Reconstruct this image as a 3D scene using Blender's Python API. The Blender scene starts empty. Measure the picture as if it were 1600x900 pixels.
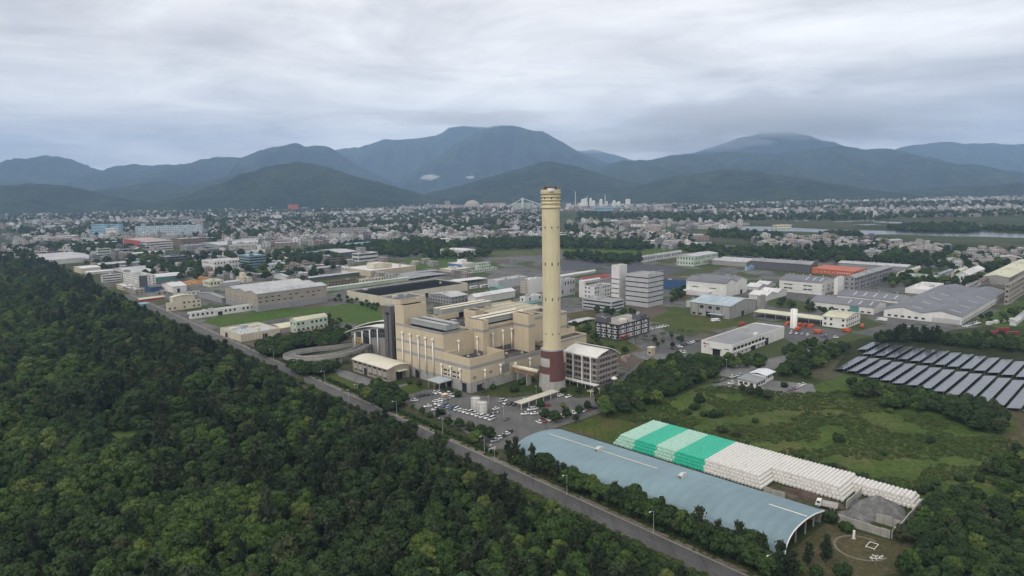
import bpy, bmesh, math, random
import numpy as np
from mathutils import Vector, Matrix, noise as mnoise

# ------------------------------------------------------------------ camera, sky, sun, exposure
SC = bpy.context.scene
COL = SC.collection
F, H = 1080.0, 120.0
PITCH = math.atan(160 / F)
ROLL = math.radians(1.0)
cam_d = bpy.data.cameras.new('camera')
cam_d.sensor_width = 36.0
cam_d.lens = 36.0 * F / 1600.0
cam_d.clip_start = 1.0
cam_d.clip_end = 60000.0
cam = bpy.data.objects.new('camera', cam_d)
COL.objects.link(cam)
cam.matrix_world = (Matrix.Translation((0, 0, H)) @ Matrix.Rotation(math.pi / 2 - PITCH, 4, 'X')
                    @ Matrix.Rotation(-ROLL, 4, 'Z'))
SC.camera = cam

SUN_EL, SUN_AZ = math.radians(48), math.radians(215)      # azimuth measured clockwise from +Y: behind, a little to the left
world = bpy.data.worlds.new('World')
SC.world = world
world.use_nodes = True
wt = world.node_tree
wt.nodes.clear()


def N(t, typ, **kw):
    n = t.nodes.new(typ)
    for k, v in kw.items():
        if k == 'ins':
            for kk, vv in v.items():
                n.inputs[kk].default_value = vv
        else:
            setattr(n, k, v)
    return n


def math_n(t, op, a, b=None, clamp=False):
    n = t.nodes.new('ShaderNodeMath')
    n.operation = op
    n.use_clamp = clamp
    for i, v in enumerate((a, b)):
        if v is None:
            continue
        if hasattr(v, 'is_linked'):
            t.links.new(v, n.inputs[i])
        else:
            n.inputs[i].default_value = v
    return n.outputs[0]


def mix_n(t, fac, a, b, blend='MIX'):
    n = t.nodes.new('ShaderNodeMix')
    n.data_type = 'RGBA'
    n.blend_type = blend
    for i, v in ((0, fac), (6, a), (7, b)):
        if hasattr(v, 'is_linked'):
            t.links.new(v, n.inputs[i])
        else:
            n.inputs[i].default_value = v if i == 0 else (*v[:3], 1)
    return n.outputs[2]


def noise_n(t, vec, scale, detail=4, rough=.55, dist=0.0):
    n = t.nodes.new('ShaderNodeTexNoise')
    n.inputs['Scale'].default_value = scale
    n.inputs['Detail'].default_value = detail
    n.inputs['Roughness'].default_value = rough
    n.inputs['Distortion'].default_value = dist
    if vec is not None:
        t.links.new(vec, n.inputs['Vector'])
    return n.outputs['Fac']


def ramp_n(t, fac, stops):
    n = t.nodes.new('ShaderNodeValToRGB')
    el = n.color_ramp.elements
    while len(el) < len(stops):
        el.new(.5)
    for e, (p, c) in zip(el, stops):
        e.position = p
        e.color = (*c, 1) if len(c) == 3 else c
    t.links.new(fac, n.inputs[0])
    return n.outputs[0]


def mapr_n(t, v, a, b, c, d):
    n = t.nodes.new('ShaderNodeMapRange')
    t.links.new(v, n.inputs[0])
    for i, x in enumerate((a, b, c, d)):
        n.inputs[i + 1].default_value = x
    return n.outputs[0]


def build_world():
    t = wt
    tc = N(t, 'ShaderNodeTexCoord')
    sep = N(t, 'ShaderNodeSeparateXYZ')
    t.links.new(tc.outputs['Generated'], sep.inputs[0])
    z = math_n(t, 'MAXIMUM', sep.outputs[2], 0.0)
    den = math_n(t, 'ADD', z, 0.10)
    px = math_n(t, 'DIVIDE', sep.outputs[0], den)
    py = math_n(t, 'DIVIDE', sep.outputs[1], den)
    cmb = N(t, 'ShaderNodeCombineXYZ')
    t.links.new(px, cmb.inputs[0])
    t.links.new(py, cmb.inputs[1])
    big = noise_n(t, cmb.outputs[0], .30, 3, .5, .6)
    mid = noise_n(t, cmb.outputs[0], .95, 6, .6, .9)
    fine = noise_n(t, cmb.outputs[0], 3.0, 7, .62, .8)
    s = math_n(t, 'ADD', math_n(t, 'MULTIPLY', big, .62), math_n(t, 'MULTIPLY', mid, .34))
    s = math_n(t, 'ADD', s, math_n(t, 'MULTIPLY', fine, .10))
    cloud = ramp_n(t, s, [(.37, (5.2, 5.0, 5.2)), (.45, (7.0, 6.85, 6.9)), (.52, (9.2, 9.0, 8.9)), (.61, (11.8, 11.6, 11.3))])
    sky = N(t, 'ShaderNodeTexSky', sky_type='NISHITA', sun_disc=False)
    sky.sun_elevation = SUN_EL
    sky.sun_rotation = SUN_AZ
    sky.air_density = 1.0
    sky.dust_density = 2.0
    col = mix_n(t, .93, sky.outputs[0], cloud)
    bg = N(t, 'ShaderNodeBackground')
    bg.inputs['Strength'].default_value = .1
    t.links.new(col, bg.inputs['Color'])
    out = N(t, 'ShaderNodeOutputWorld')
    t.links.new(bg.outputs[0], out.inputs[0])


build_world()
sun_d = bpy.data.lights.new('sun', 'SUN')
sun_d.energy = 1.3
sun_d.angle = math.radians(25)
sun_d.color = (1.0, .965, .91)
sun = bpy.data.objects.new('sun', sun_d)
COL.objects.link(sun)
sd = Vector((math.sin(SUN_AZ) * math.cos(SUN_EL), math.cos(SUN_AZ) * math.cos(SUN_EL), math.sin(SUN_EL)))
sun.rotation_euler = (-sd).to_track_quat('-Z', 'Y').to_euler()
vs = SC.view_settings
vs.view_transform = 'Standard'
vs.look = 'None'
vs.exposure = 0.22
vs.gamma = 1.0
vs.use_curve_mapping = False
cy = SC.cycles
cy.use_denoising = True
cy.max_bounces = 5
cy.diffuse_bounces = 2
cy.glossy_bounces = 2
cy.transmission_bounces = 2
cy.volume_bounces = 1
cy.transparent_max_bounces = 8
random.seed(7)

# ------------------------------------------------------------------ geometry of the place
S2 = math.sqrt(.5)


def ray(x, y):
    dx, up = x - 800.0, -(y - 450.0)
    u = (dx * math.cos(ROLL) + up * math.sin(ROLL)) / F
    v = (-dx * math.sin(ROLL) + up * math.cos(ROLL)) / F
    return (u, math.cos(PITCH) + v * math.sin(PITCH), -math.sin(PITCH) + v * math.cos(PITCH))


def G(x, y, z=0.0):
    """a point of the photograph on the level z -> world x, y"""
    d = ray(x, y)
    t = (z - H) / d[2]
    return d[0] * t, d[1] * t


def UV(x, y, z=0.0):
    """the same in street coordinates: u runs away to the right, v away to the left (both at 45 degrees)"""
    p = G(x, y, z)
    return (p[0] + p[1]) * S2, (p[1] - p[0]) * S2


def XY(u, v):
    return (u - v) * S2, (u + v) * S2


def PX(X, Y, Z):
    dz = Z - H
    c, s_ = math.cos(PITCH), math.sin(PITCH)
    dep = Y * c - dz * s_
    up = Y * s_ + dz * c
    a, b = X / dep * F, up / dep * F
    return 800 + a * math.cos(ROLL) - b * math.sin(ROLL), 450 - (a * math.sin(ROLL) + b * math.cos(ROLL))


def solve(fn, target, lo, hi):
    flo = fn(lo) - target
    for _ in range(50):
        m = (lo + hi) / 2
        fm = fn(m) - target
        if (fm > 0) == (flo > 0):
            lo = m
        else:
            hi = m
    return (lo + hi) / 2


def height_at(px, py, X, Y):
    """height above ground point X, Y at which the photograph shows the row py"""
    return solve(lambda z: PX(X, Y, z)[1], py, 0, 400)


# ------------------------------------------------------------------ materials
MATS = {}


def newmat(name):
    m = bpy.data.materials.new(name)
    m.use_nodes = True
    t = m.node_tree
    t.nodes.clear()
    out = N(t, 'ShaderNodeOutputMaterial')
    b = N(t, 'ShaderNodeBsdfPrincipled')
    t.links.new(b.outputs[0], out.inputs[0])
    return m, t, b


def surf(name, col, rough=.8, var=.14, scale=.15, streak=.0, rib=0.0, ribdir=(1, 1, 0), bump=0.0, metal=0.0, col2=None, spec=.35, grid=None, joint=0):
    """a weathered surface: colour, soft patches, vertical rain streaks, ribs of profiled sheet"""
    if name in MATS:
        return MATS[name]
    m, t, b = newmat(name)
    tc = N(t, 'ShaderNodeTexCoord')
    geo = N(t, 'ShaderNodeNewGeometry')
    P = geo.outputs['Position']
    n1 = noise_n(t, P, scale, 5, .6)
    c = mix_n(t, mapr_n(t, n1, .3, .7, 0, 1), tuple(x * (1 - var) for x in col), tuple(min(1, x * (1 + var)) for x in col))
    if col2:
        n2 = noise_n(t, P, scale * .37, 6, .65)
        c = mix_n(t, mapr_n(t, n2, .48, .66, 0, 1), c, col2)
    if streak:
        mp = N(t, 'ShaderNodeMapping')
        mp.inputs['Scale'].default_value = (.9, .9, .05)
        t.links.new(P, mp.inputs[0])
        n3 = noise_n(t, mp.outputs[0], 1.0, 5, .65)
        c = mix_n(t, mapr_n(t, n3, .5, .75, 0, streak), c, tuple(x * .45 for x in col))
    if joint:
        sp_ = N(t, 'ShaderNodeSeparateXYZ')
        t.links.new(tc.outputs['Object'], sp_.inputs[0])
        q = math_n(t, 'FRACT', math_n(t, 'DIVIDE', math_n(t, 'ADD', sp_.outputs[0], sp_.outputs[1]), joint))
        c = mix_n(t, math_n(t, 'MULTIPLY', math_n(t, 'LESS_THAN', q, .2 / joint), .22), c, tuple(x * .5 for x in col))
        tone = N(t, 'ShaderNodeTexWhiteNoise', noise_dimensions='1D')
        t.links.new(math_n(t, 'FLOOR', math_n(t, 'DIVIDE', math_n(t, 'ADD', sp_.outputs[0], sp_.outputs[1]), joint)), tone.inputs['W'])
        c = mix_n(t, mapr_n(t, tone.outputs['Value'], 0, 1, 0, .09), c, tuple(x * .6 for x in col))
    if grid:
        sx, sy, w, gc = grid
        sep = N(t, 'ShaderNodeSeparateXYZ')
        t.links.new(tc.outputs['Object'], sep.inputs[0])
        f = None
        for o, s in ((sep.outputs[0], sx), (sep.outputs[1], sy)):
            if not s:
                continue
            q = math_n(t, 'FRACT', math_n(t, 'DIVIDE', o, s))
            l = math_n(t, 'LESS_THAN', q, w / s)
            f = l if f is None else math_n(t, 'MAXIMUM', f, l)
        c = mix_n(t, f, c, gc)
    t.links.new(c, b.inputs['Base Color'])
    b.inputs['Roughness'].default_value = rough
    b.inputs['Metallic'].default_value = metal
    b.inputs['Specular IOR Level'].default_value = spec
    hgt = None
    if rib:
        dp = N(t, 'ShaderNodeVectorMath', operation='DOT_PRODUCT')
        t.links.new(tc.outputs['Object'], dp.inputs[0])
        dp.inputs[1].default_value = ribdir
        hgt = math_n(t, 'SINE', math_n(t, 'MULTIPLY', dp.outputs['Value'], 2 * math.pi / rib))
    if bump:
        hb = noise_n(t, P, bump, 4, .6)
        hgt = hb if hgt is None else math_n(t, 'ADD', hgt, hb)
    if hgt is not None:
        bp = N(t, 'ShaderNodeBump')
        bp.inputs['Strength'].default_value = .35
        bp.inputs['Distance'].default_value = .12
        t.links.new(hgt, bp.inputs['Height'])
        t.links.new(bp.outputs[0], b.inputs['Normal'])
    MATS[name] = m
    return m


def glassmat():
    if 'glass' in MATS:
        return MATS['glass']
    m, t, b = newmat('window glass')
    geo = N(t, 'ShaderNodeNewGeometry')
    n1 = noise_n(t, geo.outputs['Position'], .35, 2, .5)
    t.links.new(mix_n(t, mapr_n(t, n1, .35, .65, 0, 1), (.012, .016, .02), (.05, .06, .07)), b.inputs['Base Color'])
    b.inputs['Roughness'].default_value = .12
    b.inputs['Specular IOR Level'].default_value = .6
    MATS['glass'] = m
    return m


# ------------------------------------------------------------------ mesh building
class MB:
    """collects boxes, prisms, tubes ... and links them as ONE mesh object"""

    def __init__(self, org=None):
        self.v, self.f, self.m, self.org = [], [], [], org

    def add(self, vs_, fs, mi=0):
        o = len(self.v)
        if self.org:
            vs_ = [(p[0] - self.org[0], p[1] - self.org[1], p[2]) for p in vs_]
        self.v.extend(vs_)
        for f in fs:
            self.f.append(tuple(i + o for i in f))
            self.m.append(mi)
        return self

    def box(self, x0, x1, y0, y1, z0, z1, mi=0):
        return self.add([(x0, y0, z0), (x1, y0, z0), (x1, y1, z0), (x0, y1, z0), (x0, y0, z1), (x1, y0, z1), (x1, y1, z1), (x0, y1, z1)],
                        [(0, 3, 2, 1), (4, 5, 6, 7), (0, 1, 5, 4), (1, 2, 6, 5), (2, 3, 7, 6), (3, 0, 4, 7)], mi)

    def poly(self, pts, mi=0):
        return self.add(pts, [tuple(range(len(pts)))], mi)

    def prism(self, prof, a, b, axis='x', mi=0, ends=True):
        """extrude a profile [(p, z)] along axis x or y from a to b"""
        n = len(prof)
        mk = (lambda w, p, z: (w, p, z)) if axis == 'x' else (lambda w, p, z: (p, w, z))
        vs_ = [mk(a, p, z) for p, z in prof] + [mk(b, p, z) for p, z in prof]
        fs = [(i, (i + 1) % n, n + (i + 1) % n, n + i) for i in range(n)]
        if ends:
            fs += [tuple(range(n))[::-1], tuple(range(n, 2 * n))]
        return self.add(vs_, fs, mi)

    def tube(self, p, q, r0, r1=None, n=8, mi=0, cap=True):
        p, q = Vector(p), Vector(q)
        r1 = r0 if r1 is None else r1
        d = (q - p).normalized()
        a = d.orthogonal().normalized()
        b = d.cross(a)
        vs_ = []
        for c, r in ((p, r0), (q, r1)):
            for i in range(n):
                w = 2 * math.pi * i / n
                vs_.append(tuple(c + a * (r * math.cos(w)) + b * (r * math.sin(w))))
        fs = [(i, (i + 1) % n, n + (i + 1) % n, n + i) for i in range(n)]
        if cap:
            fs += [tuple(range(n))[::-1], tuple(range(n, 2 * n))]
        return self.add(vs_, fs, mi)

    def lathe(self, prof, n=24, c=(0, 0), mi=0):
        vs_ = []
        for r, z in prof:
            for i in range(n):
                w = 2 * math.pi * i / n
                vs_.append((c[0] + r * math.cos(w), c[1] + r * math.sin(w), z))
        fs = []
        for k in range(len(prof) - 1):
            for i in range(n):
                fs.append((k * n + i, k * n + (i + 1) % n, (k + 1) * n + (i + 1) % n, (k + 1) * n + i))
        fs.append(tuple(range((len(prof) - 1) * n, len(prof) * n)))
        return self.add(vs_, fs, mi)

    def mesh(self, name, mats, smooth=False):
        me = bpy.data.meshes.new(name)
        me.from_pydata(self.v, [], self.f)
        for m in (mats if isinstance(mats, (list, tuple)) else [mats]):
            me.materials.append(m)
        if len(me.materials) > 1:
            me.polygons.foreach_set('material_index', self.m)
        if smooth:
            me.polygons.foreach_set('use_smooth', [True] * len(me.polygons))
        me.update()
        return me

    def build(self, name, mats, parent=None, smooth=False):
        return link(name, self.mesh(name, mats, smooth), parent)


def link(name, data, parent=None):
    o = bpy.data.objects.new(name, data)
    COL.objects.link(o)
    if parent is not None:
        o.parent = parent
    return o


def tag(o, label=None, cat=None, group=None, kind=None):
    for k, v in (('label', label), ('category', cat), ('group', group), ('kind', kind)):
        if v:
            o[k] = v
    return o


def thing(name, label, cat, uv=(0, 0), z=0.0, rot=45.0, group=None):
    o = bpy.data.objects.new(name, None)
    COL.objects.link(o)
    o.empty_display_size = .5
    x, y = XY(*uv)
    o.location = (x, y, z)
    o.rotation_euler = (0, 0, math.radians(rot))
    return tag(o, label, cat, group)


def dup(root, uv=None, rot=None, label=None, scale=None, xy=None):
    """a copy of a thing with copies of its parts and their sub-parts"""
    r = root.copy()
    COL.objects.link(r)
    if uv is not None:
        xy = XY(*uv)
    r.location = (xy[0], xy[1], root.location.z)
    if rot is not None:
        r.rotation_euler = (0, 0, math.radians(rot))
    if scale is not None:
        r.scale = scale if hasattr(scale, '__len__') else (scale,) * 3
    if label:
        r['label'] = label
    for ch in root.children:
        c = ch.copy()
        COL.objects.link(c)
        c.parent = r
        for g in ch.children:
            d = g.copy()
            COL.objects.link(d)
            d.parent = c
    return r


def sheet(name, pts, z, mat, kind='structure', thick=0.0):
    """a flat patch of ground from photograph points"""
    mb = MB()
    mb.poly([(*G(*p), z) for p in pts])
    o = mb.build(name, mat)
    return tag(o, kind=kind)


def sheet_uv(name, pts, z, mat, kind='structure'):
    mb = MB()
    mb.poly([(*XY(*p), z) for p in pts])
    return tag(mb.build(name, mat), kind=kind)

HAZE_D = 7.0e-5
# ------------------------------------------------------------------ ground, water, roads, hills
def ground_mat():
    m, t, b = newmat('open country')
    P = N(t, 'ShaderNodeNewGeometry').outputs['Position']
    vor = N(t, 'ShaderNodeTexVoronoi')
    mp = N(t, 'ShaderNodeMapping')
    mp.inputs['Rotation'].default_value = (0, 0, math.radians(40))
    mp.inputs['Scale'].default_value = (.011, .005, 0)
    t.links.new(P, mp.inputs[0])
    t.links.new(mp.outputs[0], vor.inputs['Vector'])
    vor.inputs['Scale'].default_value = 1.0
    cell = N(t, 'ShaderNodeSeparateXYZ')
    t.links.new(vor.outputs['Color'], cell.inputs[0])
    c = ramp_n(t, cell.outputs[0], [(.0, (.028, .04, .014)), (.3, (.045, .055, .02)), (.5, (.06, .062, .03)), (.7, (.085, .075, .05)), (1.0, (.05, .075, .02))])
    n1 = noise_n(t, P, .02, 8, .65)
    c = mix_n(t, mapr_n(t, n1, .4, .65, 0, .8), c, (.03, .048, .014))
    n2 = noise_n(t, P, .3, 6, .7)
    c = mix_n(t, mapr_n(t, n2, .3, .7, 0, 1), mix_n(t, 1.0, c, (.6, .6, .6), 'MULTIPLY'), mix_n(t, 1.0, c, (1.35, 1.35, 1.3), 'MULTIPLY'))
    t.links.new(c, b.inputs['Base Color'])
    b.inputs['Roughness'].default_value = .95
    b.inputs['Specular IOR Level'].default_value = .1
    return m


def grassmat(name, a, b_, c_=None, s1=.05, s2=.5, bare=(.5, .62)):
    if name in MATS:
        return MATS[name]
    m, t, b = newmat(name)
    P = N(t, 'ShaderNodeNewGeometry').outputs['Position']
    c = mix_n(t, mapr_n(t, noise_n(t, P, s1, 6, .6, .6), .36, .64, 0, 1), a, b_)
    if c_:
        c = mix_n(t, mapr_n(t, noise_n(t, P, s1 * .6, 7, .7, .4), bare[0], bare[1], 0, .9), c, c_)
    f = noise_n(t, P, s2, 6, .75)
    c = mix_n(t, 1.0, c, ramp_n(t, f, [(.3, (.45, .45, .45)), (.5, (.95, .95, .95)), (.72, (1.5, 1.5, 1.4))]), 'MULTIPLY')
    t.links.new(c, b.inputs['Base Color'])
    b.inputs['Roughness'].default_value = .95
    b.inputs['Specular IOR Level'].default_value = .1
    bp = N(t, 'ShaderNodeBump')
    bp.inputs['Strength'].default_value = .8
    bp.inputs['Distance'].default_value = .5
    t.links.new(noise_n(t, P, s2 * 1.6, 6, .7), bp.inputs['Height'])
    t.links.new(bp.outputs[0], b.inputs['Normal'])
    MATS[name] = m
    return m


def asphaltmat(name, a, b_, rough=.85):
    if name in MATS:
        return MATS[name]
    m, t, b = newmat(name)
    P = N(t, 'ShaderNodeNewGeometry').outputs['Position']
    c = mix_n(t, mapr_n(t, noise_n(t, P, .07, 6, .65), .35, .65, 0, 1), a, b_)
    mp = N(t, 'ShaderNodeMapping')
    mp.inputs['Rotation'].default_value = (0, 0, math.radians(-45))
    mp.inputs['Scale'].default_value = (.5, .03, 1)
    t.links.new(P, mp.inputs[0])
    c = mix_n(t, mapr_n(t, noise_n(t, mp.outputs[0], 1.0, 5, .6), .5, .68, 0, .55), c, tuple(x * .6 for x in a))
    c = mix_n(t, 1.0, c, ramp_n(t, noise_n(t, P, 1.3, 4, .7), [(.3, (.8, .8, .8)), (.7, (1.2, 1.2, 1.2))]), 'MULTIPLY')
    t.links.new(c, b.inputs['Base Color'])
    b.inputs['Roughness'].default_value = rough
    b.inputs['Specular IOR Level'].default_value = .3
    MATS[name] = m
    return m


def estatemat():
    m, t, b = newmat('estate ground')
    P = N(t, 'ShaderNodeNewGeometry').outputs['Position']
    c = mix_n(t, mapr_n(t, noise_n(t, P, .03, 6, .65), .35, .65, 0, 1), (.075, .074, .072), (.17, .165, .155))
    vor = N(t, 'ShaderNodeTexVoronoi')
    mp = N(t, 'ShaderNodeMapping')
    mp.inputs['Rotation'].default_value = (0, 0, math.radians(-45))
    mp.inputs['Scale'].default_value = (.03, .018, 0)
    t.links.new(P, mp.inputs[0])
    t.links.new(mp.outputs[0], vor.inputs['Vector'])
    vor.distance = 'CHEBYCHEV'
    vor.inputs['Scale'].default_value = 1.0
    cell = N(t, 'ShaderNodeSeparateXYZ')
    t.links.new(vor.outputs['Color'], cell.inputs[0])
    g = mix_n(t, noise_n(t, P, .3, 5, .7), (.03, .05, .013), (.075, .085, .03))
    c = mix_n(t, math_n(t, 'GREATER_THAN', cell.outputs[1], .62), c, g)
    c = mix_n(t, mapr_n(t, noise_n(t, P, .06, 5, .6), .56, .6, 0, 1), c, g)
    c = mix_n(t, math_n(t, 'MULTIPLY', math_n(t, 'GREATER_THAN', cell.outputs[0], .82), .8), c, (.10, .075, .055))
    c = mix_n(t, 1.0, c, ramp_n(t, noise_n(t, P, .9, 5, .75), [(.3, (.65, .65, .65)), (.7, (1.3, 1.3, 1.3))]), 'MULTIPLY')
    t.links.new(c, b.inputs['Base Color'])
    b.inputs['Roughness'].default_value = .9
    b.inputs['Specular IOR Level'].default_value = .15
    return m


GM = ground_mat()
LAWN = grassmat('lawn grass', (.05, .075, .016), (.075, .09, .022), (.1, .085, .04), .06, .6)
FIELD = grassmat('rough pasture', (.042, .074, .016), (.078, .112, .026), (.112, .108, .042), .035, .4)
PLOT = grassmat('vacant green plot', (.05, .1, .016), (.07, .11, .024), (.085, .09, .04), .04, .3)
DRY = grassmat('dry yard', (.06, .062, .026), (.095, .08, .042), (.12, .1, .062), .09, .7)
SOIL = grassmat('bare soil', (.075, .06, .045), (.11, .09, .065), (.05, .055, .03), .05, .4)
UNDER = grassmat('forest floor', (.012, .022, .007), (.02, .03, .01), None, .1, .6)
ASPH = asphaltmat('asphalt', (.075, .073, .071), (.108, .104, .099))
ASPH2 = asphaltmat('yard paving', (.12, .118, .112), (.18, .175, .165))
CONC = surf('concrete', (.34, .325, .29), .85, .18, .25, streak=.5)
KERB = surf('kerb concrete', (.25, .235, .205), .9, .25, .4)

mb = MB()
mb.poly([(-14000, -600, 0), (14000, -600, 0), (14000, 17000, 0), (-14000, 17000, 0)])
tag(mb.build('ground', GM), kind='structure')


def kerb_u(v):
    return 191.2 + (v - 109.5) * .079


# forest floor and the road along the forest
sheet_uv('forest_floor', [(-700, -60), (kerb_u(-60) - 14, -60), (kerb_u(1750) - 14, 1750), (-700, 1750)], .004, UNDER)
V0, V1 = -60, 900
sheet_uv('road', [(kerb_u(V0) - 9.5, V0), (kerb_u(V0) - .5, V0), (kerb_u(V1) - .5, V1), (kerb_u(V1) - 9.5, V1)], .03, ASPH)
PAVE = surf('worn verge', (.17, .145, .115), .95, .3, .5, col2=(.06, .06, .03))
mb = MB()
for (a, b_, z0, z1) in ((-.5, .0, 0, .16), (.0, 2.4, 0, .1)):
    nseg = 24
    for i in range(nseg):
        va, vb = V0 + (V1 - V0) * i / nseg, V0 + (V1 - V0) * (i + 1) / nseg
        pts = [(kerb_u(va) + a, va), (kerb_u(va) + b_, va), (kerb_u(vb) + b_, vb), (kerb_u(vb) + a, vb)]
        w = [XY(*p) for p in pts]
        mb.add([(x, y, z0) for x, y in w] + [(x, y, z1) for x, y in w],
               [(4, 5, 6, 7), (0, 1, 5, 4), (2, 3, 7, 6), (1, 2, 6, 5), (3, 0, 4, 7)], 0 if a < 0 else 1)
kb = mb.build('pavement', [KERB, PAVE])
tag(kb, kind='structure')
WHITE_LINE = surf('road paint', (.17, .17, .165), .8, .4, 1.5)
mb = MB()
for i in range(70):
    v = V0 + i * 12
    for off, ln, wd in ((-5.0, 4.5, .13),):
        p = [(kerb_u(v) + off - wd / 2, v), (kerb_u(v) + off + wd / 2, v), (kerb_u(v + ln) + off + wd / 2, v + ln), (kerb_u(v + ln) + off - wd / 2, v + ln)]
        mb.poly([(*XY(*q), .036) for q in p])
ml = mb.build('road_marking', WHITE_LINE)
tag(ml, kind='structure')

# yards, lawns and plots, as flat sheets one above the other
ESTATE = estatemat()
sheet_uv('industrial_ground', [(228, 470), (228, 900), (330, 1300), (600, 1500), (1250, 760), (1150, 180), (760, 60), (560, 175), (420, 210), (330, 270), (330, 470)], .008, ESTATE)
sheet('car_park_surface', [(640, 612), (700, 605), (735, 617), (800, 622), (860, 612), (900, 622), (965, 618), (975, 632), (870, 668), (860, 672), (800, 700), (770, 702), (735, 680), (690, 655), (640, 634)], .02, asphaltmat('car park asphalt', (.095, .092, .086), (.13, .126, .118)))
sheet('service_yard', [(520, 575), (545, 580), (612, 604), (640, 598), (665, 612), (668, 628), (640, 634), (622, 622), (575, 604), (530, 588)], .016, ASPH2)
sheet('lawn', [(505, 588), (525, 585), (560, 600), (575, 612), (560, 628), (515, 603)], .024, LAWN)
sheet('lawn', [(618, 606), (660, 596), (672, 606), (650, 614), (632, 618)], .024, LAWN)
sheet('lawn', [(735, 617), (860, 570), (960, 618), (900, 622), (860, 612), (800, 622)], .012, grassmat('weedy verge', (.03, .05, .013), (.05, .065, .02), (.09, .075, .045), .08, .5))
sheet('lawn', [(875, 668), (945, 648), (1022, 664), (962, 694)], .012, LAWN)
sheet('pasture', [(945, 648), (1120, 596), (1250, 612), (1330, 580), (1600, 640), (1720, 690), (1720, 800), (1480, 830), (1440, 790), (1022, 664)], .012, FIELD)
sheet('yard', [(1222, 872), (1290, 818), (1390, 845), (1440, 850), (1405, 895), (1330, 905), (1240, 905)], .014, DRY)
sheet('yard', [(1155, 742), (1210, 760), (1290, 790), (1350, 812), (1330, 822), (1285, 812), (1210, 778)], .02, SOIL)
sheet('dirt_track', [(1600, 640), (1690, 660), (1690, 730), (1560, 700), (1545, 690), (1590, 670), (1580, 650), (1560, 640)], .02, DRY)
sheet('vacant_plot', [(316, 503), (345, 492), (590, 472), (600, 500), (560, 508), (470, 492), (395, 505), (345, 512)], .02, PLOT)
sheet('vacant_plot', [(335, 424), (380, 432), (450, 428), (440, 416), (400, 418)], .03, PLOT)
sheet('vacant_plot', [(628, 405), (700, 398), (735, 412), (690, 420), (640, 418)], .03, PLOT)
sheet('vacant_plot', [(750, 386), (850, 382), (870, 398), (760, 402)], .03, grassmat('mown field', (.07, .085, .03), (.09, .095, .04), (.05, .07, .02), .02, .1))
sheet('vacant_plot', [(875, 378), (1000, 372), (1090, 392), (1010, 404), (880, 400)], .03, PLOT)
sheet('vacant_plot', [(1530, 498), (1600, 470), (1640, 480), (1600, 510), (1555, 512)], .03, PLOT)
sheet('vacant_plot', [(1010, 500), (1060, 480), (1080, 490), (1170, 505), (1140, 512), (1090, 520)], .02, LAWN)
sheet('vacant_plot', [(885, 490), (935, 482), (940, 490), (890, 500)], .02, DRY)
sheet('vacant_plot', [(1090, 512), (1225, 500), (1350, 520), (1260, 535), (1226, 520), (1150, 510)], .016, LAWN)
sheet('yard', [(900, 505), (935, 500), (1000, 545), (960, 560), (890, 540)], .016, LAWN)
DARKF = surf('dark shade netting', (.045, .046, .052), .8, .15, .02, grid=(6, 0, .7, (.09, .09, .1)))
sheet('dark_field', [(872, 412), (905, 404), (958, 410), (930, 420), (880, 424)], .04, DARKF)
sheet('dark_field', [(925, 424), (1000, 412), (1075, 421), (1045, 430), (955, 428)], .04, DARKF)
sheet('yard', [(1000, 545), (1050, 520), (1100, 530), (1090, 560), (1040, 562)], .018, ASPH)
sheet('yard', [(1180, 500), (1340, 518), (1390, 505), (1500, 512), (1420, 535), (1330, 520), (1250, 545), (1225, 528)], .022, ASPH)
sheet('road', [(1305, 535), (1330, 540), (1230, 572), (1150, 592), (1000, 560), (985, 552), (1010, 548), (1110, 566), (1180, 566)], .026, ASPH2)
sheet('road', [(960, 598), (1000, 566), (1030, 575), (990, 590), (970, 602)], .026, ASPH)
sheet('guard_yard', [(1100, 605), (1150, 590), (1270, 600), (1275, 612), (1240, 620), (1195, 612), (1140, 606)], .026, ASPH2)
sheet('solar_field_ground', [(1300, 580), (1340, 530), (1440, 530), (1640, 560), (1720, 670), (1600, 645)], .016, grassmat('dark weeds', (.02, .03, .01), (.04, .045, .02), None, .06, .5))  # dark weedy grass below the solar tables


def watermat():
    m, t, b = newmat('river water')
    b.inputs['Base Color'].default_value = (.10, .12, .13, 1)
    b.inputs['Roughness'].default_value = .22
    b.inputs['Specular IOR Level'].default_value = .8
    P = N(t, 'ShaderNodeNewGeometry').outputs['Position']
    bp = N(t, 'ShaderNodeBump')
    bp.inputs['Strength'].default_value = .15
    t.links.new(noise_n(t, P, .15, 3, .5), bp.inputs['Height'])
    t.links.new(bp.outputs[0], b.inputs['Normal'])
    return m


WATER = watermat()
sheet('river', [(1060, 354), (1130, 353), (1200, 354), (1300, 359), (1400, 361), (1470, 364), (1540, 363), (1640, 368), (1640, 373), (1540, 370), (1480, 369), (1400, 366), (1330, 367), (1260, 362), (1160, 360), (1060, 357)], .05, WATER)
for q in ([(1300, 346), (1360, 344), (1370, 345), (1310, 347)], [(1240, 345), (1268, 343.5), (1272, 344.5), (1244, 346)], [(1330, 351), (1380, 350), (1355, 352)],
          [(1365, 345), (1440, 349), (1438, 351), (1365, 347.5)], [(1520, 352), (1600, 353), (1640, 357), (1560, 356)], [(1210, 352), (1240, 351), (1236, 353)]):
    sheet('flooded_field', q, .05, WATER)


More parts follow.
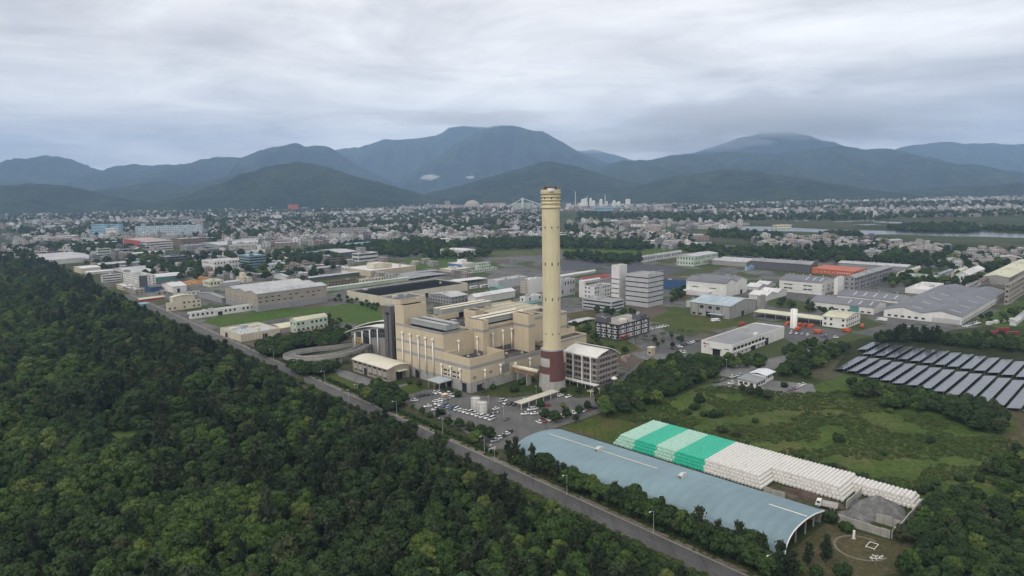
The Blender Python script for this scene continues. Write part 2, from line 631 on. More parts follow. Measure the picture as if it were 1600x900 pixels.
def hillmat():
    m, t, b = newmat('wooded slope')
    P = N(t, 'ShaderNodeNewGeometry').outputs['Position']
    c = mix_n(t, mapr_n(t, noise_n(t, P, .0025, 7, .65), .35, .65, 0, 1), (.011, .022, .010), (.038, .054, .018))
    c = mix_n(t, 1.0, c, ramp_n(t, noise_n(t, P, .02, 8, .75), [(.32, (.35, .36, .38)), (.52, (1, 1, 1)), (.7, (1.8, 1.75, 1.6))]), 'MULTIPLY')
    t.links.new(c, b.inputs['Base Color'])
    b.inputs['Roughness'].default_value = 1.0
    b.inputs['Specular IOR Level'].default_value = .05
    bp = N(t, 'ShaderNodeBump')
    bp.inputs['Strength'].default_value = 1.0
    bp.inputs['Distance'].default_value = 25
    t.links.new(noise_n(t, P, .012, 7, .7), bp.inputs['Height'])
    t.links.new(bp.outputs[0], b.inputs['Normal'])
    return m


HILL = hillmat()


def ridge(name, pts, D, wf, wb, seed, spur=.5, step=42.0):
    crest = []
    for (x, y) in pts:
        d = ray(x, y)
        t = D / d[1]
        crest.append((d[0] * t, max(-40.0, H + d[2] * t)))
    xs = np.arange(crest[0][0], crest[-1][0], step)
    zs = np.interp(xs, [c[0] for c in crest], [c[1] for c in crest])
    nt = 34
    mb = MB()
    rows = []
    rnd = seed * 37.7
    for i, (x, z) in enumerate(zip(xs, zs)):
        q = D / 9000.0
        z = z + q * (20 * mnoise.fractal((x / (330.0 * q), rnd, 0), 1.0, 2.0, 5) + 15 * (.5 - abs(mnoise.noise((x / (210.0 * q), rnd, 7)))) + 7 * mnoise.noise((x / (80.0 * q), rnd, 3)))
        row = []
        wob = 320 * mnoise.noise((x / 1500.0, rnd, 9))
        for k in range(-nt // 3, nt + 1):
            tt = k / nt if k >= 0 else k / (nt / 3)
            tt = max(-1.0, tt)
            a = abs(tt)
            w = wf if tt >= 0 else wb
            yy = D + wob - w * tt
            # spurs: crest lines running down towards the plain, bent a little
            xx = x + 190 * a * mnoise.noise((x / 700.0, a * 2.2, rnd))
            r1 = 1 - 2 * abs(mnoise.noise((x / 640.0 + .7 * a, a * 1.1 + rnd, 1.7)))
            r2 = 1 - 2 * abs(mnoise.noise((x / 230.0 + .9 * a, a * 2.6 + rnd, 5.1)))
            pw = 1.65 - spur * .9 * r1
            h = (1 - a) ** max(.8, pw)
            h += spur * .62 * a * (1 - a) * 2 * (r2 - .35)
            n3 = mnoise.fractal((xx / 180.0, yy / 180.0, rnd), 1.0, 2.0, 4)
            hz = z * max(0.0, h) + 24 * n3 * min(1.0, a * 6) * (1 - a) - 6 * (a > .97)
            row.append((xx, yy, hz - 2))
        rows.append(row)
    nc = len(rows[0])
    vs_ = [p for r in rows for p in r]
    fs = []
    for i in range(len(rows) - 1):
        for k in range(nc - 1):
            fs.append((i * nc + k, i * nc + k + 1, (i + 1) * nc + k + 1, (i + 1) * nc + k))
    mb.add(vs_, fs)
    return tag(mb.build(name, HILL, smooth=True), kind='structure')


ridge('mountain', [(-90, 262), (-40, 256), (0, 254), (30, 254), (50, 246), (62, 242), (85, 244), (110, 250), (135, 262), (155, 266), (175, 262), (200, 258), (225, 260), (260, 258), (300, 255), (330, 245),
                   (370, 247), (395, 236), (415, 230), (435, 228), (450, 224), (458, 223), (475, 229), (500, 227), (515, 231), (535, 243), (565, 260), (600, 278), (650, 300), (700, 318)], 9800, 2900, 1800, 1, .8)
ridge('mountain', [(470, 262), (525, 236), (560, 230), (600, 220), (615, 219), (650, 216), (680, 212), (700, 199), (722, 194), (745, 198), (775, 203), (820, 225), (880, 260)], 13800, 3300, 2000, 2, .85)
ridge('mountain', [(600, 300), (660, 262), (690, 240), (730, 213), (760, 200), (782, 195), (800, 197), (830, 205), (848, 206), (870, 218), (895, 233), (915, 242), (960, 258), (1000, 275), (1060, 300)], 11800, 3300, 1800, 3, .9)
ridge('mountain', [(860, 250), (905, 236), (930, 233), (955, 240), (985, 250), (1030, 262), (1080, 280)], 15600, 2000, 1500, 4, .6)
ridge('mountain', [(960, 270), (1000, 255), (1040, 245), (1080, 240), (1120, 228), (1150, 216), (1200, 206), (1240, 205), (1280, 215), (1320, 228), (1360, 236), (1420, 255), (1480, 280)], 13000, 3000, 1800, 5, .8)
ridge('mountain', [(1330, 262), (1380, 240), (1410, 231), (1450, 224), (1480, 222), (1510, 226), (1560, 226), (1600, 226), (1640, 222), (1700, 230), (1780, 240)], 13000, 2600, 1600, 6, .7)
ridge('mountain', [(800, 318), (860, 290), (915, 262), (975, 252), (1015, 249), (1070, 242), (1125, 239), (1200, 240), (1250, 235), (1315, 228), (1350, 233), (1405, 233), (1435, 242), (1470, 257), (1525, 267), (1600, 270), (1680, 276), (1740, 286)], 8700, 2700, 1400, 7, .8)
ridge('hill', [(-120, 300), (-40, 293), (0, 289), (40, 288), (75, 287), (110, 292), (150, 303), (190, 312), (240, 320), (290, 332)], 4700, 900, 900, 8, .6, 30)
ridge('hill', [(110, 330), (150, 304), (190, 293), (230, 285), (255, 283), (285, 290), (310, 285), (340, 279), (370, 280), (400, 290), (450, 310), (480, 330)], 6500, 1500, 900, 9, .7, 30)
ridge('hill', [(230, 335), (270, 320), (310, 306), (350, 290), (380, 275), (410, 262), (455, 252), (500, 257), (540, 270), (600, 285), (650, 299), (690, 312), (730, 328)], 5300, 1300, 1100, 10, .8, 30)
ridge('hill', [(600, 322), (660, 305), (700, 295), (740, 285), (790, 270), (830, 258), (860, 252), (880, 255), (910, 263), (950, 275), (1000, 287), (1060, 300), (1110, 320)], 6300, 1600, 1000, 11, .8, 30)
ridge('hill', [(860, 325), (900, 314), (950, 305), (1000, 290), (1050, 275), (1110, 267), (1150, 267), (1200, 270), (1250, 280), (1300, 290), (1350, 303), (1400, 318)], 5500, 1300, 1000, 12, .75, 30)
ridge('hill', [(1340, 325), (1380, 310), (1420, 301), (1460, 294), (1520, 290), (1600, 286), (1650, 284), (1740, 296)], 5200, 1000, 900, 13, .7, 30)
ridge('hill', [(520, 330), (560, 312), (610, 307), (660, 311), (700, 309), (760, 318), (800, 328)], 4900, 450, 500, 14, .6, 30)


# haze: the damp air of the plain, and the cloud that sits on the peaks
def volmat(name, col, dens, aniso=.0):
    m = bpy.data.materials.new(name)
    m.use_nodes = True
    t = m.node_tree
    t.nodes.clear()
    out = N(t, 'ShaderNodeOutputMaterial')
    v = N(t, 'ShaderNodeVolumePrincipled')
    v.inputs['Color'].default_value = (*col, 1)
    v.inputs['Density'].default_value = dens
    v.inputs['Anisotropy'].default_value = aniso
    t.links.new(v.outputs[0], out.inputs['Volume'])
    return m


mb = MB()
mb.box(-16000, 16000, -900, 18000, -45, 1480)
haze = mb.build('haze', volmat('damp air', (.46, .67, 1.0), HAZE_D))
tag(haze, kind='stuff')
MIST = volmat('cloud on the peaks', (.99, .99, 1.0), 4.2e-4)
MIST2 = volmat('small slope cloud', (1, 1, 1), 1.2e-2)


def mist(px, py, D, rx, ry, rz, mat, seed, label):
    d = ray(px, py)
    t = D / d[1]
    c = (d[0] * t, D, H + d[2] * t)
    n, m = 28, 14
    vs_, fs = [], []
    for k in range(m + 1):
        th = math.pi * k / m
        for i in range(n):
            w = 2 * math.pi * i / n
            q = Vector((math.sin(th) * math.cos(w), math.sin(th) * math.sin(w), math.cos(th)))
            e = 1 + .55 * mnoise.fractal(q * 1.6 + Vector((seed * 3.1, 0, 0)), 1.0, 2.0, 4)
            vs_.append((c[0] + rx * q.x * e, c[1] + ry * q.y * e, c[2] + rz * q.z * e))
    for k in range(m):
        for i in range(n):
            fs.append((k * n + i, (k + 1) * n + i, (k + 1) * n + (i + 1) % n, k * n + (i + 1) % n))
    mb = MB()
    mb.add(vs_, fs)
    return tag(mb.build('mist', mat, smooth=True), label, 'mist', kind='stuff')


for k, (px_, py_, D_, rx, ry, rz, lb) in enumerate((
        (1210, 196, 9600, 1500, 900, 130, 'grey cloud resting on the right hand peak'), (1190, 186, 9500, 2100, 1100, 180, 'wider thin cloud round the right hand peak'), (1240, 178, 9900, 2600, 1300, 190, 'broad cloud sheet above the right hand peak'),
        (1070, 222, 10400, 1300, 800, 130, 'cloud in the saddle left of the right hand peak'), (1000, 214, 10800, 1500, 800, 150, 'cloud sheet above the saddle'), (1360, 200, 9900, 1500, 800, 130, 'thin cloud right of the right hand peak'),
        (765, 186, 9000, 800, 600, 75, 'cloud wisp on the middle summit'), (720, 184, 9600, 1300, 700, 90, 'thin cloud over the middle summit'), (950, 228, 11400, 900, 600, 120, 'cloud filling the notch right of the middle summit'))):
    mist(px_, py_, D_ * 1.15, rx * 1.15, ry * 1.15, rz * 1.2, MIST, k + 1, lb)
mist(672, 277, 8800, 110, 90, 32, MIST2, 6, 'small bright cloud on the middle slope')
mist(735, 277, 8700, 55, 60, 16, MIST2, 7, 'smaller bright cloud on the middle slope')
# ------------------------------------------------------------------ the incinerator plant
BEIGE = surf('beige cladding', (.575, .48, .335), .75, .07, .08, streak=.26, rib=1.2, ribdir=(1, 1, 0), joint=3.2)
BEIGE2 = surf('beige render', (.52, .43, .31), .8, .08, .1, streak=.25)
GBAND = surf('grey band', (.31, .30, .285), .8, .1, .2, streak=.2)
PLINTH = surf('grey concrete plinth', (.36, .345, .32), .85, .16, .2, streak=.55)
ROOFD = surf('dark bitumen roof', (.045, .04, .038), .9, .3, .3, col2=(.11, .1, .09))
MONI = surf('grey louvre sheet', (.33, .345, .325), .6, .08, .2, streak=.2, rib=.9, ribdir=(0, 0, 1))
CREAMT = surf('cream trim', (.66, .6, .47), .7, .08, .3, streak=.2)
WHITEP = surf('white painted steel', (.78, .76, .7), .5, .06, .5, streak=.15)
WHITER = surf('white roof sheet', (.66, .645, .59), .55, .1, .15, streak=.2, rib=.9)
DKGREY = surf('dark grey tile', (.13, .122, .12), .7, .12, .3, streak=.25)
GREYW = surf('grey tile wall', (.24, .225, .215), .75, .1, .3, streak=.2)
BRICKG = surf('grey brown brick cladding', (.20, .163, .148), .8, .16, .6, streak=.3)
GLASS = glassmat()
STEEL = surf('galvanised steel', (.42, .43, .43), .45, .08, .4, metal=.3)
RUST = surf('rusty steel', (.28, .13, .05), .85, .35, .6, col2=(.42, .27, .1))
DARK = surf('opening shade', (.018, .018, .02), .9, .2, .5)  # near-black colour stands for the shade inside openings

PO = (259.0, 294.6)
plant = thing('incinerator_plant', 'large beige incinerator hall with grey bands and flat stepped roofs beside the tall chimney', 'factory', PO)


def P_(fn, name, mats, parent=None, smooth=False):
    mb = MB(PO)
    fn(mb)
    return mb.build(name, mats, parent or plant, smooth)


def block(u0, u1, v0, v1, z0, z1, wallmat=BEIGE, roofmat=ROOFD, par=1.0, name='wall', th=.5):
    """a block of building: walls with a real parapet and a sunken roof"""
    def f(m):
        m.add([(u0, v0, z0), (u1, v0, z0), (u1, v1, z0), (u0, v1, z0), (u0, v0, z1), (u1, v0, z1), (u1, v1, z1), (u0, v1, z1),
               (u0 + th, v0 + th, z1), (u1 - th, v0 + th, z1), (u1 - th, v1 - th, z1), (u0 + th, v1 - th, z1),
               (u0 + th, v0 + th, z1 - par), (u1 - th, v0 + th, z1 - par), (u1 - th, v1 - th, z1 - par), (u0 + th, v1 - th, z1 - par)],
              [(0, 1, 5, 4), (1, 2, 6, 5), (2, 3, 7, 6), (3, 0, 4, 7), (4, 5, 9, 8), (5, 6, 10, 9), (6, 7, 11, 10), (7, 4, 8, 11),
               (8, 9, 13, 12), (9, 10, 14, 13), (10, 11, 15, 14), (11, 8, 12, 15)])
    w = P_(f, name, wallmat)
    r = P_(lambda m: m.poly([(u0 + th, v0 + th, z1 - par + .01), (u1 - th, v0 + th, z1 - par + .01), (u1 - th, v1 - th, z1 - par + .01), (u0 + th, v1 - th, z1 - par + .01)]), 'flat_roof', roofmat)
    return w, r


block(259, 287, 294.6, 318.5, 6.2, 20.8, par=4.6)
block(259.15, 286.85, 294.75, 318.4, 0, 6.2, PLINTH, par=.0)
block(287, 331, 294.7, 318.5, 5.0, 15.0, par=.8)
block(287.1, 331, 294.85, 318.4, 0, 5.0, PLINTH, par=0)
block(259, 277.2, 318.6, 357.2, 6.2, 33.0, par=.9)
block(259.15, 277, 318.7, 367.1, 0, 6.2, PLINTH, par=0)
block(259, 277.2, 357.3, 367.2, 6.2, 45.2, par=.9)
block(260.2, 276.0, 362.0, 367.1, 45.2, 47.8, par=.5)
block(283.2, 288.2, 309.4, 326.0, 14.2, 37.6, par=.6)
block(277.3, 283.1, 317.8, 367.3, 0, 31.5, par=.6)
block(283.3, 345.0, 326.2, 367.3, 0, 31.5, par=.9)
block(288.3, 345.0, 312.6, 326.0, 14.2, 33.5, par=.9)
block(312.8, 318.6, 298.5, 312.5, 14.2, 38.8, par=.6)
block(345.1, 364.0, 310.3, 356.0, 0, 32.3, par=.9)
block(331.2, 373.0, 299.8, 310.1, 0, 16.5, par=.9)
block(364.2, 373.0, 310.2, 345.0, 0, 20.0, par=.9)
block(305.0, 313.0, 340.0, 352.0, 31.4, 37.2, par=.5)
block(318.0, 330.0, 352.5, 360.0, 31.4, 35.4, par=.5)
block(283.6, 304.0, 356.0, 357.0, 31.4, 35.0, par=.2, th=.3)
P_(lambda m: m.box(283.6, 284.6, 356.9, 367.0, 31.0, 35.0), 'parapet', BEIGE)


def bandU(v0, v1, z0, z1, u=259.0, mat=GBAND):
    P_(lambda m: m.box(u - .12, u + .2, v0, v1, z0, z1), 'band', mat)


def bandV(u0, u1, z0, z1, v=294.6, mat=GBAND):
    P_(lambda m: m.box(u0, u1, v - .12, v + .2, z0, z1), 'band', mat)


bandU(294.4, 367.3, 14.2, 16.1)
bandV(259.3, 287.1, 14.2, 16.1)
bandV(287.3, 331.2, 12.3, 15.05, 294.7)
bandU(318.4, 367.3, 21.4, 22.9)
bandU(318.4, 357.0, 31.6, 33.06)
bandV(259.3, 277.2, 31.6, 33.06, 318.6)
bandU(357.4, 367.3, 31.6, 33.06)
bandU(309.2, 326.0, 30.3, 31.9, 283.2)
bandV(283.4, 288.4, 30.3, 31.9, 309.4)
bandV(288.6, 312.6, 30.3, 31.9, 312.6)
bandU(298.3, 312.4, 30.3, 31.9, 312.8)
bandV(313.0, 318.8, 30.3, 31.9, 298.5)
bandV(318.9, 345.0, 30.3, 31.9, 312.6)
bandV(345.3, 364.2, 30.3, 31.9, 310.3)
bandV(345.3, 364.2, 21.2, 22.6, 310.3)
bandV(331.5, 373.2, 14.6, 15.8, 299.8)
P_(lambda m: m.box(288.4, 312.5, 312.42, 312.7, 15.0, 18.2), 'louvre_strip', DKGREY)
P_(lambda m: m.box(259.8, 277.1, 318.44, 318.7, 16.3, 19.0), 'louvre_strip', DKGREY)
P_(lambda m: m.box(283.05, 283.4, 309.6, 318.0, 14.4, 18.5), 'louvre_strip', DKGREY)
# wall panel joints: thin proud battens
for z in (8.8, 11.5, 19.0, 25.2, 28.3):
    P_(lambda m: m.box(258.95, 259.05, 318.8 if z > 18 else 294.8, 357 if z > 18 else 367, z, z + .07), 'joint', GBAND)


def monitor(u0, u1, v0, v1, z0, z1, along):
    """rooftop ventilator: a long louvred box with a slot down its middle"""
    o = P_(lambda m: m.box(u0, u1, v0, v1, z0 + .9, z1), 'roof_ventilator', MONI)
    if along == 'v':
        c = (u0 + u1) / 2
        P_(lambda m: m.box(c - 1.2, c + 1.2, v0 + .6, v1 - .6, z1 - .5, z1 + .03), 'slot', DARK, o)
        P_(lambda m: (m.box(u0 - .25, c - 1.4, v0 - .2, v1 + .2, z1 + .01, z1 + .25), m.box(c + 1.4, u1 + .25, v0 - .2, v1 + .2, z1 + .01, z1 + .25)), 'cap', CREAMT if along == 'u' else MONI, o)
    else:
        c = (v0 + v1) / 2
        P_(lambda m: m.box(u0 + .6, u1 - .6, c - 1.2, c + 1.2, z1 - .5, z1 + .03), 'slot', DARK, o)
        P_(lambda m: (m.box(u0 - .2, u1 + .2, v0 - .25, c - 1.4, z1 + .01, z1 + .25), m.box(u0 - .2, u1 + .2, c + 1.4, v1 + .25, z1 + .01, z1 + .25)), 'cap', CREAMT, o)
    P_(lambda m: m.box(u0 + .8, u1 - .8, v0 + .8, v1 - .8, z0 - 1, z0 + .9), 'upstand', DARK, o)


monitor(261.0, 272.0, 318.0, 353.5, 33.0, 36.9, 'v')
monitor(286.6, 326.0, 314.2, 324.6, 33.3, 37.6, 'u')
monitor(290.5, 336.0, 357.6, 366.6, 33.2, 38.2, 'u')
for i in range(13):
    u = 322 + i * 3.3
    P_(lambda m: m.box(u, u + .5, 328, 366, 33.0, 33.7), 'roof_beam', CREAMT)
for i in range(5):
    v = 329 + i * 9
    P_(lambda m: m.box(320, 364, v, v + .5, 33.72, 34.3), 'roof_beam', CREAMT)
for (u, v) in ((265, 299), (270, 306), (277, 298), (281, 311), (266, 312), (274, 313), (292, 300), (300, 306), (308, 300), (322, 303), (296, 308)):
    z = 16.2 if u < 287 else 14.2
    P_(lambda m: m.lathe([(1.0, z), (1.0, z + .5), (.75, z + .95), (.3, z + 1.2)], 10, (u, v)), 'roof_vent', CONC, smooth=True)
for (u, v, a, b_, h) in ((289, 345, 4, 3, 2.2), (295, 335, 3, 5, 1.6), (325, 340, 4, 4, 2), (265, 355, 3, 2, 1.5), (340, 318, 3, 3, 2), (352, 330, 5, 4, 2.2), (335, 303, 4, 3, 1.4)):
    z = 30.6 if v > 311 else 15.6
    z = 32.1 if u < 277 else z
    P_(lambda m: m.box(u, u + a, v, v + b_, z, z + h), 'roof_unit', STEEL)


def rainpipe(u, v, z0, z1, du, dv):
    def f(m):
        m.tube((u, v, z0), (u, v, z1 - 2.2), .42, n=10)
        m.lathe([(.42, z1 - 2.2), (.62, z1 - 1.6), (.95, z1 - .5), (.95, z1)], 10, (u, v))
    P_(f, 'vent_pipe', WHITEP, smooth=True)


for v in (359.2, 350.8, 342.6, 335.2, 328.0):
    rainpipe(258.3, v, 4.5, 28.0, 0, 0)
for v in (320.2, 311.8, 303.1):
    rainpipe(258.3, v, 5.0, 13.6, 0, 0)
for (u, v, z0, z1) in ((270.5, 317.9, 16.5, 26.5), (282.5, 314.0, 14.4, 27.5), (294.0, 311.9, 14.4, 28.0), (303.0, 311.9, 14.4, 28.5), (310.8, 311.9, 14.4, 28.5),
                       (270.0, 293.9, 6.0, 12.5), (283.0, 293.9, 6.0, 13.0), (296.0, 294.0, 4.5, 11.5), (309.0, 294.0, 4.5, 12.0)):
    rainpipe(u, v, z0, z1, 0, 0)


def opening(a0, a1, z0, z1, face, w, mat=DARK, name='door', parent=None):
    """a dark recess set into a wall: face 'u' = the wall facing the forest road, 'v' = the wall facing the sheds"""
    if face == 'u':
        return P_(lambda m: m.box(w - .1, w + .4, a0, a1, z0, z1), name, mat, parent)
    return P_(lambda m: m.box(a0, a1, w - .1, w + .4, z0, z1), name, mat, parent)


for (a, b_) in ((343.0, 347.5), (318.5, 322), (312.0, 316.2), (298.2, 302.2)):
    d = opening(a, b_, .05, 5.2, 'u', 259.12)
    P_(lambda m: (m.box(258.9, 259.2, a - .4, a - .05, 0, 5.6), m.box(258.9, 259.2, b_ + .05, b_ + .4, 0, 5.6), m.box(258.9, 259.2, a - .4, b_ + .4, 5.25, 5.6)), 'door_frame', GBAND, d)
for k, v in enumerate((305.0, 309.3, 313.5, 317.6)):
    for z in (7.0, 9.6):
        w = opening(v - 1.6, v + 1.4, z, z + 1.2, 'u', 258.98, GLASS, 'window')
        P_(lambda m: m.box(258.75, 259.1, v - 1.9, v + 1.7, z - .22, z - .02), 'sill', WHITEP, w)
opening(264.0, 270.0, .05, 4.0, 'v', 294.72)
opening(261.0, 263.5, 8.0, 9.8, 'v', 294.6, GREYW, 'wall_vent')
opening(274.0, 276.5, 9.0, 10.6, 'v', 294.6, GREYW, 'wall_vent')
opening(284.5, 291.0, 7.0, 12.2, 'v', 294.5, GREYW, 'wall_vent')
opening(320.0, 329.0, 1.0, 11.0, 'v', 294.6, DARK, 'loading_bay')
for (u0, u1) in ((268.0, 270.5), (276.0, 278.5)):
    opening(u0, u1, 1.2, 3.6, 'v', 294.7, GREYW, 'wall_vent')
# entrance canopy
P_(lambda m: m.box(248.4, 258.9, 310.6, 322.4, 5.0, 5.5), 'canopy', surf('pale blue metal', (.40, .44, .45), .5, .08, .3))
for (u, v) in ((249.2, 311.4), (249.2, 316.5), (249.2, 321.6), (254.5, 311.4), (254.5, 321.6)):
    P_(lambda m: m.tube((u, v, 0), (u, v, 5.0), .22), 'canopy_post', CONC)
# link with glazing between the hall and the stair tower
block(277.5, 300, 367.5, 392.0, 0, 30.0, DKGREY, par=.8, name='link_wall')
for z in (6, 11, 16, 21, 26):
    P_(lambda m: m.box(277.2, 277.7, 368, 391.5, z, z + 3.4), 'glazing', GLASS)
for z in (11.2, 20.2, 29.3):
    P_(lambda m: m.box(271.5, 277.3, 369.0, 378.0, z, z + 3.0), 'balcony', CREAMT)

stair = thing('stair_tower', 'slim dark grey tiled tower at the far end of the beige hall', 'tower', (274.0, 393.5))
PO, plant_, plant = (274.0, 393.5), plant, stair
block(274.0, 281.5, 393.5, 402.0, 0, 38.2, DKGREY, par=.8)
P_(lambda m: m.box(273.8, 274.1, 396.8, 397.6, 3, 33), 'window_slot', DARK)
P_(lambda m: m.box(273.8, 274.1, 395.6, 399.5, 32.2, 34.0), 'window', DARK)
P_(lambda m: m.box(276.5, 277.3, 393.3, 393.6, 4, 34), 'window_slot', DARK)
P_(lambda m: m.box(274.6, 280.8, 394.2, 401.2, 38.2, 38.9), 'coping', GREYW)

# tipping hall with its swooping white roof
hall = thing('tipping_hall', 'grey tipping hall with curved white roof and tall white columns at the ramp', 'hall', (275.0, 402.5))
PO, plant = (275.0, 402.5), hall
P_(lambda m: m.prism([(402.6, 0), (446, 0), (446, 9), (402.6, 15)], 275.0, 306.0, 'x'), 'wall', GREYW)
for i, (va, vb, za, zb) in enumerate(((403.5, 410.2, 15.1, 21.6), (411.6, 420.0, 14, 20.0), (421.6, 430.0, 12.8, 17.8), (431.6, 440.2, 11.6, 15.2))):
    w = P_(lambda m: m.box(274.95, 276, va, vb, za, zb - 1.2), 'window', GLASS)
    for k in range(1, 4):
        vv = va + (vb - va) * k / 4
        P_(lambda m: m.box(274.85, 275.0, vv - .09, vv + .09, za, zb - 1.2), 'mullion', GREYW, w)
    P_(lambda m: m.box(274.85, 275.0, va, vb, (za + zb - 1.2) / 2 - .09, (za + zb - 1.2) / 2 + .09), 'transom', GREYW, w)
prof = []
for i in range(13):
    q = i / 12
    prof.append((402.2 + q * 50, 22.8 - 1.0 * q - 9.2 * q * q))
under = [(p, z - .5) for p, z in prof[::-1]]
P_(lambda m: m.prism(prof + under, 272.8, 309.0, 'x'), 'roof', WHITER)
prof2 = [(p, z + 2.6 - 1.5 * (i / 12)) for i, (p, z) in enumerate(prof)]
prof2 = [(p + 5 * i / 12, z) for i, (p, z) in enumerate(prof2)]
P_(lambda m: m.prism(prof2[3:] + [(p, z - .5) for p, z in prof2[:2:-1]], 284.0, 318.0, 'x'), 'upper_roof', WHITER)
for v, h in ((441.0, 13.2), (431.0, 16.0), (421.0, 18.5), (411.0, 20.6)):
    P_(lambda m: m.tube((274.2, v, 0), (274.2, v, h), .5, n=10), 'column', WHITEP, smooth=True)
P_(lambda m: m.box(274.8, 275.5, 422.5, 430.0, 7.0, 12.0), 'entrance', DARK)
P_(lambda m: (m.box(273.9, 274.7, 430.2, 441, 7.4, 7.8), m.box(273.9, 274.7, 430.2, 441, 9.4, 9.7), m.box(273.9, 274.7, 432, 432.4, 5, 9.7), m.box(273.9, 274.7, 437, 437.4, 5, 9.7)), 'crash_rail', surf('yellow paint', (.55, .33, .06), .6, .2, .6))

# elevated ramp that loops round to the hall
ramp = thing('ramp', 'curving concrete vehicle ramp on piers looping up to the tipping hall', 'ramp', (226.0, 446.0))
PO, plant = (226.0, 446.0), ramp
path = [(274.3, 425.0, 7.2), (262, 416.5, 7.2), (250.5, 413.5, 7.2), (241, 414.0, 6.8), (232.5, 418.2, 6.2), (226, 426.0, 5.4), (222.8, 436, 4.6), (223.6, 446.0, 3.9), (229, 454.0, 3.2), (238.5, 458.6, 2.5), (250, 460.0, 1.8), (262, 459.2, 1.0), (275, 457.2, .35), (284, 455.5, .12)]
fine = []
for i in range(len(path) - 1):
    p0, p1, p2, p3 = path[max(0, i - 1)], path[i], path[i + 1], path[min(len(path) - 1, i + 2)]
    for k in range(4):
        t = k / 4
        fine.append(tuple(.5 * ((2 * b) + (-a + c) * t + (2 * a - 5 * b + 4 * c - d) * t * t + (-a + 3 * b - 3 * c + d) * t ** 3) for a, b, c, d in zip(p0, p1, p2, p3)))
fine.append(path[-1])


def strip(mb, pts, lo, hi, zlo, zhi):
    n = len(pts)
    for i in range(n - 1):
        q = []
        for j in (i, i + 1):
            a, b = pts[max(0, j - 1)], pts[min(n - 1, j + 1)]
            d = Vector((b[0] - a[0], b[1] - a[1])).normalized()
            nx, ny = -d.y, d.x
            for off in (lo, hi):
                q.append((pts[j][0] + nx * off, pts[j][1] + ny * off, pts[j][2]))
        bot = [(p[0], p[1], p[2] + zlo) for p in q]
        top = [(p[0], p[1], p[2] + zhi) for p in q]
        mb.add(bot + top, [(0, 2, 3, 1), (4, 5, 7, 6), (0, 1, 5, 4), (2, 6, 7, 3), (0, 4, 6, 2), (1, 3, 7, 5)])


P_(lambda m: strip(m, fine, -3.6, 3.6, -.9, 0), 'deck', ASPH2)
P_(lambda m: strip(m, fine, -4.0, -3.65, -.95, 1.1), 'side_wall', CONC)
P_(lambda m: strip(m, fine, 3.65, 4.0, -.95, 1.1), 'side_wall', CONC)
for i in range(3, len(fine) - 16, 4):
    u, v, z = fine[i]
    P_(lambda m: m.box(u - .8, u + .8, v - 2.6, v + 2.6, 0, z - .92), 'pier', CONC)

# annex with a shallow curved roof
annex = thing('annex_building', 'low grey annex with shallow curved cream metal roof beside the access ramp', 'building', (240.5, 351.0))
PO, plant = (240.5, 351.0), annex
ANNW = surf('weathered grey beige render', (.40, .35, .28), .85, .15, .2, streak=.6)
P_(lambda m: m.prism([(240.5, 0), (257, 0), (257, 8.2), (252.5, 9.3), (248.7, 9.6), (245, 9.3), (240.5, 8.2)], 351.0, 391.0, 'y'), 'wall', ANNW)
P_(lambda m: m.prism([(239.8, 8.0), (244.8, 9.35), (248.7, 9.68), (252.7, 9.35), (257.7, 8.0), (257.7, 8.35), (252.7, 9.7), (248.7, 10.05), (244.8, 9.7), (239.8, 8.35)], 350.4, 391.6, 'y'), 'roof', surf('cream roof sheet', (.62, .58, .46), .6, .1, .12, streak=.3, rib=1.1, ribdir=(0, 1, 0)))
for i in range(8):
    v = 351.4 + i * 5.55
    P_(lambda m: m.box(240.1, 240.52, v, v + .55, 0, 8.0), 'pilaster', GREYW)
    if i < 7:
        w = P_(lambda m: m.box(240.3, 240.6, v + 1.4, v + 4.6, 6.2, 7.3), 'window', GLASS)
        P_(lambda m: m.box(240.15, 240.6, v + 1.3, v + 4.7, 6.05, 6.18), 'sill', CONC, w)
        for k in range(3):
            P_(lambda m: m.box(240.32, 240.6, v + 1.2 + k * 1.3, v + 1.8 + k * 1.3, 1.0, 2.6), 'vent_slot', DARK)
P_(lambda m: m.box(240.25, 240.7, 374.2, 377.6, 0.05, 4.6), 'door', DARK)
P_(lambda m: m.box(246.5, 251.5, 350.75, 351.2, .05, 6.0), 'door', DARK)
P_(lambda m: m.box(246.2, 253.4, 347.2, 350.9, 6.0, 6.25), 'door_canopy', surf('pale green sheet', (.42, .47, .33), .6, .1, .4))
P_(lambda m: m.box(251.0, 253.2, 350.2, 350.9, .05, 5.9), 'green_panel', surf('green panel', (.13, .2, .1), .7, .15, .4))

# chimney
CX, CV = 298.1, 265.6
chim = thing('chimney', 'tall round cream chimney with ringed top and dark red brick base', 'chimney', (CX, CV))
PO, plant = (CX, CV), chim
SHAFT = surf('cream concrete shaft', (.61, .53, .345), .7, .06, .06, streak=.45)
CONCB = surf('rain stained concrete', (.36, .345, .315), .85, .14, .3, streak=.7)
BRICK = surf('dark red brick', (.125, .056, .047), .85, .16, 1.4, streak=.3)


def cone_r(z):
    return 8.15 - (8.15 - 6.35) * z / 24.3


mb = MB()
A0 = math.radians(238 - 45)     # the bare concrete strip of the base faces the camera, a little to the left


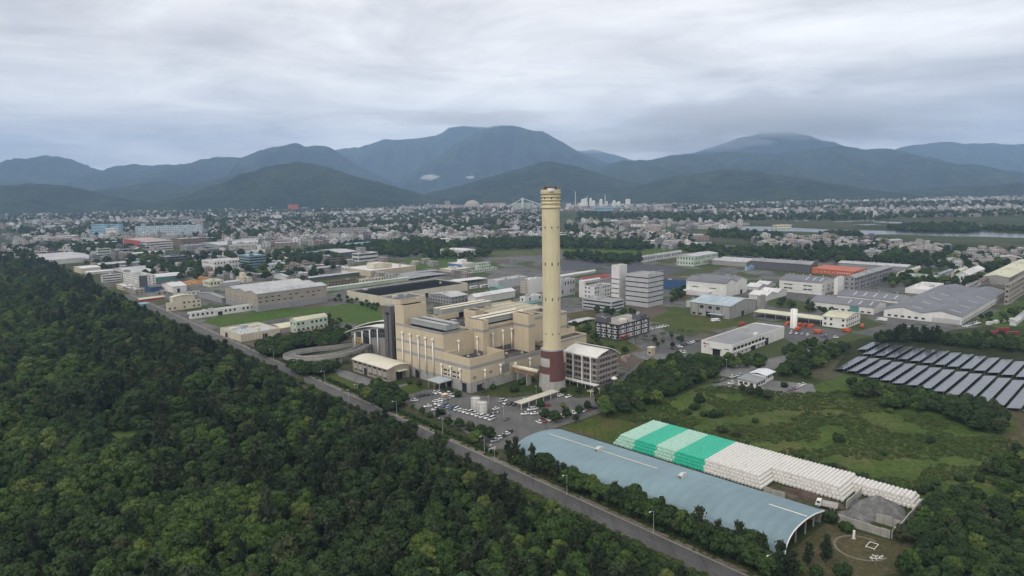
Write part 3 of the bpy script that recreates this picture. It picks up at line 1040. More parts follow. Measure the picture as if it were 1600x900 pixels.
def arcpatch(mb, a0, a1, z0, z1, n, off=.14):
    vs_, fs = [], []
    for i in range(n + 1):
        w = a0 + (a1 - a0) * i / n
        for z in (z0, z1):
            for r in (cone_r(z) - .1, cone_r(z) + off):
                vs_.append((r * math.cos(w), r * math.sin(w), z))
    for i in range(n):
        o = i * 4
        fs += [(o + 1, o + 5, o + 7, o + 3), (o + 2, o + 3, o + 7, o + 6), (o, o + 4, o + 5, o + 1)]
    fs += [(0, 1, 3, 2), (n * 4, n * 4 + 2, n * 4 + 3, n * 4 + 1)]
    mb.add(vs_, fs)


for zz in range(21):
    z0 = 6.3 + zz * .845
    mbc = MB()
    if 10.6 <= z0 + .1 <= 14.4 or z0 > 19.3:
        arcpatch(mbc, 0, 2 * math.pi, z0, z0 + .80, 56)
    else:
        arcpatch(mbc, A0 + .30, A0 + 2 * math.pi - 1.0, z0, z0 + .80, 44)
    mbc.build('brick_course', BRICK, chim)
SHP = [(5.28, 24.6), (5.22, 60), (5.12, 107.0)]
mb = MB()
mb.lathe(SHP + [(5.12, 116.2), (4.7, 116.2)], 48)
mb.build('shaft', SHAFT, chim, smooth=True)
mb = MB()
mb.lathe([(cone_r(0), 0), (cone_r(6.3), 6.3), (cone_r(15), 15), (cone_r(24.0), 24.0)], 48)
mb.build('base', CONCB, chim, smooth=True)
mb = MB()
mb.lathe([(6.25, 23.95), (6.75, 23.95), (6.75, 24.75), (5.0, 24.75)], 48)
mb.build('base_cap', CONC, chim)
for z in (107.2, 109.6, 111.5, 113.3, 115.2):
    mb = MB()
    rr = 5.85 if z < 115 else 6.05
    mb.lathe([(5.0, z - .28), (rr - .25, z - .28), (rr, z), (rr, z + .34), (rr - .3, z + .5), (5.0, z + .5)], 48)
    mb.build('ring', SHAFT, chim)
mb = MB()
mb.lathe([(5.15, 115.6), (5.65, 116.0), (5.65, 117.4), (5.4, 117.4), (5.4, 116.2), (1.0, 116.2)], 48)
mb.build('crown_wall', SHAFT, chim)
REDP = surf('dark red paint', (.10, .025, .02), .7, .25, .8)
for k, w in enumerate((.3, 1.9, 3.4, 5.0)):
    mb = MB()
    mb.tube((2.6 * math.cos(w), 2.6 * math.sin(w), 116.2), (2.6 * math.cos(w), 2.6 * math.sin(w), 118.9), 1.35, n=14)
    mb.build('flue', REDP, chim)
mb = MB()
mb.box(-5.2, -2.6, -5.2, -2.2, 116.4, 118.2)
mb.build('access_box', WHITEP, chim)
mb = MB()
for i in range(36):
    w = 2 * math.pi * i / 36
    mb.tube((5.5 * math.cos(w), 5.5 * math.sin(w), 117.4), (5.5 * math.cos(w), 5.5 * math.sin(w), 118.3), .05, n=4)
for i in range(36):
    w, w2 = 2 * math.pi * i / 36, 2 * math.pi * (i + 1) / 36
    mb.tube((5.5 * math.cos(w), 5.5 * math.sin(w), 118.3), (5.5 * math.cos(w2), 5.5 * math.sin(w2), 118.3), .05, n=4)
mb.build('railing', RUST, chim)
for z in (34, 54.5, 75, 96.0, 112.6):
    for a in (2, 44, 92, 137, 182, 227, 272, 317):
        w = math.radians(a)
        mb = MB()
        c, s_ = math.cos(w), math.sin(w)
        hh = .9 if z in (54.5, 75) else .5
        ww = .28
        vs_ = []
        for dz in (-hh, hh):
            for dt in (-ww, ww):
                for r in (5.0, 5.32):
                    vs_.append((r * c - dt * s_, r * s_ + dt * c, z + dz))
        mb.add(vs_, [(1, 3, 7, 5), (0, 1, 5, 4), (2, 6, 7, 3), (4, 5, 7, 6), (0, 2, 3, 1)])
        mb.build('slot', DARK, chim)
# flue duct bridge to the base
duct = thing('flue_duct', 'white pipe on a rusty yellow gantry joining the plant and the chimney base', 'pipe', (294.0, 293.9))
mb = MB(); mb.tube((0, .2, 9.4), (1.5, -19.5, 9.4), 1.25, n=14); mb.build('pipe', CREAMT, duct, smooth=True)
mb = MB()
for x in (-1.6, 1.7):
    mb.box(x - .15, x + .15, -19.6, .2, 7.2, 7.6)
    mb.box(x - .12, x + .12, -19.6, .2, 8.5, 8.7)
    for i in range(9):
        mb.box(x - .1, x + .1, -19.4 + i * 2.3, -19.2 + i * 2.3, 7.6, 8.5)
mb.build('gantry', RUST, duct)
for y in (-5, -13):
    mb = MB(); mb.box(-1.9, 1.9, y - .3, y + .3, 0, 7.2); mb.build('support', CONCB, duct)

# office block
off = thing('office_block', 'five storey grey brick office block with two white curved roofs right beside the chimney', 'office', (316.0, 246.0))
PO, plant = (316.0, 246.0), off
P_(lambda m: m.prism([(316, 0), (337, 0), (337, 17.2), (330.5, 20.6), (326.5, 21.8), (326.5, 19.6), (316, 18.6)], 246.0, 270.0, 'y'), 'wall', BRICKG)
P_(lambda m: m.prism([(314.8, 18.5), (320, 20.3), (326.3, 21.4), (326.3, 21.9), (320, 20.85), (314.8, 19.0)], 245.2, 271.0, 'y'), 'roof', WHITER)
P_(lambda m: m.prism([(326.2, 22.6), (331, 20.9), (335, 18.9), (338.4, 16.6), (338.4, 17.1), (335, 19.5), (331, 21.5), (326.2, 23.1)], 245.2, 271.0, 'y'), 'roof', WHITER)
P_(lambda m: m.box(314.6, 315.2, 245.0, 271.2, 18.4, 19.3), 'eaves', WHITEP)
TRIM = surf('pale grey trim', (.36, .34, .31), .8, .1, .4)
for k in range(5):
    z = 3.6 + k * 3.5
    P_(lambda m: m.box(315.85, 316.3, 246.2, 270.2, z, z + .6), 'band', TRIM)
    P_(lambda m: m.box(316.3, 337.15, 245.85, 246.3, z, z + .6), 'band', TRIM)
for v in (250.5, 257.0, 264.0):
    P_(lambda m: m.tube((315.4, v, 0), (315.4, v, 16.5), .4, n=10), 'column', WHITEP)
    P_(lambda m: m.lathe([(.4, 16.5), (.9, 18.0), (.9, 18.4)], 10, (315.4, v)), 'column_head', WHITEP)
for k in range(5):
    z = 1.2 + k * 3.5
    for v in (247.2, 252.0, 254.2, 258.6, 261.0, 265.6, 267.8):
        w = P_(lambda m: m.box(315.9, 316.3, v, v + 1.6, z, z + 1.9), 'window', GLASS)
        P_(lambda m: m.box(315.75, 316.2, v - .1, v + 1.7, z - .16, z - .02), 'sill', TRIM, w)
    for u in (319, 321.6, 324.5, 327, 331, 333.6):
        w = P_(lambda m: m.box(u, u + 1.3, 245.9, 246.3, z + .2, z + 1.6), 'window', GLASS)
        P_(lambda m: m.box(u - .1, u + 1.4, 245.75, 246.2, z + .05, z + .18), 'sill', TRIM, w)
P_(lambda m: m.box(310.5, 314.2, 243.0, 270.0, 2.9, 3.3), 'walkway_roof', WHITER)
for v in (245, 251, 257, 263, 269):
    P_(lambda m: m.tube((311.2, v, 0), (311.2, v, 2.9), .14, n=6), 'walkway_post', WHITEP)
P_(lambda m: m.lathe([(1.9, 3.4), (1.8, 3.9), (1.2, 4.5), (.2, 4.8)], 14, (329.5, 243.6)), 'porch_dome', WHITEP, smooth=True)
P_(lambda m: m.tube((329.5, 243.6, 0), (329.5, 243.6, 3.5), .3), 'porch_post', TRIM)
plant = plant_
PO = (259.0, 294.6)

# tanks, kiosk, carport, pergola
TANK = surf('chalky white tank', (.47, .45, .42), .75, .12, .4, streak=.7)


def tank(uv, r, h, label, mat=TANK):
    t = thing('storage_tank', label, 'tank', uv)
    mb = MB(); mb.lathe([(r, 0), (r, h)], 24); mb.build('shell', mat, t, smooth=True)
    mb = MB(); mb.lathe([(r + .08, h), (r + .08, h + .15), (r * .5, h + .5), (.05, h + .65)], 24); mb.build('lid', mat, t)
    for k in range(1, 3):
        mb = MB(); mb.lathe([(r, h * k / 3 - .08), (r + .07, h * k / 3 - .08), (r + .07, h * k / 3 + .08), (r, h * k / 3 + .08)], 24); mb.build('hoop', mat, t)
    mb = MB()
    for dx in (-.22, .22):
        mb.tube((-r - .15, dx, 0), (-r - .15, dx, h + .8), .04, n=5)
    for i in range(int(h / .5)):
        mb.tube((-r - .15, -.22, .4 + i * .5), (-r - .15, .22, .4 + i * .5), .03, n=4)
    mb.build('ladder', STEEL, t)


tank((240.6, 270.0), 2.5, 6.6, 'squat grey white round tank in the car park, the one farther back')
tank((238.6, 262.6), 2.7, 6.2, 'squat grey white round tank in the car park, the nearer broader one')
tank((558.0, 231.0), 2.7, 15.5, 'tall slim white silo in the yard of orange trucks', WHITEP)
k = thing('kiosk', 'small cream box hut at the row of parked cars', 'hut', (240.3, 296.4))
mb = MB(); mb.box(0, 3.0, 0, 2.6, 0, 2.9); mb.build('wall', surf('peach paint', (.45, .27, .19), .8, .1, .4), k)
mb = MB(); mb.box(-.25, 3.25, -.25, 2.85, 2.9, 3.15); mb.build('roof', CREAMT, k)
mb = MB(); mb.box(.7, 1.7, -.06, .1, 0.02, 2.1); mb.build('door', DKGREY, k)
cp = thing('carport', 'long narrow carport with thin cream roof on white posts beside the chimney base', 'carport', (257.4, 252.0))
mb = MB(); mb.box(0, 31, 0, 5.4, 3.0, 3.25); mb.build('roof', surf('dusty cream sheet', (.50, .47, .37), .7, .12, .2, rib=1), cp)
for i in range(6):
    mb = MB(); mb.box(.3 + i * 6, .55 + i * 6, .2, .45, 0, 3.0); mb.build('post', WHITEP, cp)
pg = thing('pergola', 'small white concrete pergola on the grass behind the carport', 'pergola', (300.0, 238.0))
for i in range(5):
    mb = MB(); mb.box(i * 2, i * 2 + .3, 0, .3, 0, 2.8); mb.build('post', CREAMT, pg)
    mb = MB(); mb.box(i * 2 + .02, i * 2 + .28, -.6, 3.0, 3.05, 3.3); mb.build('beam', CREAMT, pg)
mb = MB(); mb.box(-.4, 8.8, 0, .3, 2.8, 3.04); mb.build('rail', CREAMT, pg)
# ------------------------------------------------------------------ blue arched shed, bale stacks, gravel yard, solar field
BLUE = surf('pale blue roof sheet', (.20, .285, .315), .5, .1, .05, streak=.0, col2=(.165, .235, .26), joint=6.2, rib=1.15, ribdir=(0, 1, 0))
ORD = ['first', 'second', 'third', 'fourth', 'fifth', 'sixth', 'seventh', 'eighth', 'ninth', 'tenth', 'eleventh', 'twelfth', 'thirteenth', 'fourteenth', 'fifteenth', 'sixteenth', 'seventeenth', 'eighteenth', 'nineteenth', 'twentieth', 'last']
shed = thing('arched_shed', 'long pale blue corrugated arched shed between the forest road and the bales', 'shed', (207.2, 85.5))
AP = [(0, 0), (.5, 1.5), (1.0, 2.9), (1.8, 4.2), (2.9, 5.1), (4.4, 5.95), (6.5, 6.65), (9.0, 7.02), (12, 7.2), (15.5, 7.2), (19, 7.0), (22.5, 6.6), (25.7, 6.05), (29, 5.3), (32.4, 4.5)]
mb = MB()
LV = 123.5
NV = 270
vs_, fs = [], []
for j in range(NV + 1):
    y = LV * j / NV
    for (p, z) in AP:
        rib_ = .1 if j % 2 else -.1
        vs_.append((p, y, z + rib_))
n = len(AP)
for j in range(NV):
    for i in range(n - 1):
        fs.append((j * n + i, (j + 1) * n + i, (j + 1) * n + i + 1, j * n + i + 1))
mb.add(vs_, fs)
mb.build('roof', BLUE, shed)
mb = MB()
under = [(p, z - .28) for p, z in AP]
mb.prism(AP[::-1] + under, -.15, .15, 'y')
mb.build('gable_trim', WHITEP, shed)
mb = MB()
mb.box(18.6, 18.95, .6, 14, 7.08, 7.22); mb.build('ridge_flashing', WHITEP, shed)
mb = MB(); mb.box(18.6, 18.95, 60, 118, 7.07, 7.2); mb.build('ridge_flashing', CREAMT, shed)
for y, l in ((88.0, 1), (47.5, 1)):
    mb = MB()
    mb.prism([(16.2, 7.0), (20.5, 6.8), (20.5, 8.3), (18.3, 8.9), (16.2, 8.4)], y, y + 1.6, 'y')
    r = mb.build('roof_ventilator', surf('light grey sheet', (.5, .5, .48), .6, .1, .5), shed)
    mb = MB(); mb.box(16.1, 16.25, y + .2, y + 1.4, 7.3, 8.1); mb.build('louvre', DKGREY, r)
SHW = surf('shed block wall', (.27, .26, .24), .9, .2, .4, streak=.5)
mb = MB(); mb.box(31.4, 31.8, .8, LV - .5, 0, 4.3); mb.build('side_wall', SHW, shed)
mb = MB(); mb.prism([(.4, 0)] + [(p, z - .5) for p, z in AP[1:-1]] + [(31.6, 4.0), (31.6, 0)], LV - 1.0, LV - .5, 'y'); mb.build('end_wall', SHW, shed)
for i in range(11):
    for x, zt in ((4.0, 5.2), (12.0, 6.8), (20.0, 6.5), (27.0, 5.4)):
        mb = MB(); mb.box(x - .2, x + .2, 1.5 + i * 12 - .2, 1.5 + i * 12 + .2, 0, zt); mb.build('post', CONC, shed)
for i in range(6):
    a = 19.5 + i * 2.1
    mb = MB(); mb.box(a, a + 1.6, 7.6, 8.0, 0, 3.6); mb.build('inner_wall', CREAMT, shed)

# bales
def balemat(name, col):
    m, t, b = newmat(name)
    oi = N(t, 'ShaderNodeObjectInfo')
    P = N(t, 'ShaderNodeNewGeometry').outputs['Position']
    n1 = noise_n(t, P, 1.1, 4, .7)
    c = mix_n(t, mapr_n(t, n1, .35, .7, 0, 1), tuple(x * .78 for x in col), col)
    n2 = noise_n(t, P, .45, 3, .6)
    c = mix_n(t, mapr_n(t, n2, .60, .70, 0, .6), c, tuple(x * .45 for x in col))
    t.links.new(c, b.inputs['Base Color'])
    b.inputs['Roughness'].default_value = .42
    b.inputs['Specular IOR Level'].default_value = .4
    return m


BW = balemat('white stretch film', (.72, .69, .64))
BG = balemat('green stretch film', (.045, .50, .33))
BM = balemat('mint stretch film', (.43, .66, .54))
BR, BL = .74, 1.36


def balemesh(name, mat, seed):
    r = random.Random(seed)
    mb = MB()
    n = 12
    prof = [(0, BR * .55), (.03, BR * .9), (.12, BR), (BL - .14, BR * (1 + r.uniform(-.02, .02))), (BL - .05, BR * .9), (BL - .02, BR * .5)]
    vs_ = []
    for (x, rr) in prof:
        for i in range(n):
            w = 2 * math.pi * i / n
            q = rr * (1 + r.uniform(-.025, .025))
            vs_.append((x, q * math.cos(w), q * math.sin(w)))
    fs = []
    for k in range(len(prof) - 1):
        for i in range(n):
            fs.append((k * n + i, (k + 1) * n + i, (k + 1) * n + (i + 1) % n, k * n + (i + 1) % n))
    fs += [tuple(range(n)), tuple(range((len(prof) - 1) * n, len(prof) * n))[::-1]]
    mb.add(vs_, fs)
    return mb.mesh(name, mat, smooth=True)


BMESH = {c: [balemesh('bale', m, i + 10 * j) for i in range(3)] for j, (c, m) in enumerate((('w', BW), ('g', BG), ('m', BM)))}


def bale_colour(v):
    if v < 139.0:
        return 'w'
    if v < 153.5 or 163.0 < v < 174.0:
        return 'g'
    return 'm'


bales = []          # (u, v, z, colour, size in the picture)
DV, DZ, DU = 1.5, 1.18, 1.38
rb = random.Random(3)
SECT = ((249.6, 112.6, 4), (260.4, 84.6, 4), (271.5, 64.8, 3))      # front edge, right end, layers
for L in range(4):
    z = BR + L * DZ
    v = 185.0 - .75 - L * DV * .5
    while v > 65.2:
        ok = [s_ for s_ in SECT if v - .7 >= s_[1] + L * DV * .5 and L < s_[2]]
        if ok:
            ua, vend, lay = ok[0]
            du0 = ua + L * .75 + rb.uniform(-.16, .16)
            m = int((281.0 - L * .3 - du0) / DU)
            top = L == lay - 1
            edge = v - DV - .7 < vend + L * DV * .5 or v > 183.2 - L * DV * .5
            for q in range(m):
                if top or edge or q < 1 or q >= m - 1:
                    bales.append((du0 + q * DU, v + rb.uniform(-.04, .04), z + rb.uniform(-.03, .03), bale_colour(v)))
        v -= DV
bales.sort(key=lambda b: (b[0] + b[1]))
BLAB = {'w': 'white film wrapped bale in the long stacked pile behind the blue shed',
        'g': 'green film wrapped bale in the long stacked pile behind the blue shed',
        'm': 'pale mint film wrapped bale in the long stacked pile behind the blue shed'}
near, rest = bales[:290], bales[290:]
# individuals: the nearest ones, plus the nearest few of each green
extra = [b for b in rest if b[3] == 'g'][:6] + [b for b in rest if b[3] == 'm'][:4]
near += extra
rest = [b for b in rest if b not in extra]
for (u, v, z, c) in near:
    o = bpy.data.objects.new('wrapped_bale', rb.choice(BMESH[c]))
    COL.objects.link(o)
    x, y = XY(u, v)
    o.location = (x, y, z)
    o.rotation_euler = (rb.uniform(0, 6.28), 0, math.radians(45 + rb.uniform(-2, 2)))
    tag(o, BLAB[c], 'bale', {'w': 'white wrapped bales', 'g': 'green wrapped bales', 'm': 'mint wrapped bales'}[c])


def merged(name, items, meshes, mats):
    """many small copies joined as one mesh: items = (location, rotation z, roll, mesh key)"""
    cache = {}
    V, Fc, MI = [], [], []
    off = 0
    for (loc, rz, rx, me, mi) in items:
        if me.name not in cache:
            a = np.empty(len(me.vertices) * 3)
            me.vertices.foreach_get('co', a)
            cache[me.name] = (a.reshape(-1, 3), [tuple(p.vertices) for p in me.polygons])
        co, fs = cache[me.name]
        c, s_ = math.cos(rx), math.sin(rx)
        X, Y, Z = co[:, 0], co[:, 1] * c - co[:, 2] * s_, co[:, 1] * s_ + co[:, 2] * c
        c, s_ = math.cos(rz), math.sin(rz)
        V.append(np.stack([X * c - Y * s_ + loc[0], X * s_ + Y * c + loc[1], Z + loc[2]], 1))
        Fc.extend([tuple(i + off for i in f) for f in fs])
        MI.extend([mi] * len(fs))
        off += len(co)
    me = bpy.data.meshes.new(name)
    me.from_pydata(np.concatenate(V).tolist(), [], Fc)
    for m in mats:
        me.materials.append(m)
    me.polygons.foreach_set('material_index', MI)
    me.polygons.foreach_set('use_smooth', [True] * len(Fc))
    me.update()
    return link(name, me)


items = []
for (u, v, z, c) in rest:
    x, y = XY(u, v)
    items.append(((x, y, z), math.radians(45), rb.uniform(0, 6.28), rb.choice(BMESH[c]), 'wgm'.index(c)))
bs = merged('bale_pile', items, None, [BW, BG, BM])
tag(bs, 'white green and mint wrapped bales farther back in the long pile', 'bales', kind='stuff')

# gravel bay
bay = thing('gravel_bay', 'rough concrete retaining walls of the gravel bay at the end of the bales', 'wall', (243.0, 64.0))
BAYC = surf('stained retaining concrete', (.33, .315, .28), .9, .2, .3, streak=.7)
O = (243.0, 64.0)


def baywall(u0, v0, u1, v1, h):
    """a run of precast wall panels, each its own piece"""
    L = math.hypot(u1 - u0, v1 - v0)
    n = max(1, round(L / 3.0))
    du, dv = (u1 - u0) / L, (v1 - v0) / L
    for i in range(n):
        a, b = L * i / n + .05, L * (i + 1) / n - .05
        hh = h + random.uniform(-.25, .15)
        vs_ = []
        for z in (0, hh):
            for (s_, w) in ((a, -.2), (b, -.2), (b, .2), (a, .2)):
                vs_.append((u0 + du * s_ - dv * w, v0 + dv * s_ + du * w, z))
        mb = MB(O)
        mb.add(vs_, [(0, 3, 2, 1), (4, 5, 6, 7), (0, 1, 5, 4), (1, 2, 6, 5), (2, 3, 7, 6), (3, 0, 4, 7)])
        mb.build('wall_panel', BAYC, bay)


baywall(243.2, 88.0, 243.2, 65.0, 3.0)
baywall(243.5, 64.6, 248.8, 64.6, 3.0)
baywall(248.9, 63.9, 276.0, 63.9, 3.3)
baywall(252.6, 72.5, 252.6, 64.4, 3.2)
baywall(255.5, 83.4, 271.0, 83.4, 3.2)
# two walls beside the truck and a water tank stand
baywall(249.0, 112.0, 249.0, 103.5, 2.2)


def heap(name, label, cat, uv, ru, rv, h, mat, seed, n=40, sharp=1.0, **kw):
    mb = MB()
    R = 14
    vs_, fs = [(0, 0, h)], []
    for k in range(1, R + 1):
        q = k / R
        for i in range(n):
            w = 2 * math.pi * i / n
            e = 1 + .22 * mnoise.noise((math.cos(w) * 1.4, math.sin(w) * 1.4, seed))
            x, y = ru * q * e * math.cos(w), rv * q * e * math.sin(w)
            z = h * (1 - q) ** sharp * (1 + .25 * mnoise.noise((x * .22, y * .22, seed + 5))) + .35 * mnoise.noise((x * .8, y * .8, seed)) * (1 - q)
            vs_.append((x, y, max(-.02, z)))
    for i in range(n):
        fs.append((0, 1 + i, 1 + (i + 1) % n))
    for k in range(R - 1):
        for i in range(n):
            a = 1 + k * n
            fs.append((a + i, a + n + i, a + n + (i + 1) % n, a + (i + 1) % n))
    mb.add(vs_, fs)
    o = mb.build(name, mat, smooth=True)
    o.location = (*XY(*uv), .02)
    o.rotation_euler = (0, 0, math.radians(45))
    return tag(o, label, cat, **kw)


GRAV = surf('grey gravel', (.115, .112, .108), .95, .3, .8, col2=(.21, .2, .185), bump=2.5)
heap('gravel_heap', 'large heap of grey gravel inside the concrete bay', 'gravel', (262.5, 74.5), 10.5, 9.0, 5.6, GRAV, 2, sharp=.85)
heap('gravel_heap', 'lower dark gravel spill at the open front of the bay', 'gravel', (252.0, 78.5), 7.0, 5.5, 2.2, GRAV, 9, sharp=.8)
SOILH = surf('brown earth', (.07, .048, .036), .95, .35, .6, col2=(.11, .08, .055), bump=2.0)
heap('earth_heap', 'long low brown earth bank along the white bales', 'earth', (257.0, 97.0), 2.6, 11.5, 1.9, SOILH, 4, sharp=.7)
heap('earth_heap', 'brown earth pile behind the parked truck', 'earth', (256.0, 87.0), 2.6, 3.2, 2.0, SOILH, 6, sharp=.8)

# ---- wheels shared by all vehicles
RUBBER = surf('tyre rubber', (.02, .02, .02), .8, .1, 2)


def wheelmesh(r, w):
    mb = MB()
    mb.tube((0, -w / 2, 0), (0, w / 2, 0), r, n=12)
    mb.tube((0, -w / 2 - .015, 0), (0, w / 2 + .015, 0), r * .55, n=8, mi=1)
    return mb.mesh('wheel', [RUBBER, STEEL])


def add_wheels(t, me, xs, y):
    for x, r in xs:
        for s_ in (-1, 1):
            o = link('wheel', me, t)
            o.location = (x, s_ * y, r)


WTRUCK = wheelmesh(.5, .35)
WCAR = wheelmesh(.32, .22)
CABG = surf('windscreen', (.02, .025, .03), .15, .1, 1, spec=.6)


def truck(uv, rot, cabcol, bodycol, label, kind='tipper', L=7.5):
    t = thing('truck', label, 'truck', uv, rot=rot)
    cm = surf('paint %s' % (cabcol,), cabcol, .4, .06, 1)
    bm = surf('body %s' % (bodycol,), bodycol, .6, .12, .6, streak=.3)
    x0 = L / 2
    mb = MB()
    mb.prism([(x0, .7), (x0, 1.6), (x0 - .35, 2.75), (x0 - 1.9, 2.85), (x0 - 1.9, .7)], -1.15, 1.15, 'y')
    cab = mb.build('cab', cm, t)
    mb = MB(); mb.prism([(x0 + .02, 1.65), (x0 - .3, 2.6), (x0 - .36, 2.6), (x0 - .04, 1.65)], -1.0, 1.0, 'y'); mb.build('windscreen', CABG, cab)
    for s_ in (-1.17, 1.12):
        mb = MB(); mb.box(x0 - 1.5, x0 - .5, s_, s_ + .05, 1.7, 2.5); mb.build('side_window', CABG, cab)
    mb = MB(); mb.box(-x0, x0 - .1, -.8, .8, .55, .95); mb.build('chassis', RUBBER, t)
    mb = MB()
    if kind == 'tipper':
        a, b = -x0, x0 - 2.1
        mb.box(a, b, -1.2, 1.2, .98, 1.15)
        for (p, q, y0, y1) in ((a, b, -1.2, -1.1), (a, b, 1.1, 1.2), (a, a + .1, -1.1, 1.1), (b - .1, b, -1.1, 1.1)):
            mb.box(p, q, y0, y1, 1.15, 2.3)
        for i in range(6):
            xx = a + .3 + i * (b - a - .6) / 5
            for y0, y1 in ((-1.28, -1.2), (1.2, 1.28)):
                mb.box(xx - .06, xx + .06, y0, y1, 1.0, 2.3)
    else:
        mb.box(-x0, x0 - 2.1, -1.2, 1.2, .98, 3.1)
    mb.build('load_body', bm, t)
    add_wheels(t, WTRUCK, ((x0 - 1.0, .5), (-x0 + 2.2, .5), (-x0 + 1.0, .5)), 1.0)
    return t


truck((251.6, 89.0), 45 + 90 + 12, (.72, .72, .68), (.5, .48, .44), 'white tipper truck parked between the bales and the blue shed')

# solar tables
SOLAR = surf('solar glass', (.055, .058, .07), .16, .1, .02, spec=.9, grid=(1.02, 1.72, .06, (.22, .22, .23)))
PVF = surf('solar frame', (.3, .3, .31), .5, .1, .5, metal=.4)


def solar_row(uv, length, label, group, cuts):
    t = thing('solar_table', label, 'solar panels', uv, group=group)
    w, zl, zh = 6.3, 1.3, 2.35
    cuts = [0] + cuts + [length]
    for a, b in zip(cuts[:-1], cuts[1:]):
        mb = MB()
        dz = .06
        vs_ = [(a + .12, 0, zh), (b - .12, 0, zh), (b - .12, w, zl), (a + .12, w, zl)]
        vs_ += [(p[0], p[1], p[2] - dz) for p in vs_]
        mb.add(vs_, [(0, 1, 2, 3), (4, 7, 6, 5), (0, 4, 5, 1), (1, 5, 6, 2), (2, 6, 7, 3), (3, 7, 4, 0)])
        mb.build('panel', SOLAR, t)
    for x in np.arange(1.0, length, 5.5):
        for y, z in ((.6, zh - .25), (w - .6, zl - .0)):
            mb = MB(); mb.box(x - .07, x + .07, y - .07, y + .07, 0, z - .1); mb.build('post', PVF, t)
    mb = MB()
    for y in (.6, w - .6):
        z = zh - (zh - zl) * y / w
        mb.box(.3, length - .3, y - .06, y + .06, z - .2, z - .09)
    mb.build('rail', PVF, t)


for i in range(20):
    v = 151.0 - i * 7.2
    ua = 445 - max(0, min(20, (i - 1) * 1.75))
    if i in (3, 4, 5):
        ua -= 3
    L = 488 - ua
    solar_row((ua, v), L, 'tilted dark solar table, %s from the left in the nearer solar field' % ORD[i], 'solar tables of the nearer field', [x for x in ((L - 36) if L > 44 else 0, ) if x > 4] + [L * .55])
for i in range(21):
    v = 158.5 - i * 7.2
    solar_row((497 if i else 508, v), 43 if i else 31, 'tilted dark solar table, %s from the left in the farther solar field' % ORD[i], 'solar tables of the farther field', [21] if i else [15])
solar_row((356.0, 20.0), 24, 'single tilted solar table standing apart at the dirt track', None, [12])

# gate house by the pasture
gh = thing('gate_house', 'low gate house with dark mono roof and white raised wing beside the pasture', 'house', (377.5, 177.0))
WHW = surf('white render', (.68, .665, .62), .75, .08, .3, streak=.3)
GHR = surf('grey seam roof', (.24, .245, .25), .55, .1, .2, rib=.6, ribdir=(1, 0, 0))
mb = MB(); mb.box(0, 13, 0, 11.0, 0, 3.1); mb.build('wall', WHW, gh)
mb = MB(); mb.prism([(-.6, 3.15), (11.6, 3.9), (11.6, 4.15), (-.6, 3.4)], -.6, 13.4, 'x'); mb.build('roof', GHR, gh)
mb = MB(); mb.box(13.2, 25, .5, 9.5, 0, 4.6); mb.build('wing_wall', WHW, gh)
mb = MB(); mb.prism([(-.6, 4.65), (5, 5.7), (10.4, 4.65), (10.4, 4.9), (5, 5.95), (-.6, 4.9)], 12.6, 25.6, 'x'); mb.build('wing_roof', surf('white standing seam', (.62, .63, .64), .45, .05, .3, rib=.6, ribdir=(1, 0, 0)), gh)
for x in (1, 4, 7, 10):
    mb = MB(); mb.box(x, x + 2.1, -.08, .1, 1.0, 2.5); mb.build('window', GLASS, gh)
for y in (1.5, 5, 8):
    mb = MB(); mb.box(-.08, .1, y, y + 2, 1.0, 2.5); mb.build('window', GLASS, gh)
for x in (14, 17, 20, 23):
    mb = MB(); mb.box(x, x + 1.8, .42, .6, 2.2, 3.9); mb.build('window', GLASS, gh)
mb = MB(); mb.tube((12.6, -.3, 0), (12.6, -.3, 4.4), .2); mb.build('column', WHITEP, gh)
# ------------------------------------------------------------------ industrial estate: one table row per building
ZN = {'3': (100, 360, 4), '4': (480, 360, 4), '5': (800, 360, 4), '6': (1200, 360, 4), 'A': (100, 380, 7.5), 'B': (300, 370, 7.5), 'C': (480, 370, 7.5),
      'D': (670, 380, 8.183), 'E': (860, 400, 7.5), 'F': (1040, 390, 7.5), 'G': (1220, 390, 7.5), 'H': (1400, 390, 7.5), 'P': (0, 0, 1)}
CC = {'W': (.66, .645, .6), 'w': (.55, .54, .51), 'L': (.42, .42, .415), 'G': (.26, .26, .26), 'D': (.1, .1, .105), 'K': (.04, .04, .045), 'C': (.57, .52, .40), 'B': (.47, .40, .29),
      'N': (.2, .15, .12), 'S': (.085, .088, .1), 'U': (.26, .40, .48), 'u': (.40, .47, .51), 'g': (.30, .38, .28), 'e': (.44, .5, .4), 'T': (.07, .17, .19), 'R': (.36, .075, .07),
      'O': (.46, .13, .065), 'b': (.035, .085, .17), 'P': (.42, .30, .27), 'y': (.55, .53, .38), 'c': (.30, .29, .265), 't': (.10, .23, .2), 'a': (.33, .29, .24), 'q': (.62, .6, .58), 'V': (.04, .2, .12), 'd': (.165, .165, .18)}


def wallm(c):
    return surf('wall ' + c, CC[c], .8, .1, .12, streak=.35, rib=.0)


def roofm(c):
    return surf('roof ' + c, CC[c], .6, .12, .06, streak=.0, col2=tuple(x * .72 for x in CC[c]), rib=1.0, ribdir=(1, 1, 0))


def corner(z, xn, yn, xl, xr, yt):
    ox, oy, s_ = ZN[z]
    f = lambda x, y: (ox + x / s_, oy + y / s_)
    u0, v0 = UV(*f(xn, yn))
    v1 = solve(lambda v: PX(*XY(u0, v), 0)[0], f(xl, 0)[0], v0, v0 + 500)
    u1 = solve(lambda u: PX(*XY(u, v0), 0)[0], f(xr, 0)[0], u0, u0 + 500)
    h = height_at(*f(xn, yt), *XY(u0, v0))
    return u0, v0, max(3.0, u1 - u0), max(3.0, v1 - v0), max(2.0, h)


RW = random.Random(11)


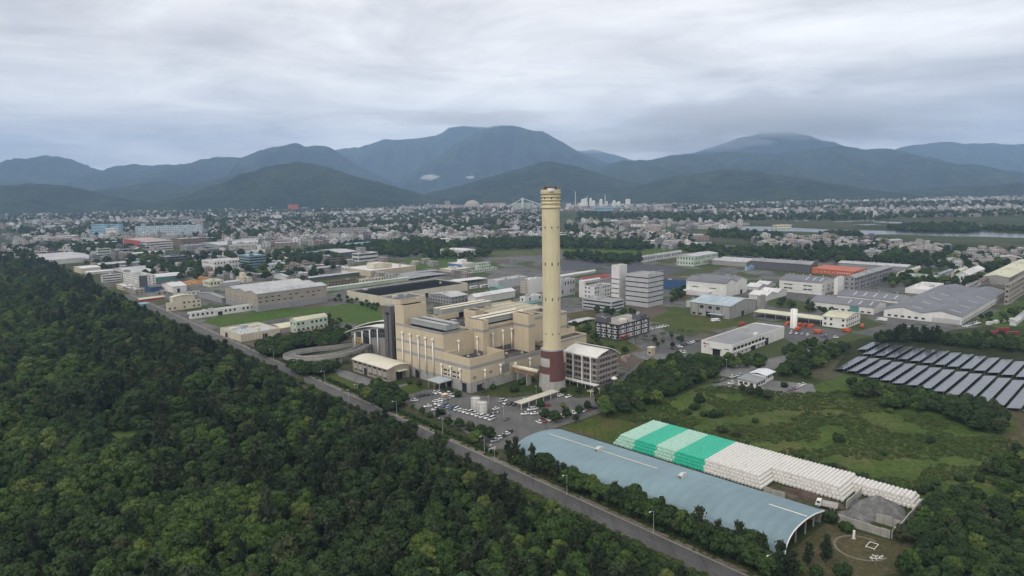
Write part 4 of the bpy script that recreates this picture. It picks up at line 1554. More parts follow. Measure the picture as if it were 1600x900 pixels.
def gable_profile(a, n, h, rise):
    p = []
    for i in range(n):
        p += [(a * i / n, h), (a * (i + .5) / n, h + rise)]
    return p + [(a, h)]


def shell(t, W, L, h, roof, wall, roofc, rise=2.2, floors=0, near=False, doors=0, org=(0, 0), strip=False, wl=None, base=0.0):
    """walls, roof, windows and doors of one building; local x = u, y = v"""
    x0, y0 = org
    wm, rm = wallm(wall), roofm(roofc)
    mb = MB()
    T = lambda p: (p[0] + x0, p[1] + y0, p[2])
    kind = roof.rstrip('uv0123456789')
    n = int(''.join(c for c in roof if c.isdigit()) or 1)
    if roof == 'flat':
        par, th = .9, .35
        X, Y = W, L
        vs_ = [(0, 0, base), (X, 0, base), (X, Y, base), (0, Y, base), (0, 0, h), (X, 0, h), (X, Y, h), (0, Y, h), (th, th, h), (X - th, th, h), (X - th, Y - th, h), (th, Y - th, h),
               (th, th, h - par), (X - th, th, h - par), (X - th, Y - th, h - par), (th, Y - th, h - par)]
        mb.add([T(p) for p in vs_], [(0, 1, 5, 4), (1, 2, 6, 5), (2, 3, 7, 6), (3, 0, 4, 7), (4, 5, 9, 8), (5, 6, 10, 9), (6, 7, 11, 10), (7, 4, 8, 11), (8, 9, 13, 12), (9, 10, 14, 13), (10, 11, 15, 14), (11, 8, 12, 15)])
        mb.build('wall', wm, t)
        mb = MB(); mb.poly([T(p) for p in ((th, th, h - par + .01), (X - th, th, h - par + .01), (X - th, Y - th, h - par + .01), (th, Y - th, h - par + .01))])
        r = mb.build('roof', rm, t)
        for k in range(RW.randint(2, 5 if W * L > 600 else 3)):
            a, b, c = RW.uniform(1.5, min(6, W * .3)), RW.uniform(1.5, min(6, L * .3)), RW.uniform(1.0, 2.8)
            px_, py_ = RW.uniform(.1, .9) * (W - a - 1) + .5, RW.uniform(.1, .9) * (L - b - 1) + .5
            mb = MB(); mb.box(x0 + px_, x0 + px_ + a, y0 + py_, y0 + py_ + b, h - par, h - par + c); mb.build('roof_unit', wm if k else STEEL, r)
    elif kind == 'g':
        ax = roof[-1]
        a = L if ax == 'u' else W
        prof = gable_profile(a, n, h, rise)
        full = [(0, 0), (a, 0)] + prof[::-1]
        off = (lambda p: p)
        mb = MB((-x0, -y0))
        mb.prism(full, 0, W if ax == 'u' else L, 'x' if ax == 'u' else 'y')
        mb.build('wall', wm, t)
        mb = MB((-x0, -y0))
        ov = .5
        end = W if ax == 'u' else L
        for i in range(n):
            s0, s1, s2 = a * i / n, a * (i + .5) / n, a * (i + 1) / n
            lo = ov if i == 0 else 0
            hi = ov if i == n - 1 else 0
            k_ = rise / (s1 - s0)
            pr = [(s0 - lo, h - lo * k_ + .02), (s1, h + rise + .02), (s2 + hi, h - hi * k_ + .02), (s2 + hi, h - hi * k_ + .3), (s1, h + rise + .32), (s0 - lo, h - lo * k_ + .3)]
            mb.prism(pr, -ov, end + ov, 'x' if ax == 'u' else 'y')
        r = mb.build('roof', rm, t)
        if W * L > 300:
            for k in range(RW.randint(3, 7)):
                i = RW.randrange(n)
                q, s1 = end * RW.uniform(.06, .94), a * (i + .5) / n
                mb = MB((-x0, -y0))
                c_ = (q, s1) if ax == 'u' else (s1, q)
                mb.lathe([(.45, h + rise + .2), (.45, h + rise + .9), (.7, h + rise + 1.0), (.6, h + rise + 1.4), (.1, h + rise + 1.6)], 8, c_)
                mb.build('ridge_vent', STEEL, r)
        if W * L > 500 and RW.random() < .7:
            for k in range(RW.randint(3, 6)):
                q = (k + .5) / 6 * end
                mb = MB((-x0, -y0))
                for i in range(n):
                    s0, s1 = a * i / n, a * (i + .5) / n
                    for (p, pz, p2, pz2) in ((s0 + .12 * a / n, .24, s0 + .38 * a / n, .76), ):
                        prq = [(p, h + rise * pz + .33), (p2, h + rise * pz2 + .33), (p2, h + rise * pz2 + .4), (p, h + rise * pz + .4)]
                        mb.prism(prq, q - .5, q + .5, 'x' if ax == 'u' else 'y')
                mb.build('skylight', surf('skylight sheet', (.5, .52, .53), .4, .1, .3), r)
    elif kind == 'mono':
        mb = MB((-x0, -y0)); mb.prism([(0, 0), (L, 0), (L, h + rise), (0, h)], 0, W, 'x'); mb.build('wall', wm, t)
        mb = MB((-x0, -y0)); k_ = rise / L
        mb.prism([(-.5, h - .5 * k_ + .02), (L + .5, h + rise + .5 * k_ + .02), (L + .5, h + rise + .5 * k_ + .3), (-.5, h - .5 * k_ + .3)], -.5, W + .5, 'x'); mb.build('roof', rm, t)
    elif kind == 'arch':
        ax = roof[-1]
        a = L if ax == 'u' else W
        end = W if ax == 'u' else L
        pr = [(a * i / 10, h + rise * (1 - (2 * i / 10 - 1) ** 2)) for i in range(11)]
        mb = MB((-x0, -y0)); mb.prism([(0, 0), (a, 0)] + pr[::-1], 0, end, 'x' if ax == 'u' else 'y'); mb.build('wall', wm, t)
        mb = MB((-x0, -y0)); mb.prism([(p, z + .03) for p, z in pr] + [(p, z + .3) for p, z in pr[::-1]], -.5, end + .5, 'x' if ax == 'u' else 'y'); mb.build('roof', rm, t, smooth=False)
    elif kind == 'canopy':
        mb = MB(); mb.prism([(0, h - .4), (W / 2, h + rise * .3), (W, h - .4), (W, h - .1), (W / 2, h + rise * .3 + .3), (0, h - .1)], 0, L, 'y'); mb.build('roof', rm, t)
        nx, ny = max(2, int(W / 9)), max(2, int(L / 9))
        for i in range(nx + 1):
            for j in range(ny + 1):
                if 0 < i < nx and 0 < j < ny:
                    continue
                mb = MB(); px_, py_ = .5 + (W - 1) * i / nx, .5 + (L - 1) * j / ny
                mb.box(px_ - .18, px_ + .18, py_ - .18, py_ + .18, 0, h - .35); mb.build('post', STEEL, t)
        return
    # windows on the two faces one can see
    if floors:
        fh = h / floors
        pieces = []
        for k in range(floors):
            z0, z1 = k * fh + fh * .38, k * fh + fh * .78
            if strip:
                pieces.append(('u', 1.0, L - 1.0, z0, z1))
                pieces.append(('v', 1.0, W - 1.0, z0, z1))
            else:
                for face, a in (('u', L), ('v', W)):
                    m = max(1, int(a / 4.2))
                    for i in range(m):
                        c = (i + .5) * a / m
                        if RW.random() < .12:
                            continue
                        pieces.append((face, c - .95, c + .95, z0, z1))
        mb = MB()
        for (face, a, b, z0, z1) in pieces:
            if near:
                mb = MB()
            if face == 'u':
                mb.box(x0 - .07, x0 + .2, y0 + a, y0 + b, z0, z1)
            else:
                mb.box(x0 + a, x0 + b, y0 - .07, y0 + .2, z0, z1)
            if near:
                w = mb.build('window', GLASS, t)
                mb = MB()
                if face == 'u':
                    mb.box(x0 - .18, x0 + .1, y0 + a - .1, y0 + b + .1, z0 - .16, z0 - .02)
                else:
                    mb.box(x0 + a - .1, x0 + b + .1, y0 - .18, y0 + .1, z0 - .16, z0 - .02)
                mb.build('sill', wm, w)
        if not near:
            tag(mb.build('glazing', GLASS, t), kind='stuff')
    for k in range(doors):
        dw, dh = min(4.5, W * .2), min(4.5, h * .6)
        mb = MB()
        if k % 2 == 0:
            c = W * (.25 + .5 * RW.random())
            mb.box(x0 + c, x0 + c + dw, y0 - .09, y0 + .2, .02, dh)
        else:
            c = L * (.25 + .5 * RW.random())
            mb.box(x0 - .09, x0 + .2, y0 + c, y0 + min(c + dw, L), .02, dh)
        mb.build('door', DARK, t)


FOOT = []        # footprints, so that trees and houses keep clear: (u0, u1, v0, v1)


def bld(name, label, cat, z, xn, yn, xl, xr, yt, roof, wall, roofc, into=None, **kw):
    u0, v0, W, L, h = corner(z, xn, yn, xl, xr, yt)
    L = kw.pop('L', L)
    W = kw.pop('Wd', W)
    FOOT.append((u0, u0 + W, v0, v0 + L))
    if into is not None:
        shell(into, W, L, h, roof, wall, roofc, org=((u0 - into['u0']), (v0 - into['v0'])), **kw)
        return into
    t = thing(name, label, cat, (u0, v0))
    t['u0'], t['v0'] = u0, v0
    shell(t, W, L, h, roof, wall, roofc, **kw)
    t['W'], t['L'], t['h'] = W, L, h
    return t


def pbox(t, x0, x1, y0, y1, z0, z1, mat, name):
    mb = MB(); mb.box(x0, x1, y0, y1, z0, z1); return mb.build(name, mat, t)


B_ = bld
# --- neighbours of the plant
t = B_('cream_depot', 'low cream depot with flat grey roof and parapet beside the vacant green plot', 'building', '3', 1110, 698, 978, 1350, 650, 'flat', 'C', 'L', doors=2, near=True, floors=0)
for i in range(14):
    c = t['W'] * (i + .3) / 14
    pbox(t, c, c + .35, -.15, .1, 0, t['h'] - .6, wallm('B'), 'pilaster')
for i in range(18):
    a, b = RW.uniform(2, t['W'] - 4), RW.uniform(2, t['L'] - 4)
    pbox(t, a, a + .9, b, b + .9, t['h'] - .89, t['h'] - .2, STEEL, 'roof_vent')
B_('vaulted_canopy', 'cream vaulted canopy roof attached to the cream depot', 'canopy', '3', 1355, 645, 1290, 1512, 614, 'archu', 'a', 'y', rise=2.0, doors=2)
t = B_('vaulted_hall', 'pale green hall with vaulted cream roof and cream ground floor behind the ramp', 'building', '3', 1455, 645, 1415, 1650, 572, 'archu', 'e', 'y', rise=2.4, floors=2, near=True)
for i in range(9):
    c = t['W'] * (i + .5) / 9
    pbox(t, c - .5, c + .5, -.2, .1, .2, 2.6, wallm('R'), 'red_panel')
t = B_('warehouse', 'big beige and grey warehouse with wavy grey roof behind the vacant green plot', 'warehouse', 'B', 775, 880, 400, 1590, 672, 'g3u', 'a', 'L', rise=2.2, doors=2)
pbox(t, -.15, t['W'] + .1, -.15, .2, 0, t['h'] * .33, wallm('G'), 'plinth')
pbox(t, -.15, .2, .25, t['L'], 0, t['h'] * .33, wallm('G'), 'plinth')
for i in range(12):
    c = t['W'] * (i + .5) / 12
    for k in range(2):
        if RW.random() < .75:
            zz = t['h'] * (.5 + .22 * k)
            pbox(t, c - 1.5, c + 1.5, -.1, .1, zz, zz + 1.1, GLASS, 'window')
    pbox(t, c + 2.4, c + 2.7, -.12, .1, t['h'] * .33, t['h'] - .4, wallm('G'), 'pilaster')
for i in range(8):
    c = t['L'] * (i + .5) / 8
    pbox(t, -.1, .1, c - .6, c + .6, t['h'] * .6, t['h'] * .6 + 1, GLASS, 'window')
    pbox(t, -.1, .1, c - .6, c + .6, t['h'] * .42, t['h'] * .42 + 1, GLASS, 'window')
B_('warehouse', 'slate grey steel shed joined to the far end of the wavy roofed warehouse', 'warehouse', 'B', 350, 778, 75, 402, 722, 'gu', 'G', 'G', rise=2.5)
B_('workshop', 'long low white workshop with flat roof at the edge of the vacant green plot', 'building', '3', 795, 555, 775, 1190, 516, 'flat', 'W', 'q', floors=1, doors=2)
t = B_('cream_house', 'cream two storey building with a curved gable top close to the forest', 'building', 'A', 1215, 800, 1203, 1610, 702, 'flat', 'C', 'w', floors=2)
shell(t, 22, 8, t['h'] + 4.5, 'archv', 'C', 'y', rise=1.5, org=(6, 1.0))
B_('shed', 'white gable shed with bright roof left of the cream building', 'shed', 'A', 1275, 582, 1145, 1440, 512, 'gu', 'W', 'q', rise=3.0, doors=1)
B_('shed', 'long shed with pale green roof and dark red wall at the forest edge', 'shed', 'A', 885, 692, 868, 1180, 662, 'gu', 'R', 'y', rise=1.2)
B_('lean_to', 'bright blue tarpaulin lean to under the trees of the forest edge', 'shelter', 'A', 900, 750, 880, 985, 718, 'mono', 'U', 'U', rise=.8)
B_('workshop', 'low white building with dark openings behind the cream building', 'building', '3', 690, 418, 683, 850, 396, 'flat', 'w', 'L', floors=1)
B_('house', 'grey brown flat roofed house squeezed against the forest edge, lower one', 'house', 'A', 830, 602, 690, 945, 545, 'flat', 'a', 'L', floors=2)
B_('house', 'pale flat roofed house against the forest edge, upper one', 'house', 'A', 720, 560, 618, 850, 505, 'flat', 'C', 'q', floors=2)
B_('house', 'small olive grey block beside the white gable shed', 'house', 'A', 1090, 622, 1075, 1215, 572, 'flat', 'a', 'c', floors=1)
B_('shed', 'dark shed with blue cladding between the four storey office and the olive block', 'shed', 'A', 1020, 575, 950, 1150, 520, 'gu', 'b', 'D', rise=1.5)
t = B_('office', 'four storey white office with grey side near the forest edge', 'office', 'A', 885, 507, 698, 1080, 388, 'flat', 'W', 'G', floors=4)
pbox(t, .05, t['W'] * .5, -.14, .1, 0, t['h'] + .3, wallm('D'), 'grey_cladding')
B_('office', 'white three storey block with dark window strips near the forest edge', 'office', 'A', 447, 464, 437, 685, 376, 'flat', 'W', 'q', floors=3, strip=True)
B_('shed', 'white roofed long shed behind the three storey white block', 'shed', 'A', 262, 372, 248, 585, 346, 'gu', 'w', 'q', rise=1.6)
B_('shed', 'dark shed with bowed white gable standing by the wood', 'shed', 'A', 412, 302, 385, 735, 256, 'gu', 'D', 'L', rise=2.4)
B_('shed', 'long grey roofed shed behind the white block', 'shed', 'A', 700, 347, 590, 1095, 320, 'gu', 'w', 'L', rise=1.5)
B_('shed', 'grey shed with shallow curved roof above the four storey office', 'shed', 'A', 862, 387, 704, 1080, 352, 'archu', 'G', 'L', rise=2.0)
B_('shed', 'white and dark teal shed before the rusty scrap yard', 'shed', 'A', 1090, 455, 968, 1410, 402, 'gu', 't', 'q', rise=1.8)
t = B_('factory', 'pale green factory with white floor bands on the left', 'factory', 'A', 400, 194, 383, 560, 68, 'flat', 'e', 'e', floors=4, strip=True)
B_('factory', 'low pale green wing next to the banded green factory', 'factory', 'A', 570, 144, 553, 775, 78, 'flat', 'e', 'g', floors=2, strip=True)
B_('factory', 'long low green walled hall with white roof before the wood', 'factory', 'A', 800, 164, 750, 1190, 126, 'gu', 'g', 'q', rise=1)
t = B_('factory', 'white factory with dark strips and a red panel, far left', 'factory', '3', 520, 132, 372, 682, 72, 'flat', 'w', 'P', floors=4, strip=True)
pbox(t, -.2, .15, t['L'] * .25, t['L'] * .95, t['h'] * .3, t['h'] + .4, wallm('R'), 'red_panel')
B_('factory', 'brown block behind the grey grid apartment', 'building', '3', 735, 100, 680, 888, 54, 'flat', 'N', 'c', floors=3)
B_('apartment', 'grey apartment block with a tight window grid', 'building', '3', 770, 148, 728, 885, 96, 'flat', 'G', 'c', floors=6)
B_('factory', 'dark modern three storey office beside the small wood', 'office', 'A', 1200, 254, 1103, 1460, 162, 'flat', 'D', 'G', floors=3, strip=True)
B_('shed', 'cream roofed hall right of the dark modern office', 'shed', '3', 705, 230, 688, 885, 208, 'gu', 'C', 'y', rise=1.3)
B_('shed', 'maroon walled hall at far left', 'shed', 'A', 230, 127, 203, 390, 88, 'flat', 'R', 'P')
B_('shed', 'very long blue grey roofed hall at far left', 'shed', '3', 10, 114, 0, 335, 92, 'gu', 'L', 'u', rise=1.6)
B_('shed', 'pale roofed sheds at the left frame edge above the forest', 'shed', 'P', 62, 415, 30, 150, 408, 'gu', 'w', 'L', rise=1.5)
B_('shed', 'low white walled shed above the forest top', 'shed', 'P', 128, 428, 116, 158, 420, 'gu', 'C', 'q', rise=1.2)

t = B_('office', 'teal glass five storey office with pale floor bands', 'office', 'B', 685, 387, 558, 872, 222, 'flat', 'T', 'u', floors=0)
for k in range(6):
    z = t['h'] * k / 5.4
    pbox(t, -.25, t['W'], -.25, .1, z, z + .55, wallm('u'), 'floor_band')
    pbox(t, -.25, .1, .15, t['L'], z, z + .55, wallm('u'), 'floor_band')
    if k < 5:
        pbox(t, .1, t['W'] - .1, -.12, .1, z + .7, z + 2.6, GLASS, 'glazing')
        pbox(t, -.12, .1, .1, t['L'] - .1, z + .7, z + 2.6, GLASS, 'glazing')
B_('workshop', 'bright light blue low workshop beside the teal glass office', 'building', 'B', 332, 420, 320, 690, 386, 'flat', 'U', 'U', floors=1)
B_('warehouse', 'white and grey box warehouse left of the teal glass office', 'warehouse', 'B', 262, 396, 120, 575, 292, 'flat', 'W', 'L', floors=2)
t = B_('warehouse', 'large white flat warehouse with a white roof turret behind the teal office', 'warehouse', 'B', 372, 247, 357, 862, 187, 'flat', 'W', 'q', floors=0, doors=1)
pbox(t, t['W'] * .83, t['W'] * .92, t['L'] * .3, t['L'] * .7, t['h'] - .5, t['h'] + 10, wallm('W'), 'turret')
B_('hall', 'brown roofed hall with white colonnade right of the teal office', 'hall', 'B', 1085, 397, 1067, 1455, 337, 'flat', 'a', 'N', floors=2)
B_('shed', 'long shed with pinkish roof behind the teal office', 'shed', 'B', 1000, 302, 872, 1150, 266, 'gu', 'u', 'P', rise=1.5)
B_('shed', 'pale blue shed with white bay frames right of the teal office', 'shed', 'B', 930, 380, 884, 1100, 328, 'gu', 'w', 'u', rise=1.8, floors=1)
t = B_('cream_house', 'cream house with square stair tower behind the wavy roofed warehouse', 'building', 'B', 600, 537, 517, 708, 482, 'flat', 'C', 'w', floors=2)
pbox(t, t['W'] * .1, t['W'] * .5, t['L'] * .2, t['L'] * .6, t['h'] - .5, t['h'] + 6, wallm('C'), 'stair_tower')
B_('cream_house', 'pale yellow box building next to the rusty scrap yard', 'building', 'B', 215, 592, 130, 375, 522, 'flat', 'y', 'w', floors=1)
B_('shed', 'grey roofed shed tucked behind the slate grey steel shed', 'shed', 'B', 335, 580, 305, 560, 545, 'gu', 'L', 'L', rise=1.6)
B_('shed', 'long flat grey roof with dark open side in the middle of the estate', 'shed', 'B', 750, 482, 690, 1200, 442, 'flat', 'D', 'L')
B_('shed', 'pale grey gable shed with white end by the brown hall', 'shed', 'B', 1105, 512, 935, 1140, 466, 'gu', 'w', 'L', rise=2)
B_('workshop', 'low brown and white workshop behind the wavy roof', 'building', 'B', 1150, 514, 1135, 1500, 472, 'flat', 'a', 'c', floors=1)
B_('shed', 'very long light grey roof far behind the white turret warehouse', 'shed', 'B', 330, 138, 88, 900, 102, 'gu', 'G', 'L', rise=2)
B_('shed', 'pale blue walled shed beside the small dark wood', 'shed', 'B', 12, 277, 0, 245, 228, 'gu', 'u', 'u', rise=1.5, floors=1)
B_('shed', 'pale shed with bright blue roof edge before the green hedge', 'shed', 'B', 1247, 242, 1235, 1560, 198, 'gu', 'w', 'U', rise=1.6, floors=1)

t = B_('factory', 'broad beige factory with ribbed wall and rooftop cabin', 'factory', 'C', 745, 470, 430, 1275, 398, 'flat', 'B', 'q', floors=0)
for i in range(22):
    c = t['W'] * (i + .4) / 22
    pbox(t, c, c + .3, -.14, .1, 0, t['h'] - .3, wallm('a'), 'pilaster')
pbox(t, t['W'] * .25, t['W'] * .5, t['L'] * .3, t['L'] * .55, t['h'] - .5, t['h'] + 6.5, wallm('C'), 'roof_cabin')
pbox(t, t['W'] * .5, t['W'] * .62, t['L'] * .25, t['L'] * .5, t['h'] - .5, t['h'] + 5, wallm('B'), 'roof_cabin')
B_('block', 'small white cube building at the left end of the broad beige factory', 'building', 'C', 478, 434, 403, 500, 350, 'flat', 'W', 'q', floors=1)
B_('solar_carport', 'grey solar roof on posts right of the beige factory, the nearer one', 'carport', 'C', 1190, 512, 985, 1640, 492, 'canopy', 'S', 'G', rise=1)
B_('solar_carport', 'grey solar roof on posts right of the beige factory, the farther one', 'carport', 'C', 1130, 468, 1040, 1560, 446, 'canopy', 'S', 'G', rise=1)
t = B_('factory', 'wide cream factory under dark solar roofs directly behind the incinerator hall', 'factory', 'C', 845, 795, 470, 1880, 692, 'flat', 'C', 'S', doors=1)
for i in range(12):
    c = t['L'] * (i + .4) / 12
    pbox(t, -.14, .1, c, c + .3, 0, t['h'] - .3, wallm('B'), 'pilaster')
for i in range(16):
    a = 4 + (t['L'] - 10) * i / 16
    mb = MB(); hh = t['h'] - .4
    mb.add([(2, a, hh + .9), (t['W'] - 3, a, hh + .9), (t['W'] - 3, a + (t['L'] - 10) / 20, hh + .3), (2, a + (t['L'] - 10) / 20, hh + .3)], [(0, 1, 2, 3)])
    mb.build('solar_strip', SOLAR, t)
t = B_('factory', 'cream front wing with dark solar roof just behind the tall beige stair block', 'factory', 'C', 1060, 838, 850, 1390, 738, 'flat', 'C', 'S', doors=1)
for i in range(7):
    c = t['W'] * (i + .4) / 7
    pbox(t, c, c + .3, -.14, .1, 0, t['h'] - .3, wallm('B'), 'pilaster')
B_('long_shed', 'long low shed with pale green roof beside the dark solar factory', 'shed', 'C', 242, 637, 205, 1190, 602, 'gu', 'e', 'e', rise=.8)
B_('frame_building', 'brown framed two storey building behind the wavy roofed warehouse', 'building', 'C', 252, 587, 235, 572, 527, 'flat', 'N', 'c', floors=2)
B_('shed', 'long weathered grey roof before the small white cube', 'shed', 'C', 22, 522, 0, 745, 482, 'gu', 'D', 'L', rise=1.2)
B_('hall', 'dark grey hall with broad light roof left of the white modern office', 'hall', 'C', 392, 254, 113, 600, 188, 'gu', 'D', 'L', rise=2)
t = B_('office', 'white modern office with dark openings and grey roof box', 'office', 'C', 602, 292, 528, 828, 198, 'flat', 'w', 'w', floors=2, strip=True)
pbox(t, t['W'] * .2, t['W'] * .5, t['L'] * .3, t['L'] * .9, t['h'] - .5, t['h'] + 9, wallm('G'), 'roof_box')
B_('factory', 'pale factory with light blue roof band beyond the white modern office', 'factory', 'C', 462, 145, 445, 745, 90, 'gu', 'u', 'U', rise=1.5, floors=2)
B_('shed', 'low shed with sky blue roof before the grey hall', 'shed', 'C', 62, 240, 10, 280, 192, 'gu', 'u', 'U', rise=1.5, floors=1)
B_('market_hall', 'white wavy roof hall before the far wood', 'hall', 'C', 762, 168, 745, 1130, 142, 'archu', 'G', 'q', rise=2)
B_('frame_building', 'unfinished orange brown frame building left of the white modern office', 'building', 'C', 222, 347, 203, 490, 262, 'flat', 'N', 'N', floors=3, strip=True)
B_('shed', 'cluster of low grey roofs left of the small white cube', 'shed', 'C', 110, 415, 85, 370, 370, 'gu', 'c', 'L', rise=1.2)
B_('workshop', 'flat cream workshop between the long green shed and the solar roofs', 'building', 'C', 642, 547, 610, 900, 502, 'flat', 'C', 'y', floors=1)

B_('warehouse', 'white warehouse alone between green plots', 'warehouse', 'D', 435, 176, 148, 600, 100, 'gu', 'w', 'q', rise=1.0, floors=1, doors=2)
t = B_('factory', 'white factory with blue long side and rooftop cabin', 'factory', 'D', 425, 335, 245, 590, 268, 'flat', 'w', 'q')
pbox(t, -.15, .15, .3, t['L'], 0.3, t['h'] - .6, surf('blue cladding', (.09, .15, .28), .6, .1, .2), 'blue_cladding')
pbox(t, t['W'] * .3, t['W'] * .7, t['L'] * .3, t['L'] * .6, t['h'] - .5, t['h'] + 5, wallm('W'), 'roof_cabin')
B_('office', 'pale grey green block right of the blue sided factory', 'building', 'D', 640, 338, 590, 790, 256, 'flat', 'e', 'q', floors=2)
B_('yard_wall', 'pale green low walled building before the blue sided factory', 'building', 'D', 560, 382, 535, 880, 348, 'flat', 'e', 'e', floors=1)
B_('workshop', 'white low roofs left of the blue sided factory', 'building', 'D', 300, 372, 140, 545, 340, 'flat', 'C', 'q', floors=1)
B_('bus_depot', 'long white roofed bus depot open at the front', 'depot', 'D', 150, 565, 20, 755, 532, 'canopy', 'S', 'q', rise=2)
B_('warehouse', 'plain grey box warehouse with pale left face behind the green roof', 'warehouse', 'D', 890, 588, 755, 1265, 478, 'flat', 'L', 'L')
B_('shelter', 'green curved roof shelter before the grey box warehouse', 'shelter', 'D', 900, 628, 765, 985, 592, 'archu', 't', 't', rise=2.2)
B_('shed', 'grey shed with small white windows behind the incinerator roof', 'shed', 'D', 290, 785, 15, 500, 692, 'gu', 'G', 'L', rise=2.2, floors=2)
B_('warehouse', 'long shed with bright grey white roof behind the incinerator roof', 'warehouse', 'D', 600, 778, 500, 1105, 692, 'gu', 'w', 'q', rise=2.5, floors=0)
B_('office', 'white low office with small square windows left of the chimney', 'office', 'D', 1230, 778, 1165, 1440, 690, 'flat', 'W', 'w', floors=1)
B_('workshop', 'teal roofed workshop beneath the small white office by the chimney', 'building', 'D', 1200, 860, 1100, 1480, 795, 'gu', 'c', 't', rise=1)
t = B_('tower_block', 'tall white block with grey brown stair side left of the chimney shaft', 'building', 'D', 1265, 655, 1170, 1460, 470, 'flat', 'W', 'w', floors=0)
pbox(t, -.15, .15, .2, t['L'], 0, t['h'] + 1, wallm('a'), 'stair_side')
for k in range(5):
    pbox(t, -.4, .1, t['L'] * .3, t['L'] * .9, t['h'] * (k + 1) / 6, t['h'] * (k + 1) / 6 + .4, wallm('W'), 'ledge')

# --- right of the chimney
t = B_('office_tower', 'eight storey pale grey office with dark ribbon windows and a taller stair tower', 'office', 'E', 1140, 605, 880, 1320, 228, 'flat', 'L', 'c')
h8 = t['h']
for k in range(6):
    z = h8 * (k + .9) / 6.6
    for (a0, a1, b0, b1) in ((.2, t['W'], -.1, .1), (-.1, .1, .2, t['L'])):
        pbox(t, a0, a1, b0, b1, z, z + 1.0, GLASS, 'ribbon_window')
for k in range(5):
    pbox(t, .3 + k * (t['W'] - 1) / 5, .7 + k * (t['W'] - 1) / 5, -.0, .4, h8 - .2, h8 + 2.0, wallm('L'), 'roof_frame_post')
pbox(t, 0, t['W'], 0, .4, h8 + 2.01, h8 + 2.5, wallm('L'), 'roof_frame')
B_('stair', '', '', 'E', 805, 560, 715, 895, 112, 'flat', 'q', 'L', into=t)
u0_, v0_, W_, L_, h_ = corner('E', 805, 560, 715, 895, 112)
for k in range(5):
    z = h8 * (k + .9) / 6.6
    pbox(t, u0_ - t['u0'] - .1, u0_ - t['u0'] + .1, v0_ - t['v0'] + .2, v0_ - t['v0'] + L_, z + 1, z + 1.8, GLASS, 'ribbon_window')
B_('podium', '', '', 'E', 715, 660, 375, 860, 538, 'flat', 'L', 'c', into=t, floors=3, strip=True)
t = B_('office', 'white three storey office left of the grey office tower', 'office', 'E', 515, 505, 395, 720, 362, 'flat', 'q', 'G', floors=3)
pbox(t, 0, 3, t['L'] + .1, t['L'] + 7, 0, t['h'] + 5, wallm('q'), 'stair_slab')
B_('market_stall_row', 'row of white pitched roofs behind the white office', 'shed', 'E', 122, 264, 105, 530, 237, 'gu', 'L', 'q', rise=1.5)
B_('market_stall_row', 'longer row of red pitched roofs behind the white office', 'shed', 'E', 372, 294, 355, 660, 272, 'gu', 'w', 'R', rise=1.5)
B_('market_stall_row', 'short red pitched roof touching the grey office tower', 'shed', 'E', 592, 282, 575, 720, 262, 'gu', 'w', 'R', rise=1.5)
B_('market_stall_row', 'white pitched roofs in front of the red ones', 'shed', 'E', 382, 324, 350, 585, 300, 'gu', 'w', 'q', rise=1.2)
B_('workshop', 'pale grey two storey workshop right of the chimney shaft', 'building', 'E', 127, 478, 60, 290, 290, 'flat', 'L', 'L', floors=2)
B_('cycle_shelter', 'long low grey roof on posts beside the black and white building', 'shelter', 'E', 290, 812, 195, 530, 790, 'canopy', 'G', 'L', rise=.8)
B_('warehouse', 'navy blue wall warehouse right of the grey office tower', 'warehouse', '5', 1085, 380, 945, 1100, 318, 'flat', 'b', 'w')
t = B_('office', 'black framed white office with stepped roof and dark red entrance', 'office', '5', 665, 692, 522, 855, 592, 'flat', 'w', 'a')
W_, L_, h_ = t['W'], t['L'], t['h']
FR = surf('charcoal frame', (.03, .033, .042), .6, .1, .4)
for k in range(4):
    z = h_ * k / 3 - (.0 if k < 3 else 1.0)
    pbox(t, -.25, .2, -.2, L_, z, z + 1.1, FR, 'frame_beam')
    pbox(t, .25, W_, -.25, .2, z, z + 1.1, FR, 'frame_beam')
for i in range(5):
    c = (W_ - .9) * i / 4
    pbox(t, c - .1, c + 1.0, -.32, .15, 0, h_, FR, 'frame_post')
for i in range(5):
    c = (L_ - .9) * i / 4
    pbox(t, -.32, .15, c + .3, c + 1.3, 0, h_, FR, 'frame_post')
for k in range(3):
    z = h_ * k / 3 + 1.7
    for i in range(8):
        c = W_ * (i + .5) / 8 + .5
        pbox(t, c - .7, c + .7, -.1, .15, z, z + 1.6, GLASS, 'window')
    for i in range(8):
        c = L_ * (i + .5) / 8 + .5
        if k == 2 and 2 < i < 6:
            continue
        pbox(t, -.1, .15, c - .7, c + .7, z, z + 1.5, GLASS, 'window')
shell(t, 8, 9, h_ + 3.5, 'flat', 'D', 'c', org=(.1, L_ - 9.2), floors=0)
shell(t, 9, 8, h_ + 3.2, 'flat', 'D', 'c', org=(W_ - 12, .2), floors=0)
pbox(t, W_ * .05, W_ * .3, -3, -.3, 3.0, 3.5, wallm('R'), 'entrance_canopy')
pbox(t, W_ * .08, W_ * .27, -.4, .1, 0, 2.9, wallm('R'), 'entrance')
t = B_('warehouse', 'tall white warehouse with twin grey gables right of the office tower', 'warehouse', 'F', 705, 562, 240, 950, 402, 'g2v', 'W', 'd', rise=3.6, doors=1)
for k in range(6):
    c = t['L'] * (k + .3) / 6
    pbox(t, -.12, .1, c, c + .25, 0, t['h'], wallm('w'), 'pilaster')
for c in (.25, .68):
    pbox(t, -.1, .1, t['L'] * c, t['L'] * (c + .17), t['h'] * .55, t['h'] * .55 + .9, GLASS, 'window')
pbox(t, -6, -.2, t['L'] * .35, t['L'], 0, 5, wallm('q'), 'lean_to')
